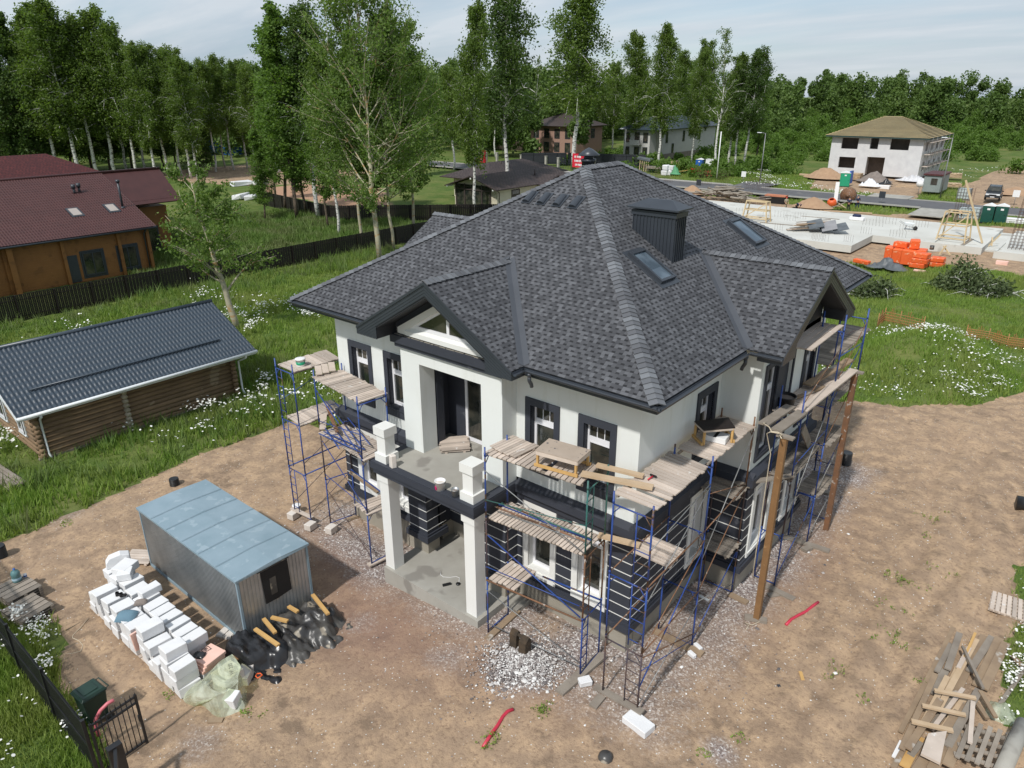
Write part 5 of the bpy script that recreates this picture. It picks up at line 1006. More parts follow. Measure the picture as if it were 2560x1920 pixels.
# pillow, rag, boots, black bag
def pillow(c, sx, sy, h, rz, m, name, label, cat, seed=1):
    n = 14; u = np.linspace(-1, 1, n); A, B = np.meshgrid(u, u); sq = 1-.12*(np.abs(A*B)); top = h*np.sqrt(np.clip((1-np.abs(A)**2.4)*(1-np.abs(B)**2.4), 0, 1))+.02*(fbm(A+seed, B, .5, seed)-.5)
    X_ = A*sx/2*sq; Y_ = B*sy/2*sq; Vv = np.concatenate([np.stack([X_.ravel(), Y_.ravel(), top.ravel()], 1), np.stack([X_.ravel(), Y_.ravel(), np.zeros(n*n)], 1)]); I_ = np.arange(n*n).reshape(n, n); Q = np.stack([I_[:-1, :-1].ravel(), I_[:-1, 1:].ravel(), I_[1:, 1:].ravel(), I_[1:, :-1].ravel()], 1)
    o = npmesh(name, Vv, np.concatenate([Q, Q[:, ::-1]+n*n]), m, None, True); o.location = c; o.rotation_euler = (R(8), R(-6), rz); return tag(o, label, cat)
pillow((-11.45, -8.55, .60), .62, .46, .13, R(35), mat('blue_cloth', (.14, .24, .30), (.11, .19, .25), 2, .9), 'pillow', 'faded blue pillow lying on the white foam blocks', 'pillow'); pillow((-11.75, -8.0, .60), .4, .24, .09, R(40), gravelm, 'rag', 'grey rag bundle on the white blocks next to the pillow', 'rag', 4); pillow((-8.72, -7.86, .30), .36, .26, .05, R(30), blackpl, 'plastic_bag', 'crumpled black plastic bag on the pink foam board', 'bag', 7)
for i in range(2):
    mb = MB(); mb.lathe([(.055, .12), (.058, .06), (.06, 0)], n=10); mb.ob((.06, 0, .035), (.16, .09, .07)); o = mb.build('boot', blackm, bevel=.012); o.location = (-12.6+.13*i, -8.3+.06*i, .605); o.rotation_euler = (0, 0, R(50)); tag(o, ('left' if i == 0 else 'right')+' of the two black boots standing on the white blocks', 'boot', 'boots')
# --- pallets with bottle
c = (G(*bl(110, 490), -.05)+G(*bl(190, 600), -.05))/2
pallet(Vector((-15.15, -10.05, 0)), 1.15, 1.0, R(12), -.40, 'pile of weathered pallets by the fence, nearer the fence gate', greywood, gp_, 5, layers=4); pallet(Vector((-16.35, -9.95, 0)), 1.2, 1.0, R(8), -.40, 'weathered pallet pile carrying the water bottle', greywood, gp_, 5, layers=5)
p = G(*bl(112, 455), .03); t = thing('water_bottle', 'big blue tinted plastic water bottle on the pallets', 'bottle', (p.x, p.y, .03)); bt = mat('bottle_plastic', (.10, .20, .21), (.13, .25, .26), 3, .15); MB().lathe([(0, 0), (.13, 0), (.135, .03), (.135, .16), (.125, .18), (.135, .2), (.135, .3), (.10, .38), (.035, .41), (.035, .44), (0, .44)], n=16).build('body', bt, t, world=False); MB().lathe([(.137, .08), (.137, .15)], n=16).build('label', mat('label_blue', (.2, .42, .6), (.6, .7, .75), 6, .5), t, world=False); MB().lathe([(0, .47), (.035, .47), (.037, .43)], n=10).build('cap', mat('blue_cap', (.03, .12, .4), None, 3, .4), t, world=False)
p = G(*bl(165, 430), .03); t = thing('tin', 'small white and blue tin beside the water bottle', 'tin', (p.x, p.y, .03)); MB().lathe([(0, 0), (.05, 0), (.05, .11), (0, .11)], n=12).build('can', whitepaint, t, world=False); MB().lathe([(.051, .03), (.051, .08)], n=12).build('label', blueport, t, world=False)
# --- wheelie bin
t = thing('wheelie_bin', 'dark green wheelie bin standing behind the black gate', 'bin', (-9.36, -10.4, -.4), R(6))
mb = MB(); b = [(-.20, -.23, .06), (.20, -.23, .06), (.20, .22, .06), (-.20, .22, .06), (-.27, -.29, .98), (.27, -.29, .98), (.27, .29, .98), (-.27, .29, .98)]; mb.add(b, [(3, 2, 1, 0), (4, 5, 6, 7), (0, 1, 5, 4), (1, 2, 6, 5), (2, 3, 7, 6), (3, 0, 4, 7)]); mb.bx(-.29, .29, -.31, .31, .92, .98); mb.build('body', binm, t, world=False, bevel=.02)
mb = MB(); mb.add([(-.30, -.33, .985), (.30, -.33, .985), (.30, .30, .985), (-.30, .30, .985), (-.26, -.26, 1.06), (.26, -.26, 1.06), (.26, .25, 1.05), (-.26, .25, 1.05)], [(3, 2, 1, 0), (4, 5, 6, 7), (0, 1, 5, 4), (1, 2, 6, 5), (2, 3, 7, 6), (3, 0, 4, 7)]); mb.bx(-.18, .18, -.2, .16, 1.058, 1.075); mb.build('lid', binm, t, world=False, bevel=.015)
MB().tube([(-.24, .3, .97), (-.24, .37, .98), (.24, .37, .98), (.24, .3, .97)], .016, 6).build('handle', binm, t, world=False)
for s in (-1, 1): MB().cyl((s*.24, .22, .10), (s*.29, .22, .10), .1, n=14).build('wheel', tyre, t, world=False)
# --- mesh fence and gate
t = thing('fence', 'black palisade fence along the grass at the lower left', 'fence', (-12, -11.08, -.4))
x = -7.6; xs_ = []
while x > -30: xs_.append(x); x -= 2.5
for i, x in enumerate(xs_): mb = MB(); mb.bx(x-.04, x+.04, -11.12, -11.04, -.5, 1.36); mb.build('post', blackiron, t)
for a, b in zip(xs_, xs_[1:]):
    mb = MB()
    for zz_ in (-.28, .45, 1.2): mb.bx(b+.04, a-.04, -11.095, -11.075, zz_, zz_+.035)
    k = int((a-b)/.062)
    for j in range(1, k): x = b+(a-b)*j/k; mb.bx(x-.016, x+.016, -11.075, -11.060, -.34, 1.30)
    mb.build('panel', blackiron, t)
t = thing('gate', 'open black iron gate leaf with spikes beside the bin', 'gate', (-7.5, -11, -.4))
ga, gb_ = Vector((-7.5, -10.98, 0)), Vector((-7.6, -9.92, 0)); mb = MB()
for a in (ga, gb_): mb.beam(a+U(-.34), a+U(1.22), .055, .055)
for z in (-.25, .98, 1.16): mb.beam(ga+U(z), gb_+U(z), .04, .045)
mb.build('leaf_frame', blackiron, t); mb = MB()
for j in range(1, 9): p = ga.lerp(gb_, j/9); mb.cyl(p+U(-.25), p+U(1.18), .012, n=5)
mb.build('bars', blackiron, t); mb = MB()
for j in range(0, 10): p = ga.lerp(gb_, j/9); mb.cyl(p+U(1.18), p+U(1.32), .014, .002, n=5)
mb.build('spikes', blackiron, t); mb = MB(); mb.beam(gb_+U(.42)+V_((.02, -.02, 0)), gb_+U(.60)+V_((.02, -.02, 0)), .06, .07); mb.build('lock', blackiron, t)
t = thing('gate_post', 'black square gate post with a sliding rail at the bottom edge', 'gate post', (-6.4, -10.9, -.3)); MB().bx(-6.48, -6.32, -11.05, -10.75, -.4, 1.3).build('post', blackiron, t); MB().beam((-6.35, -10.9, 1.22), (-5.2, -11.35, 1.22), .07, .09).build('rail', blackiron, t)
tag(MB().tube([G(*bl(635, 1450), .05), G(*bl(615, 1390), .35), G(*bl(618, 1340), .6), G(*bl(645, 1290), .78), G(*bl(690, 1245), .86), G(*bl(732, 1222), .9)], .045, 9).build('corrugated_hose', pinkhose), 'pink corrugated hose bent up behind the gate', 'hose', 'pieces of red corrugated hose')
for pts, lb in (([zC(2010, 765), zC(1960, 800), zC(1900, 850), zC(1830, 885), zC(1760, 925), zC(1712, 975)], 'red corrugated hose lying on the dirt right of the house'), ([zB(335, 1400), zB(280, 1420), zB(230, 1475), zB(180, 1560), zB(100, 1670), (1208, 1870)], 'red corrugated hose lying near the bottom of the picture')):
    tag(MB().tube([G(*p)+U(.035) for p in pts], .045, 9).build('corrugated_hose', redhose), lb, 'hose', 'pieces of red corrugated hose')
for (px, py), r_, h, lb in (((437, 1212), .19, .30, 'short black corrugated pipe stub standing beyond the metal cabin'), ((2, 1392), .22, .45, 'black pipe stub at the left picture edge'), ((2113, 1160), .22, .55, 'black ribbed pipe stub standing by the rusty post')):
    p = G(px, py); t = thing('pipe_stub', lb, 'pipe', tuple(p), 0, 'black pipe stubs in the yard'); mb = MB(); prof = [(r_*.8, 0)]
    k = int(h/.06)
    for j in range(k): prof += [(r_, j*.06+.005), (r_, j*.06+.035), (r_*.93, j*.06+.04), (r_*.93, j*.06+.06)]
    mb.lathe(prof, n=16); mb.build('pipe', blackpipe, t, world=False); MB().lathe([(r_*.95, h), (0, h-.01)], n=16).build('lid', blackpipe, t, world=False)
p = G(2545, 1272); t = thing('drum', 'black drum lying at the right picture edge', 'drum', (p.x, p.y, p.z)); MB().cyl((-.1, 0, .25), (.7, .2, .25), .26, n=16).build('body', blackpipe, t, world=False)
p = G(*fl(1308, 1638)); mb = MB(); mb.lathe([(0, .17), (.1, .165), (.17, .09), (.19, 0)], (0, 0, 0), 12); o = mb.build('basin', dustpl); o.location = p; tag(o, 'small dark upturned basin at the bottom edge of the dirt', 'basin')
c = G(*bl(1390, 1368)); o = MB().ob((0, 0, .05), (.36, .16, .1), (0, 0, R(40))).build('timber_offcut', brownwood); o.location = c; tag(o, 'timber offcut peeping out from under the clear sheet', 'offcut')
for a, b, m_, lb in ((zC(1640, 1520), zC(1690, 1610), charmetal, 'dark strip of trim lying on the dirt'), (zC(1845, 1400), zC(1870, 1480), pine, 'short yellow lath lying on the dirt'), (zC(915, 700), zC(1000, 745), whitemetal, 'piece of white trim lying on the rubble')):
    plank(G(*a)+U(.015), G(*b)+U(.015), .09, .02, lb, m_, 'strips lying about', 'strip', 'strip')
tag(MB().tube([G(*p)+U(.01) for p in [(0+x*.37383, 1300+y*.37383) for x, y in ((590, 660), (540, 720), (490, 770), (485, 790), (530, 810), (555, 840), (540, 880), (480, 895), (400, 900), (350, 930))]], .010, 5).build('cord', rope), 'pale cord curling over the dirt near the pallets', 'cord')
# --- timber heap on the right
def vp(x, y): return (2200+x*.30151, 1420+y*.30151)
TB = [((610, 495), (170, 1360), .14, brownwood), ((590, 630), (470, 860), .16, greywood), ((660, 540), (560, 840), .2, greywood), ((800, 590), (480, 1180), .18, plankm), ((790, 540), (700, 740), .08, pine), ((860, 560), (620, 1060), .22, brownwood), ((930, 570), (740, 860), .22, greywood), ((990, 580), (800, 980), .26, brownwood), ((1045, 620), (860, 1000), .26, brownwood), ((740, 660), (650, 830), .14, deckm),
    ((540, 850), (430, 1040), .24, greywood), ((650, 830), (540, 1060), .2, plankm), ((560, 900), (300, 1400), .16, plankm), ((460, 880), (180, 1500), .16, brownwood), ((500, 1090), (230, 1500), .2, brownwood), ((620, 1060), (430, 1330), .2, greywood), ((700, 1080), (480, 1400), .18, plankm), ((720, 1130), (560, 1400), .2, brownwood), ((650, 1190), (400, 1560), .24, brownwood), ((820, 1010), (560, 1480), .22, greywood), ((330, 1400), (200, 1650), .26, pine), ((240, 1420), (110, 1659), .14, brownwood), ((430, 1500), (300, 1700), .3, brownwood), ((560, 1420), (430, 1680), .28, brownwood), ((680, 1350), (560, 1640), .28, brownwood), ((180, 1440), (115, 1570), .12, whitepaint), ((330, 1440), (250, 1560), .2, greywood), ((690, 1000), (430, 1340), .12, deckm)]
for i, (a, b, w_, m_) in enumerate(TB):
    z = .05+.055*(i % 5)+(.06 if i > 9 else 0); p = G(*vp(*a), z); q = G(*vp(*b), z+random.uniform(-.03, .05)); plank(p, q, w_*.82, .045, 'old board lying in the timber heap at the lower right', m_, 'boards of the timber heap')
for a, b, w_, z, lb, m_ in (((450, 1015), (795, 1080), .1, .42, 'farthest of three crosspieces on the timber heap', plankm), ((350, 1140), (710, 1220), .1, .45, 'middle of three crosspieces on the timber heap', plankm), ((260, 1270), (605, 1350), .12, .48, 'nearest of three crosspieces on the timber heap', plankm), ((685, 650), (855, 1000), .07, .42, 'grey pole lying slanted over the far end of the heap', greywood), ((770, 1110), (745, 1450), .1, .5, 'white painted board standing out of the heap', deckm), ((830, 1020), (960, 1240), .1, .35, 'board slanting off the right side of the heap', brownwood), ((800, 1120), (890, 1250), .1, .25, 'shorter board slanting off the right side of the heap', brownwood), ((1190, 850), (990, 1140), .1, .1, 'grey pole lying on the grass at the right edge', greywood), ((1100, 730), (1194, 830), .14, .12, 'dark edged board at the right picture edge', brownwood)):
    plank(G(*vp(*a), z), G(*vp(*b), z), w_, .06, lb, m_, 'pieces on top of the timber heap')
a = [G(*vp(*p), .5) for p in ((400, 1370), (555, 1350), (500, 1615), (340, 1535))]; mb = MB(); mb.slabpoly(a, .07); tag(mb.build('board_pair', deckm), 'pale wide board lying on the near end of the timber heap', 'board')
# slatted pallets on the right
def slats(cs, z, label, n=5, m_=greywood):
    P_ = [G(*vp(*c), z) for c in cs]; t = thing('pallet', label, 'pallet', tuple(P_[0]), 0, gp_)
    for k, (A, B, C_, D, nn, dz) in enumerate(((P_[0], P_[1], P_[3], P_[2], n, 0), (P_[0], P_[3], P_[1], P_[2], n-1, -.06))):
        mb = MB()
        for i in range(nn): t_ = (i+.5)/nn; mb.beam(A.lerp(B, t_)+U(dz), C_.lerp(D, t_)+U(dz), .10, .04)
        mb.build('boards' if k == 0 else 'bearer', m_, t)
slats(((720, 1260), (1120, 1380), (1010, 1690), (600, 1560)), .45, 'grey open pallet lying on the clutter in the lower right corner'); slats(((930, 190), (1230, 280), (1230, 450), (900, 335)), .14, 'weathered boarded pallet at the right edge beside the daisies', 7, deckm)
tag(MB().cyl(G(*vp(1190, 1290), .55), G(*vp(1010, 1700), .55), .17, n=16).build('roll', conc), 'thick beige roll lying across the corner pallet', 'roll')
tag(lump('plastic_heap', [(G(*vp(1000, 1220)).x, G(*vp(1000, 1220)).y, .5, .5, .35, 2)], 7.6, 9.2, 2.6, 4.6, clear, base=0, st=.05, wr=.12, seed=4, wsc=.25), 'crumpled whitish plastic heaped behind the corner pallet', 'plastic sheet')
# --- stack of grey boards at the left edge
for j in range(7):
    p = G(*(0+ -20*.38879, 640+(1420+14*j)*.38879), -.4); a = Vector((-27.0, -7.95+.1*j, -.33+.06*(j % 3))); b = Vector((-24.15, -7.75+.1*j, -.33+.06*(j % 3))); plank(a, b, .14, .05, 'weathered grey board in the small stack at the left edge', greywood, 'grey boards stacked at the left edge')
# ------------------------------------------------------------------ neighbours: log bathhouse, amber timber house, fences
random.seed(9)
T = thing('log_bathhouse', 'long weathered log bathhouse with dark blue metal tile roof and white gutters', 'bathhouse', (-29.3, -1, -.4))
WX0, WX1, WY0, WY1 = -32.4, -26.1, -5.95, 3.55; ez, rzz, ex, rxx = 2.05, 3.98, -25.38, -29.3
def log(mb, p, q, r=.125, n=8): mb.cyl(p, q, r, n=n)
mb = MB(); n = 11; m2 = MB()
for i in range(n): z = -.28+i*.225; log(mb, (WX1-.1, WY0-.05, z), (WX1-.1, WY1+.05, z)); log(m2, (WX0+.1, WY0, z), (WX0+.1, WY1, z))
mb.build('front_logs', logm, T); m2.build('rear_logs', logm, T); EM = [MB(), MB()]
for i in range(17):
    z = -.17+i*.225; hw_ = min(WX1-WX0+.3, max(.1, 2*((rzz-z-.38)*3.9/1.93)))/2; xm = (WX0+WX1)/2
    for mb, y in zip(EM, (WY0+.1, WY1-.1)):
        if y < 0 and -.1 < z < 3.2:
            for a, b in ((max(WX0-.2, xm-hw_), -30.6), (-29.7, -28.1), (-27.3, min(WX1+.2, xm+hw_))) if z < 1.5 and z > .5 else ((max(WX0-.25, xm-hw_), min(WX1+.25, xm+hw_)),):
                if b > a+.1: log(mb, (a, y, z), (b, y, z))
        else: log(mb, (max(WX0-.25, xm-hw_), y, z), (min(WX1+.25, xm+hw_), y, z))
EM[0].build('end_logs', logm, T); EM[1].build('end_logs', logm, T); mb = MB()
for y in (-2.1,):
    for i in range(n): z = -.28+i*.225+.1; mb.cyl((WX1-.1, y, z), (WX1+.18, y, z), .118, n=10)
mb.build('log_ends', logend, T)
MB().bx(WX1-.1, WX1+.06, WY0-.1, WY1, -.5, -.3).build('base_board', greywood, T)
for a, b in ((-30.55, -29.75), (-28.05, -27.35)): window(T, 'f', WY0, a, b, .5, 1.5, -.08, None, fw=.1, sur=(a-.12, b+.12, .38, 1.62), surmat=whitemetal)
# tile roof with real steps and waves
def tileroof(T, ex, ez, rx_, rz_, ya, yb, m_, wv=.19, st=.35, name='roof', rows=4, per=7, stp=.05):
    Ls = math.hypot(rx_-ex, rz_-ez); su = np.arange(0, Ls+.001, st/rows); k = int((yb-ya)/wv*per); vv = np.linspace(ya, yb, k); A, B = np.meshgrid(su, vv, indexing='ij')
    hgt = .022*np.sin(2*PI*B/wv)+stp*(1-np.mod(A+1e-6, st)/st); nx_, nz_ = -(rz_-ez)/Ls, abs(rx_-ex)/Ls; sx = (rx_-ex)/Ls; sz = (rz_-ez)/Ls
    nX = -sz if sx > 0 else sz
    X_ = ex+sx*A+nX*hgt; Z_ = ez+sz*A+nz_*hgt; Vv = np.stack([X_.ravel(), B.ravel(), Z_.ravel()], 1); a_, b_ = A.shape; I_ = np.arange(a_*b_).reshape(a_, b_); Q = np.stack([I_[:-1, :-1].ravel(), I_[:-1, 1:].ravel(), I_[1:, 1:].ravel(), I_[1:, :-1].ravel()], 1)
    if sx < 0: Q = Q
    else: Q = Q[:, ::-1]
    o = npmesh(name, Vv, Q, m_, T, True)
    M = Matrix.Translation(T.location) @ T.rotation_euler.to_matrix().to_4x4(); o.matrix_parent_inverse = M.inverted(); return o
rf = tileroof(T, ex, ez, rxx, rzz, -6.62, 4.5, metaltile); tileroof(T, 2*rxx-ex, ez, rxx, rzz, -6.62, 4.5, metaltile)
mb = MB(); mb.prism([(ex+.02, ez-.03), (rxx, rzz-.03), (2*rxx-ex-.02, ez-.03), (2*rxx-ex-.02, ez-.16), (rxx, rzz-.16), (ex+.02, ez-.16)], 1, -6.64, -6.60); mb.prism([(ex+.02, ez-.03), (rxx, rzz-.03), (2*rxx-ex-.02, ez-.03), (2*rxx-ex-.02, ez-.16), (rxx, rzz-.16), (ex+.02, ez-.16)], 1, 4.48, 4.52); mb.bx(ex-.03, ex+.01, -6.6, 4.48, ez-.18, ez+.0); mb.build('fascia', whitemetal, T)
mb = MB(); mb.prism([(ex-.03, ez-.1), (ex-.03, ez-.14), (rxx, rzz-.17), (2*rxx-ex, ez-.14), (2*rxx-ex, ez-.1), (rxx, rzz-.1)], 1, -6.55, 4.45); mb.build('underside', whitepaint, T)
MB().tube([(rxx, -6.62, rzz+.04), (rxx, 4.5, rzz+.04)], .11, 8).build('ridge_cap', metaltile, rf)
MB().tube([(ex-1.15, -5.6, ez+.67), (ex-1.15, 3.2, ez+.67)], .04, 6).build('snow_guard', metaltile, rf)
MB().tube([(ex+.07, -6.62, ez-.03), (ex+.07, 4.5, ez-.03)], .075, 8).build('gutter', whitemetal, T)
for y, s in ((-5.75, 1), (3.85, -1)): MB().tube([(ex+.05, y, ez-.06), (ex+.05, y, ez-.22), (WX1+.1, y+.1*s, ez-.55), (WX1+.1, y+.1*s, -.1), (WX1+.3, y+.1*s, -.28)], .05, 8).build('downpipe', whitemetal, T)
# amber timber house behind the fence
T = thing('timber_house', 'amber glued timber house with brown tile roof and black window frames', 'house', (-66, 4, -.4))
mb = MB(); mb.bx(-76, -58.8, -9, 3.2, -.4, 3.4); mb.bx(-76, -58.8, 3.2, 14.6, -.4, 3.4); mb.bx(-76, -65.3, 14.6, 19.6, -.4, 4.2); mb.prism([(-76, 3.4), (-58.9, 3.4), (-65, 6.3), (-67.5, 7.2), (-76, 3.9)], 1, 14.3, 14.55)
for y in (3.2, 7.4, 11.9, 14.4): mb.bx(-58.8, -58.55, y-.13, y+.13, -.4, 3.4)
for i in range(18): mb.bx(-58.8, -58.785, -9, 14.6, -.3+i*.2, -.15+i*.2)
mb.build('wall', amber, T)
def nz(x, y): return (x*.31646, 380+y*.31646)
for (a, b), (c_, d_) in (((640, 790), (845, 955)), ((925, 745), (1110, 905))):
    p = PX(*nz(a, b), -58.7); q = PX(*nz(c_, d_), -58.7); window(T, 'r', -58.8, p.y, q.y, q.z, p.z-.1, -.08, None, fw=.12, split=1, framemat=charmetal, sur=(p.y-.14, q.y+.14, q.z-.18, p.z+.05), surmat=charmetal)
p = PX(*nz(500, 790), -58.7); q = PX(*nz(570, 1040), -58.7); MB().bx(-58.8, -58.74, p.y, p.y+.95, -.3, 1.95).build('door', charmetal, T)
window(T, 'r', -65.3, 15.2, 18.4, .0, 2.4, -.08, None, fw=.12, split=2, framemat=charmetal); MB().tube([(-58.2, 3.6, 3.35), (-58.6, 3.7, 2.9), (-58.6, 3.7, -.3)], .06, 7).build('downpipe', charmetal, T); MB().tube([(-58.2, 14.2, 3.35), (-58.6, 14.1, 2.9), (-58.6, 14.1, -.3)], .06, 7).build('downpipe', charmetal, T)
MB().bx(-58.6, -58.2, 3.3, 3.7, -.4, 3.4).build('corner_post', amber, T)
rf = tileroof(T, -57.9, 3.5, -67.5, 7.45, -12, 15.0, redroof, .22, .42, rows=4, per=5, stp=.10); tileroof(T, -64.3, 4.9, -67.5, 7.45-.98, 15.0, 20.6, redroof, .22, .42, rows=4, per=5, stp=.10)
mb = MB(); mb.slabpoly([(-57.95, -12, 3.45), (-57.95, 15, 3.45), (-67.5, 15, 7.4), (-67.5, -12, 7.4)], .12); mb.slabpoly([(-77.4, -12, 3.45), (-77.4, 20.6, 3.45), (-67.5, 20.6, 7.5), (-67.5, -12, 7.5)], .12); mb.slabpoly([(-63.9, 15, 4.7), (-63.9, 20.6, 4.7), (-67.5, 20.6, 7.45), (-67.5, 15, 7.45)], .12); mb.build('roof_base', redroof, T)
MB().tube([(-67.5, -12, 7.52), (-67.5, 20.6, 7.52)], .13, 7).build('ridge_cap', redroof, rf); MB().tube([(-57.85, -12, 3.45), (-57.85, 15, 3.45)], .08, 7).build('gutter', charmetal, T)
def onA(x): return 3.5+(x+57.9)/(-9.6)*3.95
nA = np.array([3.95/9.6, 0, 1.]); warm = mat('warm_pane', (.42, .36, .32), (.36, .32, .29), 1, .3); MA = Matrix.Rotation(math.atan(3.95/9.6), 3, 'Y')
def onroofA(x, y): d = rayd(*nz(x, y)); return Vector(CAM+((3.5-57.9*3.95/9.6-CAM@nA)/(d@nA))*d)
for a, b in ((595, 485), (885, 452)):
    c = onroofA(a, b); s_ = MB().ob(c+U(.08), (1.5, 1.0, .1), MA).build('skylight', charmetal, rf); MB().ob(c+MA@Vector((0, 0, .07))+U(.08), (1.15, .7, .03), MA).build('pane', warm, s_)
c = onroofA(970, 440)
fp = MB(); fp.cyl(c, c+U(2.25), .10, n=9); fp.cyl(c+U(2.2), c+U(2.42), .17, n=9); fp.cyl(c-U(.05), c+U(.12), .28, .12, 9); fp.build('flue_pipe', charmetal, rf)
for (a, b) in ((590, 330), (630, 320)):
    c = onroofA(a, b); fp = MB(); fp.cyl(c, c+U(.45), .10, n=9); fp.cyl(c+U(.45), c+U(.8), .18, n=9); fp.build('vent_pipe', charmetal, rf)
T = thing('house', 'house with maroon hip roof rising behind the brown tile roof at the left', 'house', (-88, 8, -.4))
MB().bx(-95, -81, -8, 25, -.4, 3.6).build('wall', amber, T); mb = MB(); E4 = [(-79.6, -9.5, 3.6), (-79.6, 26.5, 3.6), (-96.4, 26.5, 3.6), (-96.4, -9.5, 3.6)]; r0, r1 = (-88, 0, 8.1), (-88, 17.5, 8.1)
mb.slabpoly([E4[0], E4[1], r1, r0], .12); mb.slabpoly([E4[1], E4[2], r1], .12); mb.slabpoly([E4[2], E4[3], r0, r1], .12); mb.slabpoly([E4[3], E4[0], r0], .12); rf = mb.build('roof', tabmat('maroon_tiles', (.10, .024, .022), (.06, .016, .016), (.03, .009, .01), .33, .3, .6), T)
for y, x in ((6.5, -85.2), (9.5, -85.6)): MB().cyl((x, y, 6), (x, y, 7.9), .14, n=8).build('vent_pipe', charmetal, rf)
# dark board fences
def boardfence(pts, h, label, step=.125, base=-.4, m_=darkfence, open_=.012):
    t = thing('fence', label, 'fence', (pts[0][0], pts[0][1], base), 0); mb = MB(); rl = MB()
    for (xa, ya), (xb, yb) in zip(pts, pts[1:]):
        d = Vector((xb-xa, yb-ya, 0)); Ln = d.length; d.normalize(); nrm = Vector((-d.y, d.x, 0)); k = int(Ln/step); a0 = Vector((xa, ya, base))
        for i in range(k):
            c = a0+d*((i+.5)*step)+nrm*(.012*(i % 2)); hh = h+random.uniform(-.02, .02); mb.ob(c+U(hh/2), (step-open_, .018, hh), (0, 0, math.atan2(d.y, d.x)))
        for z in (.35, h-.35): rl.beam(a0+U(z)-nrm*.04, a0+d*Ln+U(z)-nrm*.04, .04, .05)
        for i in range(int(Ln/2.5)+1): c = a0+d*(i*2.5)-nrm*.09; rl.bx(c.x-.04, c.x+.04, c.y-.04, c.y+.04, base-.1, base+h)
    mb.build('boards', m_, t); rl.build('rails', m_, t); return t
boardfence([(-50.35, -14), (-50.2, 56)], 1.85, 'long dark brown board fence between the meadow and the amber timber house')
boardfence([(-88, 43.5), (-68, 40.8), (-50.5, 56.5)], 1.9, 'dark brown fence behind the grass plot with young trees', .25)
# brown roofed bungalow
T = thing('bungalow', 'cream bungalow with dark brown tile roof behind the birch trunks', 'house', (-60, 65, 0))
mb = MB(); mb.bx(-63.6, -55.9, 58.6, 73, -.2, 2.75); mb.prism([(-63.6, 2.75), (-55.9, 2.75), (-59.6, 3.95)], 1, 58.6, 73); mb.bx(-71, -63.6, 66, 82, -.2, 2.7); mb.bx(-55.9, -55.2, 67, 71.5, -.2, 2.7); mb.build('wall', creamwall, T)
mb = MB(); mb.bx(-63.2, -57.0, 58.5, 58.58, .0, 2.9); mb.build('glass_front', glass, T); mb = MB()
for x in (-63.2, -61.6, -60.1, -58.5, -57.0): mb.bx(x-.09, x+.09, 58.42, 58.5, 0, 3.0)
for z in (0, 2.2): mb.bx(-63.2, -57, 58.4, 58.5, z, z+.14)
mb.build('glazing_bars', brownroof, T); window(T, 'r', -55.9, 61.5, 63.2, 1.0, 2.3, -.08, None, fw=.14, framemat=brownroof)
btile = tabmat('bungalow_tiles', (.078, .058, .054), (.05, .037, .035), (.018, .013, .013), .6, .33, .6)
mb = MB(); mb.slabpoly([(-54.9, 57.3, 2.7), (-54.9, 75, 2.7), (-59.5, 75, 4.2), (-59.5, 57.3, 4.2)], .12); mb.slabpoly([(-64.3, 57.3, 2.7), (-64.3, 75, 2.7), (-59.5, 75, 4.2), (-59.5, 57.3, 4.2)], .12)
mb.slabpoly([(-53.9, 66, 2.65), (-53.9, 69.2, 3.7), (-58, 69.2, 3.7), (-55, 66, 2.65)], .1); mb.slabpoly([(-53.9, 72.4, 2.65), (-53.9, 69.2, 3.7), (-58, 69.2, 3.7), (-55, 72.4, 2.65)], .1)
e = [(-62.5, 64.5, 2.7), (-62.5, 83.5, 2.7), (-72.5, 83.5, 2.7), (-72.5, 64.5, 2.7)]; r0, r1 = (-67.5, 70, 4.6), (-67.5, 78, 4.6)
mb.slabpoly([e[0], e[1], r1, r0], .12); mb.slabpoly([e[1], e[2], r1], .12); mb.slabpoly([e[2], e[3], r0, r1], .12); mb.slabpoly([e[3], e[0], r0], .12); rf = mb.build('roof', btile, T)
for x, y, z in ((-66.8, 72, 4.0), (-66, 73, 3.8), (-57.5, 68.5, 3.6)): MB().cyl((x, y, z-.3), (x, y, z+.7), .12, n=7).build('vent_pipe', brownroof, rf)
mb = MB()
for x in (-63.9, -59.5, -55.6): mb.bx(x-.1, x+.1, 57.4, 58.6, 2.55+1.2*(x == -59.5), 2.8+1.2*(x == -59.5))
mb.build('beam_ends', whitepaint, T); MB().tube([(-54.85, 57.4, 2.62), (-55.7, 58.8, 2.2), (-55.7, 58.8, 0)], .05, 6).build('downpipe', brownroof, T)
# posts, dark mesh fence and boards behind the road
pfg = 'concrete fence posts behind the road'
for i, (px, py) in enumerate(((640, 860), (790, 860), (1125, 895), (1295, 910), (1465, 915), (1635, 940))):
    p = G(1100+px*.18083, 250+py*.18083); o = MB().bx(-.22, .22, -.22, .22, 0, 2.0).bx(-.27, .27, -.27, .27, 2.0, 2.1).build('fence_post', conc); o.location = p; tag(o, 'grey concrete fence post with a cap along the far side of the road', 'post', pfg)
boardfence([(-93.5, 109.5), (-86, 116), (-70, 121)], 2.3, 'dark blue grey fence running back from the road between the trees', .5, 0, mat('slate_fence', (.022, .025, .032), None, 2, .6), .0)
boardfence([(-135, 140), (-101, 136)], 2.2, 'brown fence in front of the far bushes left of the pink brick house', .5, 0, mat('far_brown_fence', (.06, .045, .03), None, 2, .8), .0)
T = thing('mesh_fence', 'thin wire mesh fence in front of the pale two storey house', 'fence', (-76, 110, 0)); mb = MB()
for i in range(40): mb.bx(-84+i*.6, -84+i*.6+.03, 108.2, 108.23, 0, 1.7)
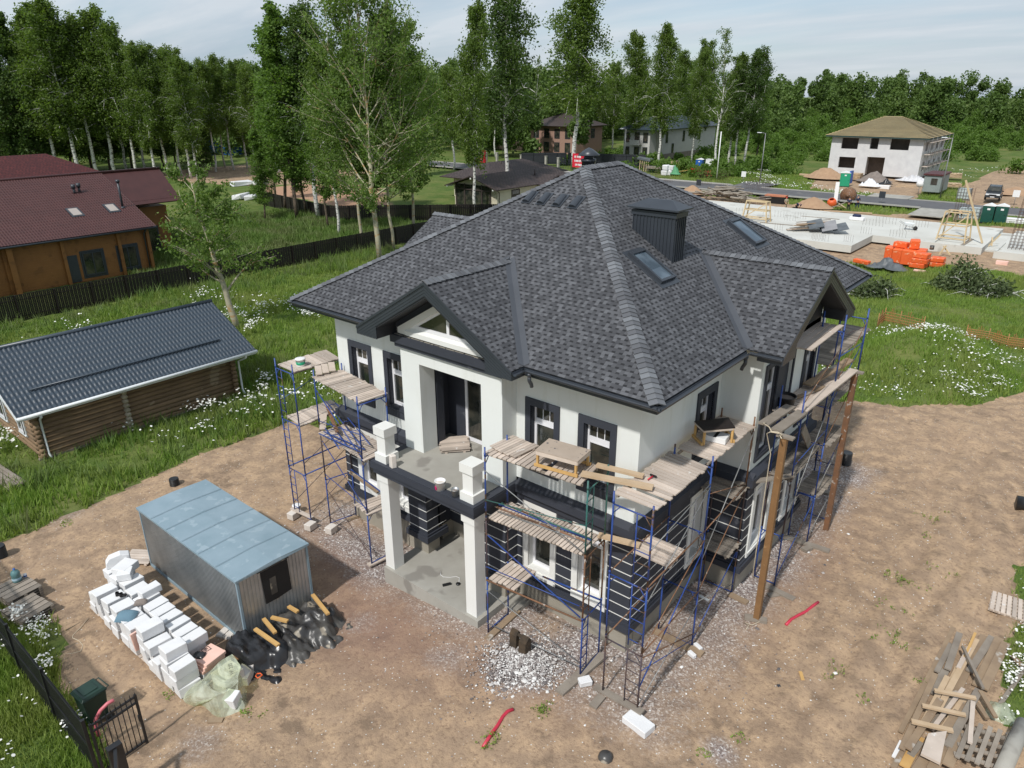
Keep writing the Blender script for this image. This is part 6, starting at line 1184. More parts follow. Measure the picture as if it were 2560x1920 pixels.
for z in (.1, .8, 1.65): mb.bx(-84, -60, 108.24, 108.27, z, z+.03)
mb.build('mesh', charmetal, T)
# pale two-storey house and pink brick house between the birches
T = thing('house', 'pale grey two storey house with dark roof half hidden by birches', 'house', (-79, 148, 0))
pw = mat('pale_wall', (.50, .485, .46), (.45, .44, .42), .8, .85); mb = MB(); mb.bx(-84, -77.3, 134.5, 164, 0, 6.4); mb.bx(-77.3, -75.9, 137.6, 164, 0, 6.4); mb.build('wall', pw, T); MB().bx(-77.2, -75.8, 137.5, 164.1, -.1, 1.1).build('plinth', gravelm, T)
for x0_, x1_ in ((-83.4, -82.4), (-81.2, -79.9), (-79.0, -77.8)):
    for z0_, z1_ in ((.4, 2.7), (3.6, 5.8)): window(T, 'f', 134.5, x0_, x1_, z0_, z1_, -.08, None, fw=.1, framemat=charmetal)
for y0_ in (139, 142, 147, 155): window(T, 'r', -75.9, y0_, y0_+1.0, 3.4 if y0_ != 142 else .8, 5.8 if y0_ != 142 else 3.2, -.08, None, fw=.1, framemat=charmetal)
mb = MB(); mb.bx(-81.8, -79.3, 133.3, 134.5, 3.1, 3.3); mb.bx(-81.8, -79.3, 133.3, 133.36, 3.3, 4.2); mb.build('balcony', pw, T)
mb = MB(); e = [(-75, 133.5, 6.4), (-75, 165, 6.4), (-85, 165, 6.4), (-85, 133.5, 6.4)]; r0, r1 = (-80, 138.5, 8.9), (-80, 160, 8.9); mb.slabpoly([e[0], e[1], r1, r0], .15); mb.slabpoly([e[1], e[2], r1], .15); mb.slabpoly([e[2], e[3], r0, r1], .15); mb.slabpoly([e[3], e[0], r0], .15); mb.build('roof', metaltile, T)
T = thing('house', 'pink brick house with brown roof hidden behind birch crowns', 'house', (-96, 142, 0)); pk = mat('pink_brick', (.36, .22, .17), (.31, .19, .15), 3, .9)
b_ = G(1100+1255*.18083, 250+745*.18083); x_ = b_.x; y_ = b_.y; mb = MB(); mb.bx(x_, x_+14, y_, y_+11, 0, 6.5); mb.build('wall', pk, T)
for i in range(4):
    for z0_ in (.5, 3.6): window(T, 'f', y_, x_+1+i*3.2, x_+2.6+i*3.2, z0_, z0_+2.2, -.08, None, fw=.12, framemat=charmetal)
for yy in (y_+2, y_+6): window(T, 'r', x_+14, yy, yy+1.6, 3.6, 5.8, -.08, None, fw=.12, framemat=charmetal)
mb = MB(); e = [(x_+15, y_-1, 6.5), (x_+15, y_+12, 6.5), (x_-1, y_+12, 6.5), (x_-1, y_-1, 6.5)]; r0, r1 = (x_+8.5, y_+5.5, 9.2), (x_+5.5, y_+5.5, 9.2); mb.slabpoly([e[0], e[1], r0], .15); mb.slabpoly([e[1], e[2], r1, r0], .15); mb.slabpoly([e[2], e[3], r1], .15); mb.slabpoly([e[3], e[0], r0, r1], .15); mb.build('roof', brownroof, T)
# unfinished white block house with open roof battens
T = thing('house_shell', 'unfinished white block house with bare roof battens and side scaffolding', 'house', (-30.5, 140, 0)); wb = mat('white_blocks', (.66, .66, .66), (.56, .56, .57), 1.0, .95, bmp=.1)
ax0, ax1, ax2, ax3, fy, by, hh = -37.6, -31.6, -28.4, -22.2, 132.0, 149.0, 6.7
def oz(x, y): return PY(1700+x*.38879, y*.38879, fy)
def hole(x0_, y0_, x1_, y1_): a = oz(x0_, y0_); b = oz(x1_, y1_); return (a.x, b.x, b.z, a.z)
hs = [hole(1045, 885, 1140, 960), hole(1025, 1007, 1118, 1083)]; hs2 = [hole(1360, 890, 1468, 968)]
mb = MB(); wall(mb, 'f', fy, .4, ax0, ax1, 0, hh, hs); mb.bx(ax1, ax1+.4, fy, fy+2.2, 0, hh); hd = hole(1230, 885, 1270, 960); dd_ = hole(1205, 1008, 1300, 1120); wall(mb, 'f', fy+.002, .4, ax1+.4, ax3, 0, hh, hs2+[(max(hd[0], ax1+.5), hd[1], hd[2], hd[3]), (max(dd_[0], ax1+.5), dd_[1], 0, dd_[3])])
mb.bx(ax0, ax0+.4, fy+.4, by, 0, hh); wall(mb, 'r', ax3, .4, fy+.41, by, 0, hh, [(fy+2+4*i, fy+3.6+4*i, z, z+1.6) for i in range(4) for z in (1., 4.4)]); mb.bx(ax0+.4, ax3-.4, by-.4, by, 0, hh); mb.build('wall', wb, T)
mb = MB(); mb.bx(ax0+.4, ax3-.4, fy+3, fy+3.2, 0.01, hh); mb.bx(ax0+.41, ax3-.41, fy+.41, by-.41, 3.1, 3.4); mb.build('inner_wall', gravelm, T)
mb = MB(); o_ = .9; e = [(ax3+o_, fy-o_, hh+.1), (ax3+o_, by+o_, hh+.1), (ax0-o_, by+o_, hh+.1), (ax0-o_, fy-o_, hh+.1)]; xm = (ax0+ax3)/2; hwid = (by-fy)/2+o_; r0, r1 = (xm+1.2, fy-o_+hwid, hh+3.3), (xm-1.2, fy-o_+hwid, hh+3.3)
faces = ([e[0], e[1], r0], [e[1], e[2], r1, r0], [e[2], e[3], r1], [e[3], e[0], r0, r1])
for f_ in faces: mb.slabpoly([Vector(p)-U(.12) for p in f_], .05)
mb.build('roof_membrane', mat('membrane', (.20, .21, .16), (.13, .14, .11), .7, .9), T); mb = MB()
bw = mat('battens', (.55, .42, .22), (.47, .36, .19), 2, .8, isl=.1)
for A, B, Cc, D in ((e[3], e[0], r0, r1), (e[0], e[1], r0, r0), (e[1], e[2], r1, r0), (e[2], e[3], r1, r1)):
    A, B, Cc, D = map(Vector, (A, B, Cc, D))
    for i in range(20): t_ = i/20; mb.beam(A.lerp(D, t_), B.lerp(Cc, t_), .20, .06)
mb.build('roof_battens', bw, T); mb = MB()
for p, q in zip(e, e[1:]+e[:1]): mb.beam(Vector(p)-U(.2), Vector(q)-U(.2), .06, .26)
mb.build('fascia', mat('green_fascia', (.03, .06, .055), None, 2, .6), T)
T = thing('scaffold', 'grey tube scaffold along the right side of the white block house', 'scaffold', (-21.4, 140, 0), group='scaffold at the white block house')
for i in range(6): frame(T, (-21.9, 132+i*3.3), (-20.9, 132+i*3.3), 0, (2, 4, 6), .9, m=galvtube, gusset=False)
for z in (2, 4, 6): deck(T, (-20.9, 132), (-21.9, 132), (-20.9, 148.5), (-21.9, 148.5), z, 60, beam=False)
for i in range(5):
    for z in (.2, 2.2, 4.2): brace(T, V_((-20.85, 132+i*3.3, z)), V_((-20.85, 135.3+i*3.3, z+1.7)), galvtube, .03)
# ------------------------------------------------------------------ trees
def leaves(cent, rad, n, size, rng, zdrop=0., flat=.0, asp=.62):
    """n rhombic leaves round every centre"""
    k = len(cent); c = np.repeat(cent, n, 0); r = np.repeat(rad, n)[:, None]
    off = rng.normal(size=(k*n, 3))*r*.55; off[:, 2] -= zdrop*np.abs(rng.normal(size=k*n))*r[:, 0]
    c = c+off; a = rng.normal(size=(k*n, 3)); a[:, 2] *= 1-flat; a /= np.linalg.norm(a, axis=1)[:, None]
    t = rng.normal(size=(k*n, 3)); b = np.cross(a, t); b /= np.linalg.norm(b, axis=1)[:, None]
    s = (size*rng.uniform(.6, 1.25, size=(k*n, 1))); a = a*s; b = b*s*asp
    V = np.stack([c-a, c-b, c+a, c+b], 1).reshape(-1, 3); F = np.arange(len(V)).reshape(-1, 4); return V, F
def grow(seed, H, r0, cb, prof, nb, ang, droop, lsize, lpc, nlc, nsub=3, lean=(0, 0), crad=.16, zdrop=.0, tn=7, wob=.012, start=.3, tops=None):
    rng = np.random.default_rng(seed); k = 12; ts = np.linspace(0, 1, k)
    wx = np.cumsum(rng.normal(size=k)*wob*H); wy = np.cumsum(rng.normal(size=k)*wob*H); wx -= wx[0]; wy -= wy[0]
    P = np.stack([wx*.5+lean[0]*ts*H, wy*.5+lean[1]*ts*H, ts*H], 1); mb = MB(); rs = [r0*(1-.93*t)+.012 for t in ts]; mb.tube([tuple(p) for p in P], rs, tn)
    cen = []; rad = []
    def at(t): i = min(int(t*(k-1)), k-2); f = t*(k-1)-i; return P[i]*(1-f)+P[i+1]*f
    for i in range(nb):
        t = cb+(.985-cb)*((i+rng.random())/nb); az = i*2.399+rng.normal()*.5; Lb = H*prof(t)*rng.uniform(.7, 1.2); el = ang(t)+rng.normal()*.12
        if Lb < .25: Lb = .25
        d = np.array([math.cos(az)*math.cos(el), math.sin(az)*math.cos(el), math.sin(el)]); p0 = at(t); ss = np.linspace(0, 1, 6)
        kink = rng.normal(size=3)*.06*Lb; pts = p0+np.outer(ss*Lb, d)+np.outer(ss**2.2*-droop*Lb, [0, 0, 1])+np.outer(np.sin(ss*PI), kink)
        rb = max(.012, rs[min(int(t*(k-1)), k-1)]*.42); mb.tube([tuple(p) for p in pts], [rb*(1-.85*s)+.006 for s in ss], 4, False)
        def put(pts_, s0, n_, LL):
            for s in np.linspace(s0, 1., n_): j = min(int(s*5), 4); f = s*5-j; cen.append(pts_[j]*(1-f)+pts_[j+1]*f); rad.append(crad*LL+.12)
        put(pts, start, nlc, Lb)
        for q in range(nsub):
            s0 = rng.uniform(.25, .85); j = int(s0*5); b0 = pts[j]; d2 = d+rng.normal(size=3)*.65; d2 /= np.linalg.norm(d2); L2 = Lb*rng.uniform(.3, .55)
            pp = b0+np.outer(ss*L2, d2)+np.outer(ss**2*-droop*1.2*L2, [0, 0, 1]); mb.tube([tuple(p) for p in pp], [rb*.5*(1-.85*s)+.005 for s in ss], 3, False); put(pp, .35, max(2, nlc-1), L2*1.3)
    V, F = leaves(np.array(cen), np.array(rad), lpc, lsize, rng, zdrop); return mb, V, F
def tree(name, label, loc, spec, bark, leaf, group, cat='tree', rz=0, trunkname='trunk'):
    t = thing(name, label, cat, tuple(loc), rz, group); mb, V, F = spec; mb.build(trunkname, bark, t, world=False); npmesh('crown', V, F, leaf, t); return t
B_prof = lambda t: .20*math.sin(PI*min(1, max(0, (t-.15)/.9))**.8)**.8*(1.1-.6*t)
birch_specs = [grow(100+i, 20, .215, .27+.06*(i % 3), lambda t: .25*(1.15-t)**.5*min(1, (t-.15)*3.4), 50, lambda t: .65+.4*t, .42, .135, 19, 5, 4, zdrop=.9, crad=.21, lean=(.02*(i-1.5), .015*((i*7) % 3-1))) for i in range(4)]
sparse_specs = [grow(140+i, 20, .15, .35, lambda t: .15*(1.15-t)**.5, 34, lambda t: 1.0+.2*t, .15, .11, 8, 4, 2, zdrop=.7, crad=.13) for i in range(2)]
dense_specs = [grow(160+i, 20, .2, .10, lambda t: .26*(1.1-t)**.6*min(1, .35+t*2.2), 60, lambda t: .55+.5*t, .16, .17, 20, 5, 3, crad=.21, zdrop=.3, start=.2) for i in range(3)]
aspen_specs = [grow(180+i, 20, .15, .16, lambda t: .17*(1.12-t)**.55*min(1, .3+t*2.5), 50, lambda t: .85+.3*t, .08, .13, 18, 5, 3, crad=.20, zdrop=.2) for i in range(2)]
spruce_specs = [grow(190, 20, .18, .08, lambda t: .17*(1.02-t), 80, lambda t: .05+.3*t, .12, .20, 8, 5, 2, crad=.12, zdrop=.4, start=.15)]
KINDS = {'birch': (birch_specs, bk_birch, lf_birch), 'bare': (sparse_specs, bk_birch, lf_birch), 'dense': (dense_specs, bk_dark, lf_dark), 'aspen': (aspen_specs, bk_dark, lf_bush), 'spruce': (spruce_specs, bk_dark, lf_dark), 'dkbirch': (birch_specs[1:3], bk_birch, lf_dark)}
PROTO = {}
def plant(kind, px, py, top, label, group, wide=1., name=None):
    specs, bark, leaf = KINDS[kind]; p = G(px, py); h = Hat(p, px, top)-p.z; i = random.randrange(len(specs)); key = (kind, i); nm = name or {'birch': 'birch_tree', 'bare': 'birch_tree', 'dense': 'broadleaf_tree', 'aspen': 'aspen_tree', 'spruce': 'spruce_tree', 'dkbirch': 'birch_tree'}[kind]
    s = h/20; sc = (s*wide, s*wide, s)
    if key not in PROTO:
        t = tree(nm, label, p, specs[i], bark, leaf, group, rz=random.uniform(0, 6)); PROTO[key] = t; t.scale = sc
        for c in t.children: c.matrix_parent_inverse = Matrix.Identity(4)
    else: t = dup(PROTO[key], p, random.uniform(0, 6), sc, label, group); t.name = nm
    return t
random.seed(31)
gl_ = 'tall trees behind the amber timber house'; gc_ = 'white trunked birches along the road'; gm_ = 'young trees on the grass plot'
lb_ = 'tall white trunked birch among its like behind the amber timber house'
for px, py, tp in ((292, 446, 22), (345, 447, 70), (200, 452, 6), (150, 450, 18), (250, 448, 50), (392, 452, 112), (455, 440, 125), (478, 448, 132), (424, 446, 118), (495, 452, 150), (318, 430, 95), (365, 430, 120)): plant('birch', px, py, tp, lb_, gl_, 1.0 if tp > 60 else 1.15)
for px, py, tp in ((30, 455, 105), (95, 452, 40), (60, 440, 90), (-20, 450, 90), (-75, 452, 60), (120, 430, 70), (230, 425, 75), (180, 432, 60), (275, 424, 100), (10, 430, 120), (330, 420, 130), (410, 420, 150), (440, 415, 160), (520, 420, 165)): plant('dense', px, py, tp, 'dense dark green tree in the stand behind the amber timber house', gl_, .95)
for px, py, tp in ((540, 430, 160), (585, 425, 150), (618, 421, 158), (640, 430, 175), (660, 420, 185), (563, 418, 178)): plant('birch', px, py, tp, 'slender birch in the row between the dark stand and the blue sheds', gl_)
plant('spruce', 500, 430, 150, 'narrow dark spruce poking out of the birch row', gl_)
for px, py, tp, k, lb, w_ in ((743, 549, 26, 'aspen', 'tall dense aspen with fluttering leaves beyond the grass plot', 1.35), (713, 526, 55, 'aspen', 'bushy aspen left of the tallest one beyond the grass plot', 1.25), (663, 552, 330, 'aspen', 'short tree with a dark bent trunk on the grass plot', 1.5), (797, 549, 35, 'dkbirch', 'dark drooping birch behind the grass plot', 1.1), (821, 573, 180, 'aspen', 'young aspen beside the white birch trunk on the grass plot', 1.0), (847, 590, 120, 'birch', 'birch with a clean white trunk standing at the dark fence corner', .8), (765, 540, 160, 'aspen', 'low aspen filling the gap behind the grass plot', 1.2), (690, 500, 190, 'aspen', 'far aspen behind the short bent tree', 1.2)): plant(k, px, py, tp, lb, gm_, w_)
for px, py, tp, k, lb, w_ in ((1188, 537, 15, 'birch', 'white birch whose trunk crosses the bungalow glass front', .75), (1272, 503, -70, 'dkbirch', 'tallest dark crowned birch whose patchy trunk stands before the bungalow roof', .95), (1433, 424, -40, 'birch', 'large leafy birch behind the ridge of the main roof', 1.25), (1340, 391, 145, 'bare', 'thin birch between the two biggest birches', .9), (1418, 380, 240, 'bare', 'small thin birch left of the round chimney', 1.), (1487, 376, 250, 'birch', 'short birch right of the round chimney', .9), (1500, 378, 215, 'birch', 'slim birch by the street lamp', .8), (1586, 402, 86, 'birch', 'birch with forked white limbs before the pale house', 1.05), (1646, 420, 72, 'birch', 'birch with a thick white trunk before the pale house', .95), (1747, 388, 108, 'birch', 'birch at the right corner of the pale house', 1.), (1729, 412, 130, 'birch', 'small birch near the blue cabin toilet', .8), (1782, 439, 74, 'bare', 'sparse birch with bare upper twigs beside the white pole', 1.2), (1820, 416, 140, 'birch', 'birch in the clump right of the sparse one', 1.1), (1838, 418, 165, 'dkbirch', 'dark birch in the clump right of the sparse one', 1.1), (1862, 421, 128, 'dkbirch', 'rightmost dark birch of the clump with a leaning white trunk', 1.1), (1890, 405, 175, 'aspen', 'bushy small tree ending the birch clump', 1.3), (1135, 425, 175, 'birch', 'birch far behind the poplars over the bungalow', 1.1), (1240, 398, 185, 'birch', 'birch behind the red sign', 1.), (1530, 376, 160, 'birch', 'birch between street lamp and pale house', 1.), (1690, 372, 135, 'birch', 'birch rising over the pale house roof', 1.2), (1380, 375, 200, 'aspen', 'bushy tree before the pink brick house', 1.2), (1050, 440, 160, 'aspen', 'bushy tree behind the poplar group', 1.2), (960, 430, 170, 'birch', 'far birch behind the poplar group', 1.), (880, 430, 165, 'aspen', 'far aspen left of the poplar group', 1.2)): plant(k, px, py, tp, lb, gc_, w_)
# the foreground poplars, each grown on its own
gp2 = 'yellow barked poplars near the house'
for i, (px, py, tp, lb, sd_, wd, cb_) in enumerate(((949, 650, -60, 'largest yellow barked poplar with wide bare limbs left of the roof', 301, .46, .17), (985, 628, 60, 'second poplar stem close to the largest one', 302, .34, .22), (1035, 595, 90, 'poplar with thin twiggy crown nearest the left gable', 303, .36, .22), (905, 620, 130, 'poplar leaning left of the largest one', 304, .34, .22))):
    p = G(px, py); h = Hat(p, px, tp)-p.z
    sp_ = grow(sd_, h, .25 if i == 0 else .16, cb_, lambda t, wd=wd: wd*(1.15-t)**.7*min(1, .5+t), 44 if i == 0 else 30, lambda t: .50+.55*t, -.16, .13, 13, 8, 6, crad=.11, zdrop=.1, start=.5, wob=.010); tree('poplar_tree', lb, p, sp_, bk_poplar, lf_poplar, gp2)
p = G(595, 823); h = Hat(p, 560, 452)-p.z
sp_ = grow(311, h, .23, .26, lambda t: .36*(1.25-t)**.5, 17, lambda t: .60+.2*t, -.05, .11, 12, 6, 5, crad=.14, zdrop=.15, start=.42, wob=.012, lean=(-.12, -.10)); tree('poplar_tree', 'pollarded poplar with a leaning pale trunk between bathhouse and dark fence', p, sp_, bk_poplar, lf_poplar, gp2)
# ------------------------------------------------------------------ far forest: one green mass
def forest(name, trees, per, size, leaf, rng, nb=10):
    """every crown is a cluster of overlapping leafy lobes"""
    Vs = []
    for (x, y, z, h, r) in trees:
        k = per//nb
        for j in range(nb):
            q = rng.uniform(-1, 1, 3); lv = (q[2]+1)/2; br = r*rng.uniform(.34, .6)*(1.1-.45*lv); wd = (1-.62*lv**1.4)*r*.8
            c0 = np.array([x+q[0]*wd, y+q[1]*wd, z+h*(.22+.70*lv)-br*.3]) if j else np.array([x, y, z+h-br*1.1])
            u = rng.normal(size=(k, 3)); u /= np.linalg.norm(u, axis=1)[:, None]; Vs.append(c0+u*br*rng.uniform(.65, 1.12, (k, 1))*np.array([1, 1, 1.15]))
    c = np.concatenate(Vs); V, F = leaves(c, np.full(len(c), .2), 1, size, rng); return tag(npmesh(name, V, F, leaf), kind='stuff')
rng = np.random.default_rng(77); tr_ = []
for i in range(430):
    a = rng.uniform(-74, 2.5); dist = rng.uniform(0, 1)**.8
    x0_ = math.sin(R(a)); y0_ = math.cos(R(a)); near_ = 190 if a < -42 else (172 if a < -34 else (235 if a < -20 else 262)); d_ = near_+dist*120
    x, y = CAM[0]+x0_*d_, CAM[1]+y0_*d_
    h = rng.uniform(11, 21)+dist*5+(-1.5 if a > -26 else 1.5); tr_.append((x, y, -1, h, rng.uniform(3.4, 7.)))
forest('forest', tr_, 1700, .46, lf_far, rng)
tr_ = []
for i in range(420):
    x = rng.uniform(-92, 22); y = rng.uniform(112, 268); dd = math.hypot(x-CAM[0], y-CAM[1])
    if -43 < x < -18 and y < 158: continue
    if x > -18 and (y < 150 or rng.uniform() < .75): continue
    if -86 < x < -73 and y < 168: continue
    if -18 > x > -44 and y < 175: continue
    h = rng.uniform(1.2, 3.4)+max(0, (y-165)/16)*(1 if x < -30 else .5)*rng.uniform(.5, 1.2); tr_.append((x, y, -.5, h, rng.uniform(1.4, 3.)*(1+h/14)))
for i in range(90):
    a = rng.uniform(-70, -45); d_ = rng.uniform(140, 190); x, y = CAM[0]+math.sin(R(a))*d_, CAM[1]+math.cos(R(a))*d_
    if y < 138: continue
    tr_.append((x, y, -.5, rng.uniform(3, 9), rng.uniform(2, 4)))
forest('scrub', tr_, 700, .26, lf_bush, rng, 6)
# ------------------------------------------------------------------ grass and flowers
def grass(name, n, x0, x1, y0, y1, hmin, hmax, m_, rng, blades=6, wd=.022, test=None, spread=.09, thr=.6):
    X = rng.uniform(x0, x1, n); Y = rng.uniform(y0, y1, n); g = grass_at(X, Y); k = g > thr
    if test is not None: k &= test(X, Y)
    X, Y = X[k], Y[k]; hh = (hmin+(hmax-hmin)*np.clip(fbm(X, Y, 2.6, 55, 2)*1.5-.25, 0, 1))
    X = np.repeat(X, blades); Y = np.repeat(Y, blades); hh = np.repeat(hh, blades); q = len(X); X = X+rng.normal(size=q)*spread; Y = Y+rng.normal(size=q)*spread
    Zg = gz(X, Y)+np.where((Y < 55), .0, 0)-.03; hh = hh*rng.uniform(.55, 1.25, q); a = rng.uniform(0, 2*PI, q); w_ = wd*rng.uniform(.6, 1.5, q)*(1+hh); le = rng.normal(size=(q, 2))*.32*hh[:, None]
    A = np.stack([X-np.cos(a)*w_, Y-np.sin(a)*w_, Zg], 1); B = np.stack([X+np.cos(a)*w_, Y+np.sin(a)*w_, Zg], 1); C_ = np.stack([X+le[:, 0], Y+le[:, 1], Zg+hh], 1)
    V = np.stack([A, B, C_], 1).reshape(-1, 3); return tag(npmesh(name, V, np.arange(len(V)).reshape(-1, 3), m_), kind='stuff')
def flowers(name, n, x0, x1, y0, y1, h, rng, seed, thr, size=.03, test=None, sc=4., per=46, rad=.42):
    """clumps of small white heads"""
    cx = rng.uniform(x0, x1, n); cy = rng.uniform(y0, y1, n); k = fbm(cx, cy, sc, seed, 2) > thr; cx, cy = cx[k], cy[k]; m = len(cx); pr = (rng.uniform(.1, 1., m)**1.5*per).astype(int)+3
    X = np.repeat(cx, pr); Y = np.repeat(cy, pr); q = len(X); rr = np.repeat(rad*rng.uniform(.4, 1.5, m), pr); X = X+rng.normal(size=q)*rr; Y = Y+rng.normal(size=q)*rr*.7; k = grass_at(X, Y) > .6
    if test is not None: k &= test(X, Y)
    X, Y = X[k], Y[k]; q = len(X); Zf = gz(X, Y)+h*rng.uniform(.65, 1.15, q); s = size*rng.uniform(.6, 1.5, q); a = rng.uniform(0, 2*PI, q); tl = rng.uniform(0, 6.3, q); ta = rng.uniform(.1, .7, q); V = []
    for j in range(6): t_ = a+j*PI/3; V.append(np.stack([X+s*np.cos(t_), Y+s*np.sin(t_), Zf+s*np.cos(t_+tl)*ta], 1))
    V = np.stack(V, 1).reshape(-1, 3); return tag(npmesh(name, V, np.arange(len(V)).reshape(-1, 6), flowerm), kind='stuff')
rng = np.random.default_rng(5)
inb = lambda X, Y: ~((X > -32.6) & (X < -26.0) & (Y > -6) & (Y < 3.6)) & ~((X > -15) & (X < -8.7) & (Y > -6.7) & (Y < -4)) & ~((X > -13.2) & (X < 1.5) & (Y > -2) & (Y < 15.3))
grass('meadow_grass', 26000, -50, -13.2, -10.8, 34, .22, .55, grassm, rng, 6, .020, inb)
grass('tall_weeds', 5200, -50, -14, -10, 34, .5, 1.05, weedm, rng, 7, .016, lambda X, Y: inb(X, Y) & ((fbm(X, Y, 3.5, 71, 2) > .56) | (X < -46) | ((X > -26.2) & (X < -17) & (Y > -4.5) & (Y < 5) & (fbm(X, Y, 3., 73, 2) > .42))))
grass('verge_grass', 16000, -22, -5.5, -19, -10.3, .2, .45, grassm, rng, 6, .014)
grass('mound_grass', 26000, -14, 14, 14, 60, .15, .42, grassm, rng, 6, .018, inb)
grass('plot_grass', 9000, -80, -50.4, 12, 46, .4, .9, weedm, rng, 6, .03)
grass('edge_grass', 2500, 7, 12, 2, 14, .12, .3, grassm, rng, 7, .012)
grass('roadside_grass', 16000, -60, 14, 82, 132, .2, .5, grassm, rng, 5, .04, lambda X, Y: ((Y < 95) | (Y > 102.7)) & ~((X > -41) & (X < -21) & (Y > 131)))
flowers('daisies', 620, -50, -13.5, -10.8, 34, .7, rng, 21, .54, .046, inb, 6., 55, .5)
flowers('daisies', 90, -21, -5.5, -18, -10.3, .5, rng, 27, .46, .032, None, 3., 70, .35)
flowers('daisies', 330, -6, 8, 15, 40, .5, rng, 33, .46, .036, lambda X, Y: np.hypot((X-1.2)/6., (Y-28.5)/8.6) < 1., 4., 34, .5)
flowers('daisies', 30, 8, 11, 2.5, 13, .36, rng, 39, .2, .026, None, 3., 70, .35)
flowers('daisies', 110, -60, -20, 104, 130, .7, rng, 43, .55, .07, None, 8., 60, 1.); flowers('daisies', 160, -22, 14, 106, 160, .8, rng, 47, .55, .07, None, 10., 50, 1.6)
flowers('daisies', 24, -15.6, -13.6, -10.3, -9.2, .3, rng, 51, .0, .024, lambda X, Y: X > -99, 3., 40, .3)
# small weeds in the bare dirt
P_ = []
for px, py, k, r_ in ((2245, 1450, 26, .35), (2270, 1463, 26, .3), (2230, 1435, 12, .25), (2226, 1590, 22, .3), (2235, 1605, 14, .3), (2215, 1520, 12, .25), (2260, 1530, 10, .25), (2100, 1680, 16, .25), (2075, 1692, 8, .15), (1350, 1780, 30, .22), (1368, 1775, 14, .2), (170, 1310, 24, .25), (1235, 1840, 16, .2), (1215, 1865, 16, .2), (615, 1790, 22, .18), (655, 1788, 8, .12), (425, 1742, 12, .14), (2305, 1710, 14, .12), (2260, 1615, 10, .2), (2180, 1600, 8, .2), (2330, 1420, 8, .3), (2310, 1470, 8, .3), (2360, 1285, 6, .2), (2390, 1440, 8, .2), (2320, 1340, 8, .2), (2160, 1750, 8, .2), (1850, 1850, 12, .2), (1760, 1890, 14, .15), (470, 1690, 8, .12), (2300, 1290, 10, .2), (2330, 1300, 12, .25)):
    p = G(px, py)
    for j in range(int(k*.75)): P_.append((p.x+rng.normal()*r_*.55, p.y+rng.normal()*r_*.55, p.z+.03+abs(rng.normal())*.05))
V, F = leaves(np.array(P_), np.full(len(P_), .05), 5, .030, rng); tag(npmesh('weeds', V, F, grassm), kind='stuff')
# stones, plaster crumbs and litter round the walls
n = 15000; X = rng.uniform(-13.5, 6, n); Y = rng.uniform(-7, 14, n); dh = np.maximum(np.maximum(-12.1-X, X-1.3), np.maximum(-1.0-Y, Y-14)); k = (rng.uniform(size=n) < np.exp(-np.maximum(dh, 0)/1.3)*1.0+.035) & ((dh > .12) | ((Y < -.1) & (X > -3.3))) & ~((X > -8.1) & (X < -3.3) & (Y > -2.1)); X, Y = X[k], Y[k]
hx = rng.normal(size=4000)*.55+hp.x; hy = rng.normal(size=4000)*.55+hp.y; X = np.concatenate([X, hx]); Y = np.concatenate([Y, hy]); q = len(X); s = rng.uniform(.008, .022, q)*np.where(np.arange(q) >= q-4000, 1.1, 1)*(1+(rng.uniform(size=q) < .03)*1.3)
bo = np.array([(-1, -1, 0), (1, -1, 0), (.8, 1, 0), (-1, .9, 0), (-.6, -.5, .8), (.5, -.6, .7), (.5, .6, .9), (-.5, .5, .6)]); fo_ = np.array([(4, 5, 6, 7), (0, 1, 5, 4), (1, 2, 6, 5), (2, 3, 7, 6), (3, 0, 4, 7)])
a = rng.uniform(0, 2*PI, q); ca, sa = np.cos(a), np.sin(a); bx_ = bo[None]*s[:, None, None]*rng.uniform(.7, 1.5, (q, 1, 3)); V = np.stack([X[:, None]+bx_[..., 0]*ca[:, None]-bx_[..., 1]*sa[:, None], Y[:, None]+bx_[..., 0]*sa[:, None]+bx_[..., 1]*ca[:, None], gz(X, Y)[:, None]+.0+bx_[..., 2]*.8+.16*np.exp(-((X-hp.x)**2+(Y-hp.y)**2)/.5)[:, None]], 2).reshape(-1, 3)
F = (fo_[None]+8*np.arange(q)[:, None, None]).reshape(-1, 4); m_, nt, bs = newmat('rubble'); setin(nt, bs, 'Base Color', ramp(nt, island(nt), [(0, (.10, .09, .09)), (.35, (.24, .21, .20)), (.6, (.42, .39, .37)), (.8, (.68, .67, .65)), (1, (.74, .73, .71))])); bs.inputs['Roughness'].default_value = .9
tag(npmesh('rubble', V, F, m_), kind='stuff')
# ------------------------------------------------------------------ building site beyond the house
random.seed(14)
def kk(x, y): return (2050+x*.23056, 420+y*.23056)
def z27(x, y): return (1640+x*.27125, 380+y*.27125)
def trr(x, y): return (1700+x*.38879, y*.38879)
def ww(x, y): return (1480+x*.16277, 200+y*.16277)
T = thing('foundation_slab', 'large pale concrete foundation slab with stepped edge beyond the house', 'foundation', (-25, 70, 0))
mb = MB(); mb.bx(-50, -12.05, 60.7, 81, -.2, .5); mb.bx(-12.05, -9.95, 67.8, 80.6, -.2, .497); mb.bx(-9.95, -2.2, 66.6, 80.6, -.2, .5); mb.bx(-2.2, -.9, 68.5, 80, -.2, .16); mb.bx(-.9, 16, 65.7, 80, -.2, .52)
for x0_, x1_, y0_, y1_ in ((-9.95, -2.0, 66.45, 66.6), (-2.2, -2.0, 66.6, 71.9), (-6.3, -6.15, 67, 71.5), (-.9, -.7, 65.55, 71), (-.9, 16, 65.5, 65.7)): mb.bx(x0_, x1_, y0_, y1_, -.2, .66)
mb.build('slab', slabconc, T)
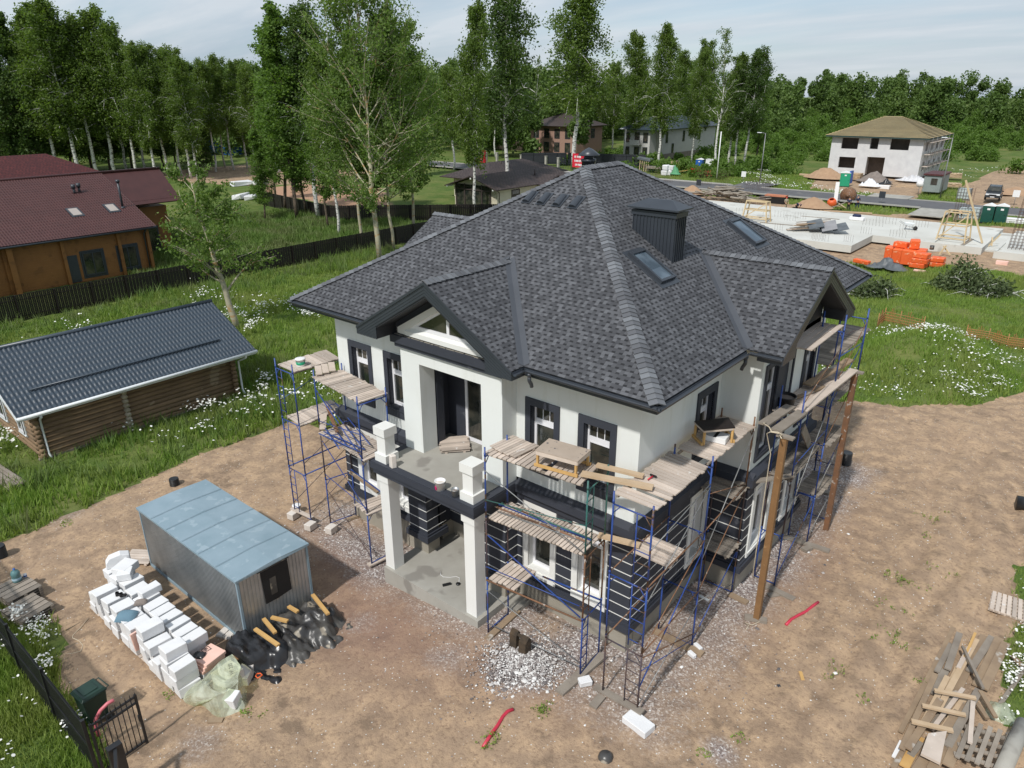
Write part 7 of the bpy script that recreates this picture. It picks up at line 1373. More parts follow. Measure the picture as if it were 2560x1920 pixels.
for a, b, w_, lb, m_ in ((z27(1340, 590), z27(1690, 620), .22, 'long dark board lying on the far part of the slab', greywood), (z27(960, 650), z27(1370, 685), .3, 'dark board lying on the slab beside the roof hip', greywood), (z27(1660, 665), z27(1750, 680), .3, 'brown board lying on the slab behind the plywood heap', brownwood), (kk(1530, 845), kk(1650, 770), .32, 'dark plank lying on the slab beside the pine frame', greywood)): plank(G(*a, .52), G(*b, .53), w_, .04, lb, m_, 'boards on the slab')
rg_ = 'rebar groups standing out of the slab'
for i, (x, y, n, sp, z) in enumerate([(790, 570, 4, .35, .5), (1020, 600, 3, .3, .5), (1160, 600, 5, .35, .5), (1245, 635, 5, .32, .5), (1340, 615, 5, .32, .5), (1500, 805, 5, .3, .5), (1780, 830, 5, .2, .5), (1945, 755, 5, .25, .5), (2010, 680, 7, .35, .5), (2130, 660, 7, .35, .5), (1140, 720, 4, .3, .5)]):
    p = G(*z27(x, y), z); mb = MB()
    for j in range(n): a = p+V_(((j-n/2)*sp, random.uniform(-.1, .1), 0)); mb.cyl(a, a+U(.7), .009, n=4)
    tag(mb.build('rebar_group', rebar), 'group of short rusty bars standing out of the pale slab', 'rebar', rg_)
for i, (x, y) in enumerate([(960, 690), (1100, 640), (855, 750), (20, 790)]):
    p = G(*kk(x, y), .5); mb = MB()
    for j in range(6): a = p+V_(((j-3)*.3, random.uniform(-.1, .1), 0)); mb.cyl(a, a+U(.7), .009, n=4)
    tag(mb.build('rebar_group', rebar), 'group of short rusty bars standing out of the pale slab', 'rebar', rg_)
for px, py, w_, h_, lb in ((z27(60, 300)+(3.0, 2.6, 'low rebar cage by the road behind the roof hip')), (z27(430, 330)+(2.4, 3.2, 'rebar cage nearest the stack of logs, by the road')), (z27(600, 345)+(2.2, 3.4, 'tall rebar cage rising behind the log stack')), (z27(870, 372)+(2., 2.6, 'rebar cage before the road, right of the log stack')), (z27(985, 385)+(1.9, 2.6, 'rebar cage standing left of the worker in the red cap')), (z27(955, 540)+(1.9, 2.0, 'rebar cage beside the pine frame near the roof')), (kk(1520, 560)+(1.7, 4.2, 'tall rebar cage beside the pine formwork frame'))):
    p = G(px, py); mb = MB(); n = 7
    for j in range(n):
        for yy in (0, .5): a = p+V_(((j/(n-1)-.5)*w_, yy, 0)); mb.cyl(a, a+U(h_*random.uniform(.85, 1)), .013, n=4)
    for z in np.arange(.3, h_*.7, .45): mb.bx(p.x-w_/2, p.x+w_/2, p.y-.012, p.y+.012, z, z+.02)
    tag(mb.build('rebar_cage', rebar), lb, 'rebar', 'rebar cages of the site')
T_ = G(*kk(2060, 880), .52); mb = MB(); h_ = 5.2; w_ = 2.2
for j in range(8):
    for yy in (0, 1.0): a = T_+V_((j*w_/7-.2, yy, 0)); mb.cyl(a, a+V_((.3, .1, h_)), .02, n=4)
for z in np.arange(.15, h_*.75, .28): mb.bx(T_.x-.2+.05*z, T_.x+w_-.2+.05*z, T_.y-.015, T_.y+.015, T_.z+z, T_.z+z+.03)
tag(mb.build('rebar_cage', rebar), 'big leaning rebar mesh cage at the right picture edge', 'rebar', 'rebar cages of the site')
# formwork frames of pine
def pframe(loc, w_, d_, h_, label, diag=True):
    t = thing('formwork_frame', label, 'timber frame', tuple(loc), R(-3)); q = [(-w_/2, -d_/2), (w_/2, -d_/2), (w_/2, d_/2), (-w_/2, d_/2)]; pm = mat('pale_pine', (.60, .47, .28), (.52, .40, .24), 2, .8) if 'pale_pine' not in MATS else MATS['pale_pine']
    for x, y in q: MB().beam((x*1.15, y*1.15, 0), (x*.9, y*.9, h_), .12, .12).build('leg', pm, t, world=False)
    for z in (.35, h_*.55, h_-.06):
        for a, b in zip(q, q[1:]+q[:1]): f_ = 1.15-.25*z/h_; MB().beam((a[0]*f_, a[1]*f_, z), (b[0]*f_, b[1]*f_, z), .08, .12).build('crosspiece', pm, t, world=False)
    if diag: MB().beam((-w_/2, -d_/2, .4), (w_/2*.9, -d_/2*.9, h_*.9), .06, .1).build('diagonal', pm, t, world=False)
    return t
pframe(G(*kk(1420, 800), .5)+V_((.0, .8, 0)), 2.2, 1.8, 2.9, 'pale pine formwork frame standing on the slab at the right'); pframe(G(*z27(905, 640), .5)+V_((0, .5, 0)), 2.6, 1.0, 2.3, 'pale pine frame on the slab beside the roof hip')
pp = MATS['pale_pine']; a = G(*kk(1760, 815), .55); plank(a, V_((a.x-2.7, a.y+.6, 6.3)), .2, .12, 'long pale plank propped up steeply beside the pine frame', pp, 'props on the slab', 'prop', 'prop')
for i, ((x0_, y0_), (x1_, y1_), lb) in enumerate((((1290, 940), (1370, 840), 'first leg pair of the crossed stakes before the slab edge'), ((1410, 945), (1340, 845), 'second leg pair of the crossed stakes before the slab edge'), ((1810, 860), (1960, 720), 'slanted pine brace right of the prop'), ((1880, 800), (1940, 870), 'short pine brace on the right slab step'), ((1860, 850), (1870, 750), 'upright pine stake on the right slab step'))):
    a = G(*kk(x0_, y0_), .1); b = PY(*kk(x1_, y1_), a.y+.3); plank(a, b, .12, .1, lb, pp, 'props on the slab', 'stake', 'stake')
# plywood heap
c = G(*z27(1450, 740), .5)
for i in range(14): a = c+V_((random.uniform(-1.6, -.4)+.05*i, random.uniform(-.6, 1.8), .05+.06*i)); plank(a+V_((-1.2, -.9, 0)), a+V_((1.5, 1.6, .25)), .22, .05, 'board sticking out of the plywood heap on the slab', (brownwood, greywood, deckm)[i % 3], 'heap of formwork boards on the slab')
for i, (dx, dy, rz_, tx_, lb) in enumerate(((.6, .9, .5, .22, 'largest grey plywood sheet leaning on the board heap'), (1.9, 1.2, .4, .3, 'second grey plywood sheet on the board heap'), (2.9, 1.6, .5, .15, 'farthest small grey sheet of the board heap'), (1.2, 2.6, .45, .1, 'plywood sheet at the back of the board heap'))):
    mb = MB(); mb.ob((0, 0, 0), (1.5, 1.7, .03), (tx_+.12, -.25, rz_)); o = mb.build('plywood_sheet', tarpgrey if i != 1 else mat('grey_ply', (.28, .28, .29), None, 1, .6)); o.location = c+V_((dx-.6, dy-.6, .85-.1*i)); tag(o, lb, 'plywood', 'plywood sheets on the slab')
# wheelbarrow
p = G(*kk(960, 670), .5); t = thing('wheelbarrow', 'grey wheelbarrow standing on the slab', 'wheelbarrow', tuple(p), R(4)); mb = MB(); mb.add([(-.5, -.3, .75), (.45, -.3, .72), (.45, .3, .72), (-.5, .3, .75), (-.3, -.2, .4), (.25, -.2, .38), (.25, .2, .38), (-.3, .2, .4)], [(4, 5, 6, 7), (0, 1, 5, 4), (1, 2, 6, 5), (2, 3, 7, 6), (3, 0, 4, 7)]); mb.build('tray', whitemetal, t, world=False); MB().cyl((.62, -.06, .22), (.62, .06, .22), .22, n=14).build('wheel', tyre, t, world=False)
for s in (-1, 1): MB().tube([(.62, s*.08, .22), (.1, s*.2, .36), (-.4, s*.28, .5), (-1.0, s*.3, .85)], .02, 5).build('handle', galvtube, t, world=False); MB().tube([(-.3, s*.24, .45), (-.4, s*.26, 0)], .02, 5).build('leg', galvtube, t, world=False)
p = G(*z27(1850, 630), .5); t = thing('washtub', 'white tub holding a dark bundle on the far slab edge', 'tub', tuple(p)); MB().ob((0, 0, .2), (1.6, .7, .4)).build('tub', whitepaint, t, world=False, bevel=.08); MB().ob((-.1, 0, .5), (.9, .5, .3), jit=.08).build('bundle', navy, t, world=False, bevel=.1)
# orange wrapped packs and tarp
og = 'orange wrapped insulation packs on the grass'
for i, (x, y, z, sx, sy, sz, rz_, lb) in enumerate([(-8.15, 58.6, 0, .65, 1.2, 1.25, 4, 'left standing orange pack of the stack'), (-7.35, 58.3, 0, .8, 1.3, 1.25, 3, 'second standing orange pack of the stack'), (-6.35, 58.0, 0, 1.15, 1.3, 1.3, 3, 'widest standing orange pack with crate print'), (-7.3, 58.8, 1.27, 1.2, .8, .5, -8, 'orange pack lying on top at the left'), (-6.2, 58.5, 1.32, .8, .9, .8, 12, 'orange pack tilted on top in the middle'), (-5.3, 57.0, 0, 1.25, 1., .42, -6, 'lowest orange pack of the near right pile'), (-5.2, 57.0, .43, 1.25, 1., .42, -3, 'middle orange pack of the near right pile'), (-5.2, 57.1, .87, 1.25, .95, .42, -8, 'top orange pack of the near right pile'), (-4.1, 58.4, 0, 1.1, .9, .42, -5, 'lower orange pack at the far right'), (-4.1, 58.4, .43, 1.1, .9, .42, -2, 'upper orange pack at the far right'), (-5.6, 58.7, 0, .9, 1.3, 1.3, 5, 'orange pack hidden in the middle of the stack'), (-9.6, 55.6, 0, 1.5, .5, .35, -20, 'single long orange pack lying left of the grey tarp')]):
    mb = MB(); mb.ob((0, 0, sz/2), (sx, sy, sz-.02), jit=.03); o = mb.build('insulation_pack', orangem, bevel=.05); o.location = (x, y, z); o.rotation_euler = (0, 0, R(rz_)); tag(o, lb, 'pack', og)
tag(lump('grey_tarpaulin', [(-7.6, 56.1, 1.1, .9, .85, 2.2), (-6.6, 55.4, 1.0, .8, .6, 2), (-8.4, 55.2, .8, .6, .3, 2)], -10, -4.8, 54, 57.6, tarpgrey, base=0, st=.1, wr=.3, wsc=.6, seed=5), 'crumpled dark grey tarpaulin lying before the orange packs', 'tarpaulin')
p = G(*kk(1120, 955), 0); mb = MB(); mb.cyl((0, 0, 1.4), (0, 0, 1.75), .18, n=12); o = mb.build('tub', dustpl); o.location = (-4.8, 58.6, .0); tag(o, 'dark tub standing on the orange packs', 'tub')
# toilets, tanks, cabin, car
def cabin_toilet(p, body, roofm, label, w_=1.12, h_=2.25, rz_=0, white_roof=True):
    t = thing('portable_toilet', label, 'portable toilet', tuple(p), rz_); mb = MB(); mb.bx(-w_/2, w_/2, -w_/2, w_/2, .1, h_-.2)
    for i in range(5): x = -w_/2+.1+i*(w_-.2)/4; mb.bx(x-.02, x+.02, w_/2, w_/2+.02, .15, h_-.3)
    mb.build('body', body, t, world=False, bevel=.03); MB().bx(-w_/2-.03, w_/2+.03, -w_/2-.03, w_/2+.03, 0, .1).build('base', blackpipe, t, world=False)
    mb = MB(); mb.add([(-w_/2-.04, -w_/2-.04, h_-.2), (w_/2+.04, -w_/2-.04, h_-.2), (w_/2+.04, w_/2+.04, h_-.2), (-w_/2-.04, w_/2+.04, h_-.2), (0, -w_/2-.04, h_+.06), (0, w_/2+.04, h_+.06)], [(0, 1, 4), (1, 2, 5, 4), (2, 3, 5), (3, 0, 4, 5), (3, 2, 1, 0)]); mb.build('roof', roofm, t, world=False)
    mb = MB(); mb.bx(-w_/2+.12, w_/2-.12, -w_/2-.025, -w_/2, .18, h_-.3); d_ = mb.build('door', body, t, world=False); MB().bx(-.12, .18, -w_/2-.035, -w_/2-.025, h_-.65, h_-.45).build('sign_plate', whitepaint, d_); MB().bx(w_/2-.26, w_/2-.2, -w_/2-.05, -w_/2-.025, 1.0, 1.1).build('latch', blackm, d_)
    return t
cabin_toilet(G(*kk(1795, 600))+V_((0, .5, 0)), greenport, whitepaint, 'dark green portable toilet with white roof, left of the pair', 1.2, 2.2, R(-2)); cabin_toilet(G(*kk(1935, 607))+V_((0, .5, 0)), greenport, whitepaint, 'dark green portable toilet with white roof, right of the pair', 1.2, 2.2, R(3))
cabin_toilet(G(*kk(245, 205))+V_((0, .7, 0)), lightgreen, whitepaint, 'bright green and blue portable toilet before the white block house', 1.5, 2.4, R(14)); cabin_toilet(G(*z27(375, 185))+V_((0, 1, 0)), blueport, whitepaint, 'blue portable toilet with white gable roof beside the birches', 1.3, 2.5, R(10))
p = G(*kk(300, 205)); tag(MB().bx(p.x-.1, p.x+.12, p.y+.2, p.y+1.6, .1, 2.1).build('side_screen', blueport), 'blue panel closing the side of the bright green toilet', 'panel')
p = G(*z27(490, 205)); t = thing('white_cabinet', 'white sheet metal shed with a slanted side near the birches', 'shed', tuple(p)); mb = MB(); mb.prism([(-.9, 0), (1., 0), (1., 2.6), (-.7, 2.7)], 1, -.5, .6); mb.build('body', whitepaint, t, world=False, bevel=.03); MB().bx(-.75, 1.05, -.55, .65, 2.7, 2.76).build('roof', whitepaint, t, world=False)
def ibc(p, label, rz_=0):
    t = thing('tank', label, 'water tank', tuple(p), rz_, 'caged white tanks'); MB().bx(-.5, .5, -.5, .5, .15, 1.1).build('tank_body', mat('ibc_white', (.55, .62, .62), None, 2, .4) if 'ibc_white' not in MATS else MATS['ibc_white'], t, world=False, bevel=.05); mb = MB()
    for i in range(5):
        u = -.53+i*.265
        for s in (-.53, .53): mb.bx(u-.02, u+.02, s-.015, s+.015, .1, 1.15); mb.bx(s-.015, s+.015, u-.02, u+.02, .1, 1.15)
    for z in (.15, .45, .75, 1.1):
        for s in (-.53, .53): mb.bx(-.54, .54, s-.018, s+.018, z, z+.03); mb.bx(s-.018, s+.018, -.54, .54, z, z+.03)
    mb.build('cage', galvtube, t, world=False); MB().bx(-.55, .55, -.55, .55, 0, .12).build('pallet', greywood, t, world=False); return t
t = ibc(G(*kk(1550, 350)), 'caged white water tank beyond the road near the lamp post'); t.scale = (1.5, 1.2, 1.5); t = ibc(G(*kk(1560, 560)), 'caged white tank behind the pine frame, left of two'); t.scale = (1.3,)*3; t = ibc(G(*kk(1650, 560)), 'caged white tank behind the pine frame, right of two'); t.scale = (1.3,)*3
p = G(*kk(1095, 290)); q = G(*kk(1280, 305)); T = thing('guard_cabin', 'small grey green cabin with a maroon roof behind the lamp post', 'cabin', tuple(p)); w_ = q.x-p.x; cm = mat('cabin_grey', (.27, .31, .30), (.24, .275, .27), 1, .6); mb = MB(); mb.bx(p.x, q.x, p.y, p.y+5.5, .1, 2.5)
for i in range(22): x = p.x+.05+i*w_/22; mb.bx(x, x+.05, p.y-.02, p.y, .15, 2.45)
mb.build('wall', cm, T); MB().bx(p.x-.15, q.x+.15, p.y-.2, p.y+5.7, 2.5, 2.72).build('roof', redroof2, T); window(T, 'f', p.y, p.x+w_*.42, p.x+w_*.78, 1.2, 2.1, -.08, None, fw=.08, split=1, framemat=brownroof)
p = (G(*kk(1770, 380))+G(*kk(1930, 388)))/2; T = thing('parked_car', 'dark grey off road car parked on the dirt track beyond the road', 'car', (p.x, p.y+.1, 0), R(4))
def car(T):
    hw_ = .93; secs = [(0, .55, .78, .78, .80), (.12, .42, .98, .98, .86), (1.0, .38, 1.10, 1.10, .93), (1.25, .38, 1.14, 1.14, .93), (1.95, .38, 1.16, 1.78, .93), (2.6, .38, 1.16, 1.86, .93), (4.2, .38, 1.16, 1.82, .93), (4.62, .40, 1.12, 1.40, .90), (4.75, .5, .95, .95, .86)]
    vs = []; 
    for y, zb__, zs, zt__, w_ in secs: wt = w_*.78 if zt__ > zs+.05 else w_*.97; vs += [(-w_, y, zb__), (-w_, y, zs), (-wt, y, zt__), (wt, y, zt__), (w_, y, zs), (w_, y, zb__)]
    fs = [(i*6+j, i*6+(j+1) % 6, (i+1)*6+(j+1) % 6, (i+1)*6+j) for i in range(len(secs)-1) for j in range(6)]+[tuple(range(6))[::-1], tuple((len(secs)-1)*6+j for j in range(6))]
    mb = MB(); mb.smooth = False; mb.add(vs, fs); mb.build('body', carpaint, T, world=False, bevel=.04)
    mb = MB(); mb.add([(-.80, 1.30, 1.18), (.80, 1.30, 1.18), (.69, 1.90, 1.73), (-.69, 1.90, 1.73)], [(0, 1, 2, 3)]); o = mb.build('windscreen', glass, T, world=False); o.location = (0, -.035, .03)
    for s in (-1, 1):
        mb = MB(); mb.add([(s*.945, 1.75, 1.2), (s*.945, 4.3, 1.2), (s*.80, 4.1, 1.72), (s*.80, 2.15, 1.72)], [(0, 1, 2, 3)]); mb.build('side_window', glass, T, world=False)
        for y in (.9, 3.85): w_ = MB().cyl((s*.74, y, .37), (s*.97, y, .37), .37, n=18).build('wheel', tyre, T, world=False); MB().cyl((s*.96, y, .37), (s*.985, y, .37), .22, n=12).build('rim', galv, w_)
        MB().ob((s*.68, .06, .82), (.36, .12, .18)).build('headlight', whitemetal, T, world=False, bevel=.03); MB().ob((s*1.05, 1.55, 1.22), (.2, .1, .15)).build('mirror', carpaint, T, world=False, bevel=.02)
    MB().bx(-.42, .42, -.02, .04, .70, .88).build('grille', blackm, T, world=False); MB().bx(-.90, .90, -.07, .10, .42, .62).build('bumper', carpaint, T, world=False, bevel=.03); MB().bx(-.26, .26, -.09, -.07, .50, .61).build('number_plate', whitepaint, T, world=False)
    MB().bx(-.72, -.67, 2.2, 4.0, 1.86, 1.92).build('roof_rail', charmetal, T, world=False); MB().bx(.67, .72, 2.2, 4.0, 1.86, 1.92).build('roof_rail', charmetal, T, world=False)
car(T)
# street lamps, poles, small plates
def lamp(px, py, tpy, label, rz_=0, arm=-.9):
    p = G(px, py); h = Hat(p, px, tpy); t = thing('street_lamp', label, 'street lamp', tuple(p), rz_, 'street lamps'); MB().tube([(0, 0, 0), (0, 0, h)], [.10, .06], 8).build('pole', galvtube, t, world=False); MB().tube([(0, 0, h-.05), (arm*.5, 0, h+.05), (arm, 0, h+.06)], .04, 6).build('arm', galvtube, t, world=False); MB().ob((arm*1.15, 0, h+.06), (.75, .25, .12)).build('lamp_head', whitemetal, t, world=False, bevel=.03)
lamp(*trr(510, 1195), 840*.38879, 'tall grey street lamp standing before the green scrub'); lamp(*trr(1670, 1282), 870*.38879, 'street lamp standing beside the guard cabin'); lamp(*ww(495, 1310), 200+725*.16277, 'street lamp half hidden between the birches'); lamp(1100+870*.18083, 250+800*.18083, 250+320*.18083, 'street lamp hidden in the big dark crowned birch')
p = G(*z27(557, 262)); t = thing('pole', 'thin white pole at the kerb by the sparse birch', 'pole', tuple(p)); MB().cyl((0, 0, 0), (0, 0, 8.2), .09, n=8).build('shaft', whitepaint, t, world=False)
for (x, y), lb, m_ in ((z27(800, 290), 'white sign plate on a low post beyond the road', whitepaint), (z27(388, 375), 'dark sign plate on a low post by the log stack', charmetal), (z27(2068, 500), 'dark plate on a low post at the driveway kerb', charmetal), (kk(1060, 290), 'round white plate on a low post left of the guard cabin', whitepaint), (kk(2100, 405), 'white plate on a low post at the right edge', whitepaint)):
    p = G(x, y); t = thing('sign_post', lb, 'sign', tuple(p), 0, 'low sign plates'); MB().cyl((0, 0, 0), (0, 0, 1.4), .04, n=6).build('post', galvtube, t, world=False); (MB().cyl((0, -.05, 1.6), (0, -.07, 1.6), .5, n=14) if 'round' in lb else MB().bx(-.4, .4, -.07, -.04, 1.1, 2.0)).build('plate', m_, t, world=False)
for (px, py), lb in (((1201, 390), 'red board with white lines of writing hung left of the post row'), ((1448, 401), 'red board with white lines of writing right of the large birch')):
    p = PY(px, py, 108.0); t = thing('red_sign', lb, 'sign', (p.x, p.y, 0), 0, 'red notice boards'); MB().bx(-1.6, 1.6, -.05, .05, p.z-1.35, p.z+1.25).build('board', redpaint, t, world=False); mb = MB()
    for z, segs in ((.65, ((-1.1, -.8), (-.55, .45))), (-.1, ((-1.1, .65),)), (-.85, ((-.9, -.3), (-.2, .35), (.45, .9)))):
        for a, b in segs:
            x = a
            while x < b-.05: mb.bx(x, x+.10, -.075, -.055, p.z+z-.2, p.z+z+.2); mb.bx(x, x+.17, -.078, -.058, p.z+z+random.choice((-.18, 0, .12)), p.z+z+random.choice((.14, .2))); x += .2
    mb.build('lettering', whitepaint, t, world=False)
    for x in (-1.5, 1.5): MB().cyl((x, .1, 0), (x, .1, p.z+1.3), .06, n=6).build('post', galvtube, t, world=False)
# heaps
def heap(px, py, r_, h_, m_, label, name='sand_heap', sx=1.5, dy=0): p = G(px, py); tag(lump(name, [(p.x, p.y+dy, r_*sx, r_, h_, 1.8)], p.x-r_*sx*1.3, p.x+r_*sx*1.3, p.y+dy-r_*1.4, p.y+dy+r_*1.4, m_, base=0, st=.16, wr=.14, wsc=.8, seed=int(px) % 50), label, 'heap', 'heaps of sand and gravel')
heap(*z27(1420, 535), 1.9, 1.3, sandm, 'brown sand heap behind the bent worker', dy=.8); heap(*kk(60, 125), 2.8, 1.7, sandm, 'pinkish sand heap against the left part of the white block house', 'gravel_heap', 1.5); heap(*kk(580, 165), 2.2, 1.6, gravelm, 'grey gravel heap in front of the doorway of the white block house', 'gravel_heap', 1.4); heap(*z27(330, 400), 1.6, 1.2, sandm, 'sand heap left of the log stack'); heap(*kk(2130, 290), 2.5, 1.0, sandm, 'low sand heap behind the parked car')
wbag = mat('white_bags', (.68, .68, .69), (.55, .55, .57), 2, .7, isl=.15)
for (x, y), r_, lb in ((kk(525, 220), 1.3, 'heap of torn white bags before the gravel heap'), (kk(990, 165), 2.1, 'wide heap of white bags at the corner of the white block house')):
    p = G(x, y); tag(lump('bag_heap', [(p.x, p.y+r_*.5, r_*1.5, r_*.8, 1.3 if r_ < 2 else .9, 2)], p.x-r_*2, p.x+r_*2, p.y-r_, p.y+r_*2, wbag, base=0, st=.12, wr=.4, wsc=.6, seed=3), lb, 'bags', 'heaps of white bags')
o = MB().ob((0, 0, .3), (1.9, .8, .6), jit=.05).build('white_crate', whitepaint, bevel=.05); o.location = G(*kk(685, 225)); tag(o, 'white block lying beside the torn bags', 'block'); p = G(*kk(700, 200)); tag(lump('black_sheet', [(p.x, p.y+.5, 1.2, .7, .9, 2)], p.x-2, p.x+2, p.y-1, p.y+2, blackpl, base=0, st=.12, wr=.3), 'black plastic heap beside the white block', 'plastic sheet')
for i, (x, y, lb) in enumerate(((930, 190, 'lying beam before the bag heap'), (905, 205, 'second lying beam before the bag heap'))): p = G(*kk(x, y)); plank(p+V_((-1.2, 0, .06)), p+V_((1.6, .1, .06)), .2, .12, lb, plankm, 'beams before the white block house')
for i, (px, py, n, lb) in enumerate((kk(370, 140)+(5, 'stack of pallets beside the bright green toilet'), kk(1450, 130)+(4, 'pallet stack behind the guard cabin'), kk(1430, 230)+(3, 'pallet stack beside the guard cabin wall'))): p = G(px, py); t = pallet(p+U(0), 1.6, 1.3, R(10*i), 0, lb, plankm, 'pallet stacks of the far site', 5, layers=n); t.scale = (1.4, 1.4, 2.2)
p = G(*kk(140, 130)); plank(p+V_((-6, 0, .6)), p+V_((2.5, 0, .6)), .3, .3, 'long beam lying along the foot of the sand heap', plankm, 'beams before the white block house')
# log stack
c = G(*z27(640, 450)); lg_ = 'cut logs heaped by the road'
for i in range(64):
    x = c.x+random.gauss(0, 2.5); y = c.y+random.uniform(-1.3, 1.6); z = max(.1, 1.5*(1-abs(x-c.x)/5.5)*random.random()); a = random.gauss(.1, .5); l_ = random.uniform(.8, 1.9); r_ = random.uniform(.07, .15)
    d = V_((math.cos(a)*l_, math.sin(a)*l_, random.uniform(-.25, .25))); o = MB().cyl(V_((0, 0, 0))-d, d, r_, r_*.8, 6).build('log', firewood); o.location = (x, y, z+.1); tag(o, 'pale barked log thrown on the heap by the road', 'log', lg_)
# site clutter around the workers
p = G(*z27(1075, 470)); t = thing('board_stack', 'stack of boards under an orange cover behind the first worker', 'board stack', tuple(p)); MB().ob((0, 0, .5), (3.6, 1.2, .9), jit=.05).build('stack', blackm, t, world=False); MB().ob((.4, 0, 1.05), (3.0, 1.0, .2), jit=.05).build('cover', mat('salmon_cover', (.52, .20, .11), None, 1, .7), t, world=False)
mb = MB(); mb.lathe([(0, 0), (.45, .1), (.65, .5), (.6, .95), (.4, 1.25), (.3, 1.25)], n=14); o = mb.build('mixer_drum', orangem); p = G(*z27(1620, 510)); o.location = p; o.rotation_euler = (R(25), 0, 0); tag(o, 'orange concrete mixer drum beside the standing worker', 'mixer')
p = G(*z27(1640, 500)); plank(p+V_((.1, 0, .5)), p+V_((-.1, .4, 3.2)), .5, .08, 'white panel leaning behind the orange mixer', whitepaint, 'panels at the mixer', 'panel', 'panel'); p = G(*z27(1660, 540)); plank(p+V_((-.9, 0, .2)), p+V_((.9, .3, 1.1)), .9, .06, 'grey board leaning in front of the mixer', greywood, 'panels at the mixer', 'panel', 'panel')
for a, b, lb in (((1550, 500), (1700, 515), 'board lying on the earth left of the standing worker'), ((1660, 470), (1745, 530), 'pine board leaning beside the standing worker'), ((1100, 525), (1990, 575), 'long edge board along the far slab side')): plank(G(*z27(*a))+U(.15), G(*z27(*b))+U(.15), .22, .12, lb, plankm, 'boards near the workers')
mb = MB(); mb.cyl((0, -.35, 1.05), (0, .35, 1.05), 1.05, n=20); mb.cyl((0, -.42, 1.05), (0, -.35, 1.05), .35, n=12); o = mb.build('cable_drum', rust); o.location = G(*z27(1700, 480))+V_((.3, 2, 0)); tag(o, 'large rusty brown drum lying behind the standing worker', 'drum')
o = MB().lathe([(0, 0), (.16, 0), (.19, .4), (0, .38)], n=12).build('bucket', whitepaint); o.location = G(*z27(1497, 535)); o.scale = (1.8,)*3; tag(o, 'white bucket before the brown sand heap', 'bucket')
rb = mat('red_tank', (.42, .015, .02), None, 2, .4)
o = MB().cyl((-1.1, 0, .65), (1.1, 0, .65), .62, n=14).build('red_tank', rb); o.location = G(*z27(350, 205)); tag(o, 'round red tank lying before the blue toilet', 'tank'); o = MB().cyl((-.9, 0, .5), (.9, 0, .5), .5, n=14).build('red_tank', rb); o.location = G(*z27(560, 205)); tag(o, 'round red tank behind the white pole', 'tank')
wg = 'white bags by the road'
for i, (x, y, z) in enumerate(((80, 215, 0), (125, 215, 0), (85, 215, .95), (135, 215, .85))): o = MB().ob((0, 0, .47), (1.2, 1., .95), jit=.08).build('big_bag', wbag, bevel=.12); o.location = G(*z27(x, y))+U(z); tag(o, ('lower left', 'lower right', 'upper left', 'upper right')[i]+' big white bag by the road', 'bag', wg)
p = G(*z27(175, 220)); tag(lump('green_bag_heap', [(p.x, p.y, 1., .7, 1.5, 2.5)], p.x-1.6, p.x+1.6, p.y-1.3, p.y+1.3, mat('green_net', (.10, .33, .16), None, 2, .7), base=0, st=.12, wr=.3), 'green netting heap beside the white bags', 'bags')
p = G(*z27(235, 205)); plank(p+V_((-1.6, 0, .2)), p+V_((1.5, .5, .9)), 1.0, .06, 'yellow board leaning by the green netting', pine, 'panels at the road', 'panel', 'panel'); p = G(*z27(170, 165)); tag(MB().bx(p.x-1.6, p.x+1.8, p.y, p.y+1, 0, 1.2).build('board_stack', plankm), 'box of brown boards behind the green netting', 'board stack')
t = thing('garden_table', 'small round table behind the brown board box', 'table', tuple(G(*z27(222, 165)))); MB().cyl((0, 0, 0), (0, 0, 1.7), .07, n=6).build('leg', charmetal, t, world=False); MB().cyl((0, 0, 1.7), (0, 0, 1.8), .9, n=16).build('top', greywood, t, world=False)
mb = MB(); p = G(*z27(445, 240))
for i in range(6): mb.beam(p+V_((-1.5+i*.5, 0, 0)), p+V_((-1.4+i*.5, .1, 1.4)), .08, .08)
for z in (.5, 1.1): mb.beam(p+V_((-1.7, 0, z)), p+V_((1.4, .1, z)), .08, .1)
tag(mb.build('red_trestle', mat('red_metal', (.36, .05, .03), None, 2, .6)), 'rusty red trestle rack before the white shed', 'rack'); p = G(*z27(610, 215)); tag(lump('tarp_heap', [(p.x, p.y, 1.3, .8, 1.8, 2)], p.x-2, p.x+2, p.y-1.4, p.y+1.4, tarpgrey, base=0, st=.15, wr=.4), 'grey tarpaulin heap right of the white pole', 'tarpaulin')
p = G(*ww(830, 1400)); t = thing('timber_lean_to', 'timbers leaning under a grey tarpaulin before the mesh fence', 'timber stack', tuple(p))
for i in range(5): MB().beam((-1.2+i*.5, -.6, 0), (-1.9+i*.45, .8, 2.3), .1, .16).build('timber', plankm, t, world=False)
MB().ob((-.9, .8, 2.2), (3.2, 1.2, .5), (0, .15, 0), .15).build('tarpaulin', tarpgrey, t, world=False, bevel=.1); p = G(*ww(950, 1430)); tag(MB().bx(p.x-1.8, p.x+1.6, p.y-.2, p.y+.9, .4, .8).bx(p.x-1.5, p.x-1.3, p.y, p.y+.7, 0, .4).bx(p.x+1.2, p.x+1.4, p.y, p.y+.7, 0, .4).build('timber_bench', greywood), 'weathered plank stack on feet before the leaning timbers', 'timber stack')
for i in range(3): o = MB().bx(-1.7, 1.7, -.4, .5, .0, .18).build('wrapped_pack', whitepaint, bevel=.04); o.location = G(*kk(2110, 600))+U(.2*i); tag(o, ('lowest', 'middle', 'top')[i]+' white pack in the stack right of the green toilets', 'pack', 'white packs beside the toilets')
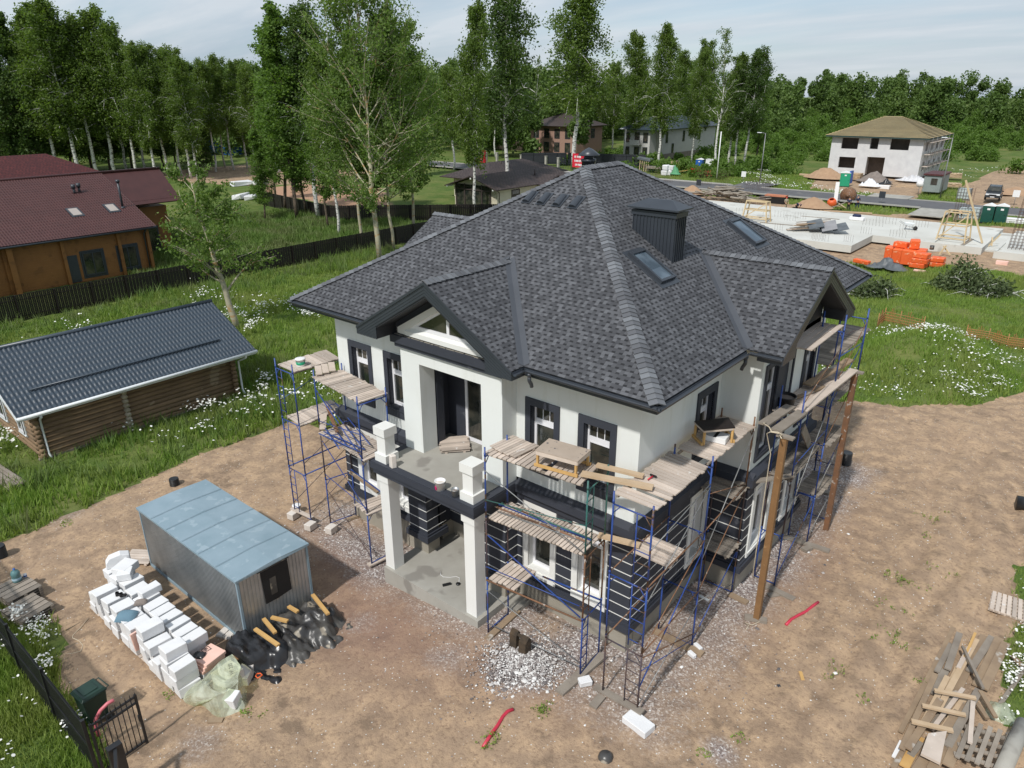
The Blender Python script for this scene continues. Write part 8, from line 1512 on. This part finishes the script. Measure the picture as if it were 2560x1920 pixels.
o = MB().ob((0, 0, .15), (.9, .6, .3), jit=.03).build('pink_block', pinkfoam); o.location = G(*kk(1970, 1045)); tag(o, 'pale pink block lying in the grass before the slab', 'block'); o = MB().ob((0, 0, .1), (.9, .5, .12), jit=.03).build('pink_block', pinkfoam); o.location = G(*kk(1075, 1130)); tag(o, 'pale pink offcut in the grass before the orange packs', 'block')
# sheds, cars and white packs seen through the trees at the left
def mm(x, y): return (440+x*.23508, 260+y*.23508)
for (x0_, x1_, y_, h_, m_, lb) in ((280, 420, 505, 3.2, blueport, 'bright blue shed seen between the birch trunks, left part'), (420, 820, 490, 3.4, blueport, 'long blue shed seen between the birch trunks, right part'), (1030, 1170, 500, 3.4, rb, 'red lorry box seen between the birch trunks'), (970, 1020, 500, 3, charmetal, 'dark cabin beside the red lorry box')):
    a = G(*mm(x0_, y_+40)); b = G(*mm(x1_, y_+40)); tag(MB().bx(0, b.x-a.x, 0, 3, 0, h_).bx(-.2, b.x-a.x+.2, -.2, 3.2, h_, h_+.2).build('shed', m_), lb, 'shed'); bpy.data.objects[-1] if False else None
    o = [o for o in bpy.data.objects if o.get('label') == lb][0]; o.location = a
for i, (x, y, w_, lb) in enumerate(((1060, 720, 5, 'first'), (1200, 700, 5, 'second'), (1330, 690, 5, 'third'), (1400, 640, 4, 'fourth'), (1050, 650, 4, 'fifth'), (700, 870, 7, 'sixth'), (900, 860, 5, 'seventh'), (700, 1010, 6, 'eighth'), (800, 1015, 5, 'ninth'), (1650, 700, 4, 'tenth'))):
    p = G(*mm(x, y)); o = MB().ob((0, 0, .4), (w_*.5, 1.4, .7), (0, 0, .3*i), .15).build('white_pack', wbag, bevel=.08); o.location = p; tag(o, 'white wrapped building pack seen behind the trees at the left', 'pack', 'white packs behind the trees')
# cut brush heaps and the orange net on the right
def brush(px0, py0, px1, py1, h_, label, n, sd_):
    a, b = G(px0, py0), G(px1, py1); c = (a+b)/2; rx_, ry_ = abs(b.x-a.x)/2, max(1.6, abs(b.y-a.y)/2); rng = np.random.default_rng(sd_); t = thing('brush_heap', label, 'brush heap', (c.x, c.y, c.z)); cen = []; mb = MB()
    for i in range(n):
        th_ = rng.uniform(0, 2*PI); rr = math.sqrt(rng.uniform()); x = math.cos(th_)*rr*rx_; y = math.sin(th_)*rr*ry_; z = h_*(1-rr**2)*rng.uniform(.3, 1.1)*(1+.5*math.sin(x*1.7+sd_)); cen.append((x, y, max(.1, z)))
        if i % 14 == 0: d = rng.normal(size=3)*1.1; d[2] *= .25; mb.tube([(x, y, z*.8), (x+d[0]*.5, y+d[1]*.5, z*.8+.2), (x+d[0], y+d[1], z*.8+d[2]+.1)], [.035, .02, .008], 4, False)
    V, F = leaves(np.array(cen), np.full(len(cen), .5), 9, .13, rng); npmesh('foliage', V, F, lf_dry, t); mb.build('branches', bk_birch, t, world=False)
brush(*kk(1150, 1330), *kk(2110, 1330), 1.7, 'wide heap of cut leafy branches on the grass right of the house', 620, 3); brush(*kk(345, 1370), *kk(810, 1370), 1.3, 'smaller heap of cut leafy branches behind the right gable', 300, 5)
def r28(x, y): return (2000+x*.27723, 640+y*.27723)
netm = mat('orange_net', (.42, .17, .06), (.30, .18, .07), 1.2, .8)
for pts, h_, lb in (([(700, 610), (760, 560), (900, 590), (1110, 640)], .9, 'sagging orange plastic net beside the daisy mound'), ([(1500, 700), (1700, 730), (1870, 780), (2020, 800)], .7, 'faded plastic net running to the right edge behind the mound')):
    P_ = [G(*r28(*p), .3) for p in pts]; mb = MB(); t = thing('safety_net', lb, 'net', tuple(P_[0]))
    for p, q in zip(P_, P_[1:]):
        for j in range(10):
            c = p.lerp(q, j/10); mb.cyl(c-U(.4), c+U(h_*(.6+.3*math.sin(j+p.x))), .02, n=4)
        for z in (0, .2, .4, .6): mb.cyl(p+U(z*h_-.1), q+U(z*h_-.1), .022, n=4)
    mb.build('net', netm, t)
    for p in P_: MB().cyl(p-U(.5), p+U(h_*.8), .03, n=5).build('stake', netm, t)
# ------------------------------------------------------------------ people at work
def skinmesh(name, V, E_, Rr, m, parent, root=0):
    me = bpy.data.meshes.new(name); me.from_pydata([tuple(v) for v in V], E_, []); me.materials.append(m); o = bpy.data.objects.new(name, me); COL.objects.link(o)
    md = o.modifiers.new('skin', 'SKIN'); md.use_smooth_shade = True
    for i, r_ in enumerate(Rr): sv = me.skin_vertices[0].data[i]; sv.radius = (r_, r_); sv.use_root = i == root
    s_ = o.modifiers.new('sub', 'SUBSURF'); s_.levels = 1; s_.render_levels = 1; o.parent = parent; return o
def person(loc, rz_, J, cloth, label):
    """J: joint positions (m): pelvis, chest, neck, head, and l/r shoulder elbow hand hip knee foot"""
    t = thing('person', label, 'person', tuple(loc), rz_)
    n = ['pelvis', 'chest', 'neck', 'head', 'top', 'ls', 'le', 'lh', 'rs', 're', 'rh', 'lk', 'la', 'lt', 'rk', 'ra', 'rt']; V = [Vector(J[k]) for k in n]; ix = {k: i for i, k in enumerate(n)}
    E_ = [('pelvis', 'chest'), ('chest', 'neck'), ('neck', 'head'), ('head', 'top'), ('chest', 'ls'), ('ls', 'le'), ('le', 'lh'), ('chest', 'rs'), ('rs', 're'), ('re', 'rh'), ('pelvis', 'lk'), ('lk', 'la'), ('la', 'lt'), ('pelvis', 'rk'), ('rk', 'ra'), ('ra', 'rt')]
    Rr = dict(pelvis=.12, chest=.125, neck=.055, head=.085, top=.07, ls=.06, le=.042, lh=.032, rs=.06, re=.042, rh=.032, lk=.06, la=.042, lt=.04, rk=.06, ra=.042, rt=.04); ED = [(ix[a], ix[b]) for a, b in E_]; RR = [Rr[k] for k in n]
    for s in 'lr':   # five fingers on each hand
        h = Vector(J[s+'h']); d = (h-Vector(J[s+'e'])).normalized(); sd_ = d.cross(Vector((0, 1, .2))).normalized()
        for f in range(5): V.append(h+d*(.085 if f else .04)+sd_*(.022*(f-2) if f else -.07)); ED.append((ix[s+'h'], len(V)-1)); RR.append(.010)
    body = skinmesh('body', V, ED, RR, skin, t)
    def cl(name, ks, es, f, m):
        i_ = {k: i for i, k in enumerate(ks)}; skinmesh(name, [J[k] for k in ks], [(i_[a], i_[b]) for a, b in es], [Rr[k]*f+.018 for k in ks], m, t)
    cl('jacket', ['pelvis', 'chest', 'ls', 'le', 'lh', 'rs', 're', 'rh'][:4]+['rs', 're'], [('pelvis', 'chest'), ('chest', 'ls'), ('ls', 'le'), ('chest', 'rs'), ('rs', 're')], 1.12, cloth[0]); cl('trousers', ['pelvis', 'lk', 'la', 'rk', 'ra'], [('pelvis', 'lk'), ('lk', 'la'), ('pelvis', 'rk'), ('rk', 'ra')], 1.15, cloth[1])
    h = Vector(J['head']); d = (Vector(J['top'])-h).normalized(); o = MB().lathe([(0, .12), (.06, .105), (.1, .05), (.105, .0)], n=12).build('cap', cloth[2], t, world=False); o.location = h+d*.05; o.rotation_euler = d.to_track_quat('Z', 'Y').to_euler(); return t
stand = dict(pelvis=(0, 0, .95), chest=(0, .02, 1.35), neck=(0, .02, 1.5), head=(0, 0, 1.62), top=(0, 0, 1.74), ls=(-.19, 0, 1.42), le=(-.26, .02, 1.14), lh=(-.22, -.14, .92), rs=(.19, 0, 1.42), re=(.27, .0, 1.14), rh=(.24, -.16, .94), lk=(-.1, -.03, .5), la=(-.12, .02, .09), lt=(-.13, -.14, .04), rk=(.11, -.02, .5), ra=(.13, .02, .09), rt=(.15, -.14, .04))
walk = dict(stand, lk=(-.1, -.16, .52), la=(-.11, -.1, .09), lt=(-.12, -.25, .05), rk=(.1, .06, .5), ra=(.12, .26, .12), rt=(.12, .14, .04), le=(-.25, -.1, 1.15), lh=(-.2, -.3, 1.05))
bend = dict(pelvis=(0, .1, .92), chest=(0, -.32, 1.02), neck=(0, -.46, .98), head=(0, -.56, .92), top=(0, -.66, .88), ls=(-.19, -.36, .98), le=(-.22, -.4, .68), lh=(-.15, -.45, .42), rs=(.19, -.36, .98), re=(.22, -.4, .68), rh=(.16, -.5, .42), lk=(-.12, .03, .5), la=(-.13, .08, .09), lt=(-.14, -.08, .04), rk=(.13, .05, .5), ra=(.14, .1, .09), rt=(.15, -.06, .04))
person(G(*z27(1190, 540)), R(40), walk, (khaki, khaki, redcl), 'person in a red cap and pale work clothes walking along the slab'); person(G(*z27(1292, 545)), R(70), bend, (navy, blackcl, navy), 'person in dark blue bending over at the slab edge'); person(G(*kk(302, 460)), R(200), stand, (navy, blackcl, blackcl), 'person in a navy shirt standing by the rusty drum'); person(G(*kk(398, 440)), R(160), walk, (navy, navy, blackcl), 'person in blue overalls at the grass edge right of the drum'); q_ = person(G(*kk(1452, 585), 1.2), R(60), bend, (blackcl, khaki, blackcl), 'person in a black top and pale trousers bending behind the pine frame')
q_.location.z = 0; q_.location = G(*kk(1460, 585)); q_.scale = (1.25,)*3
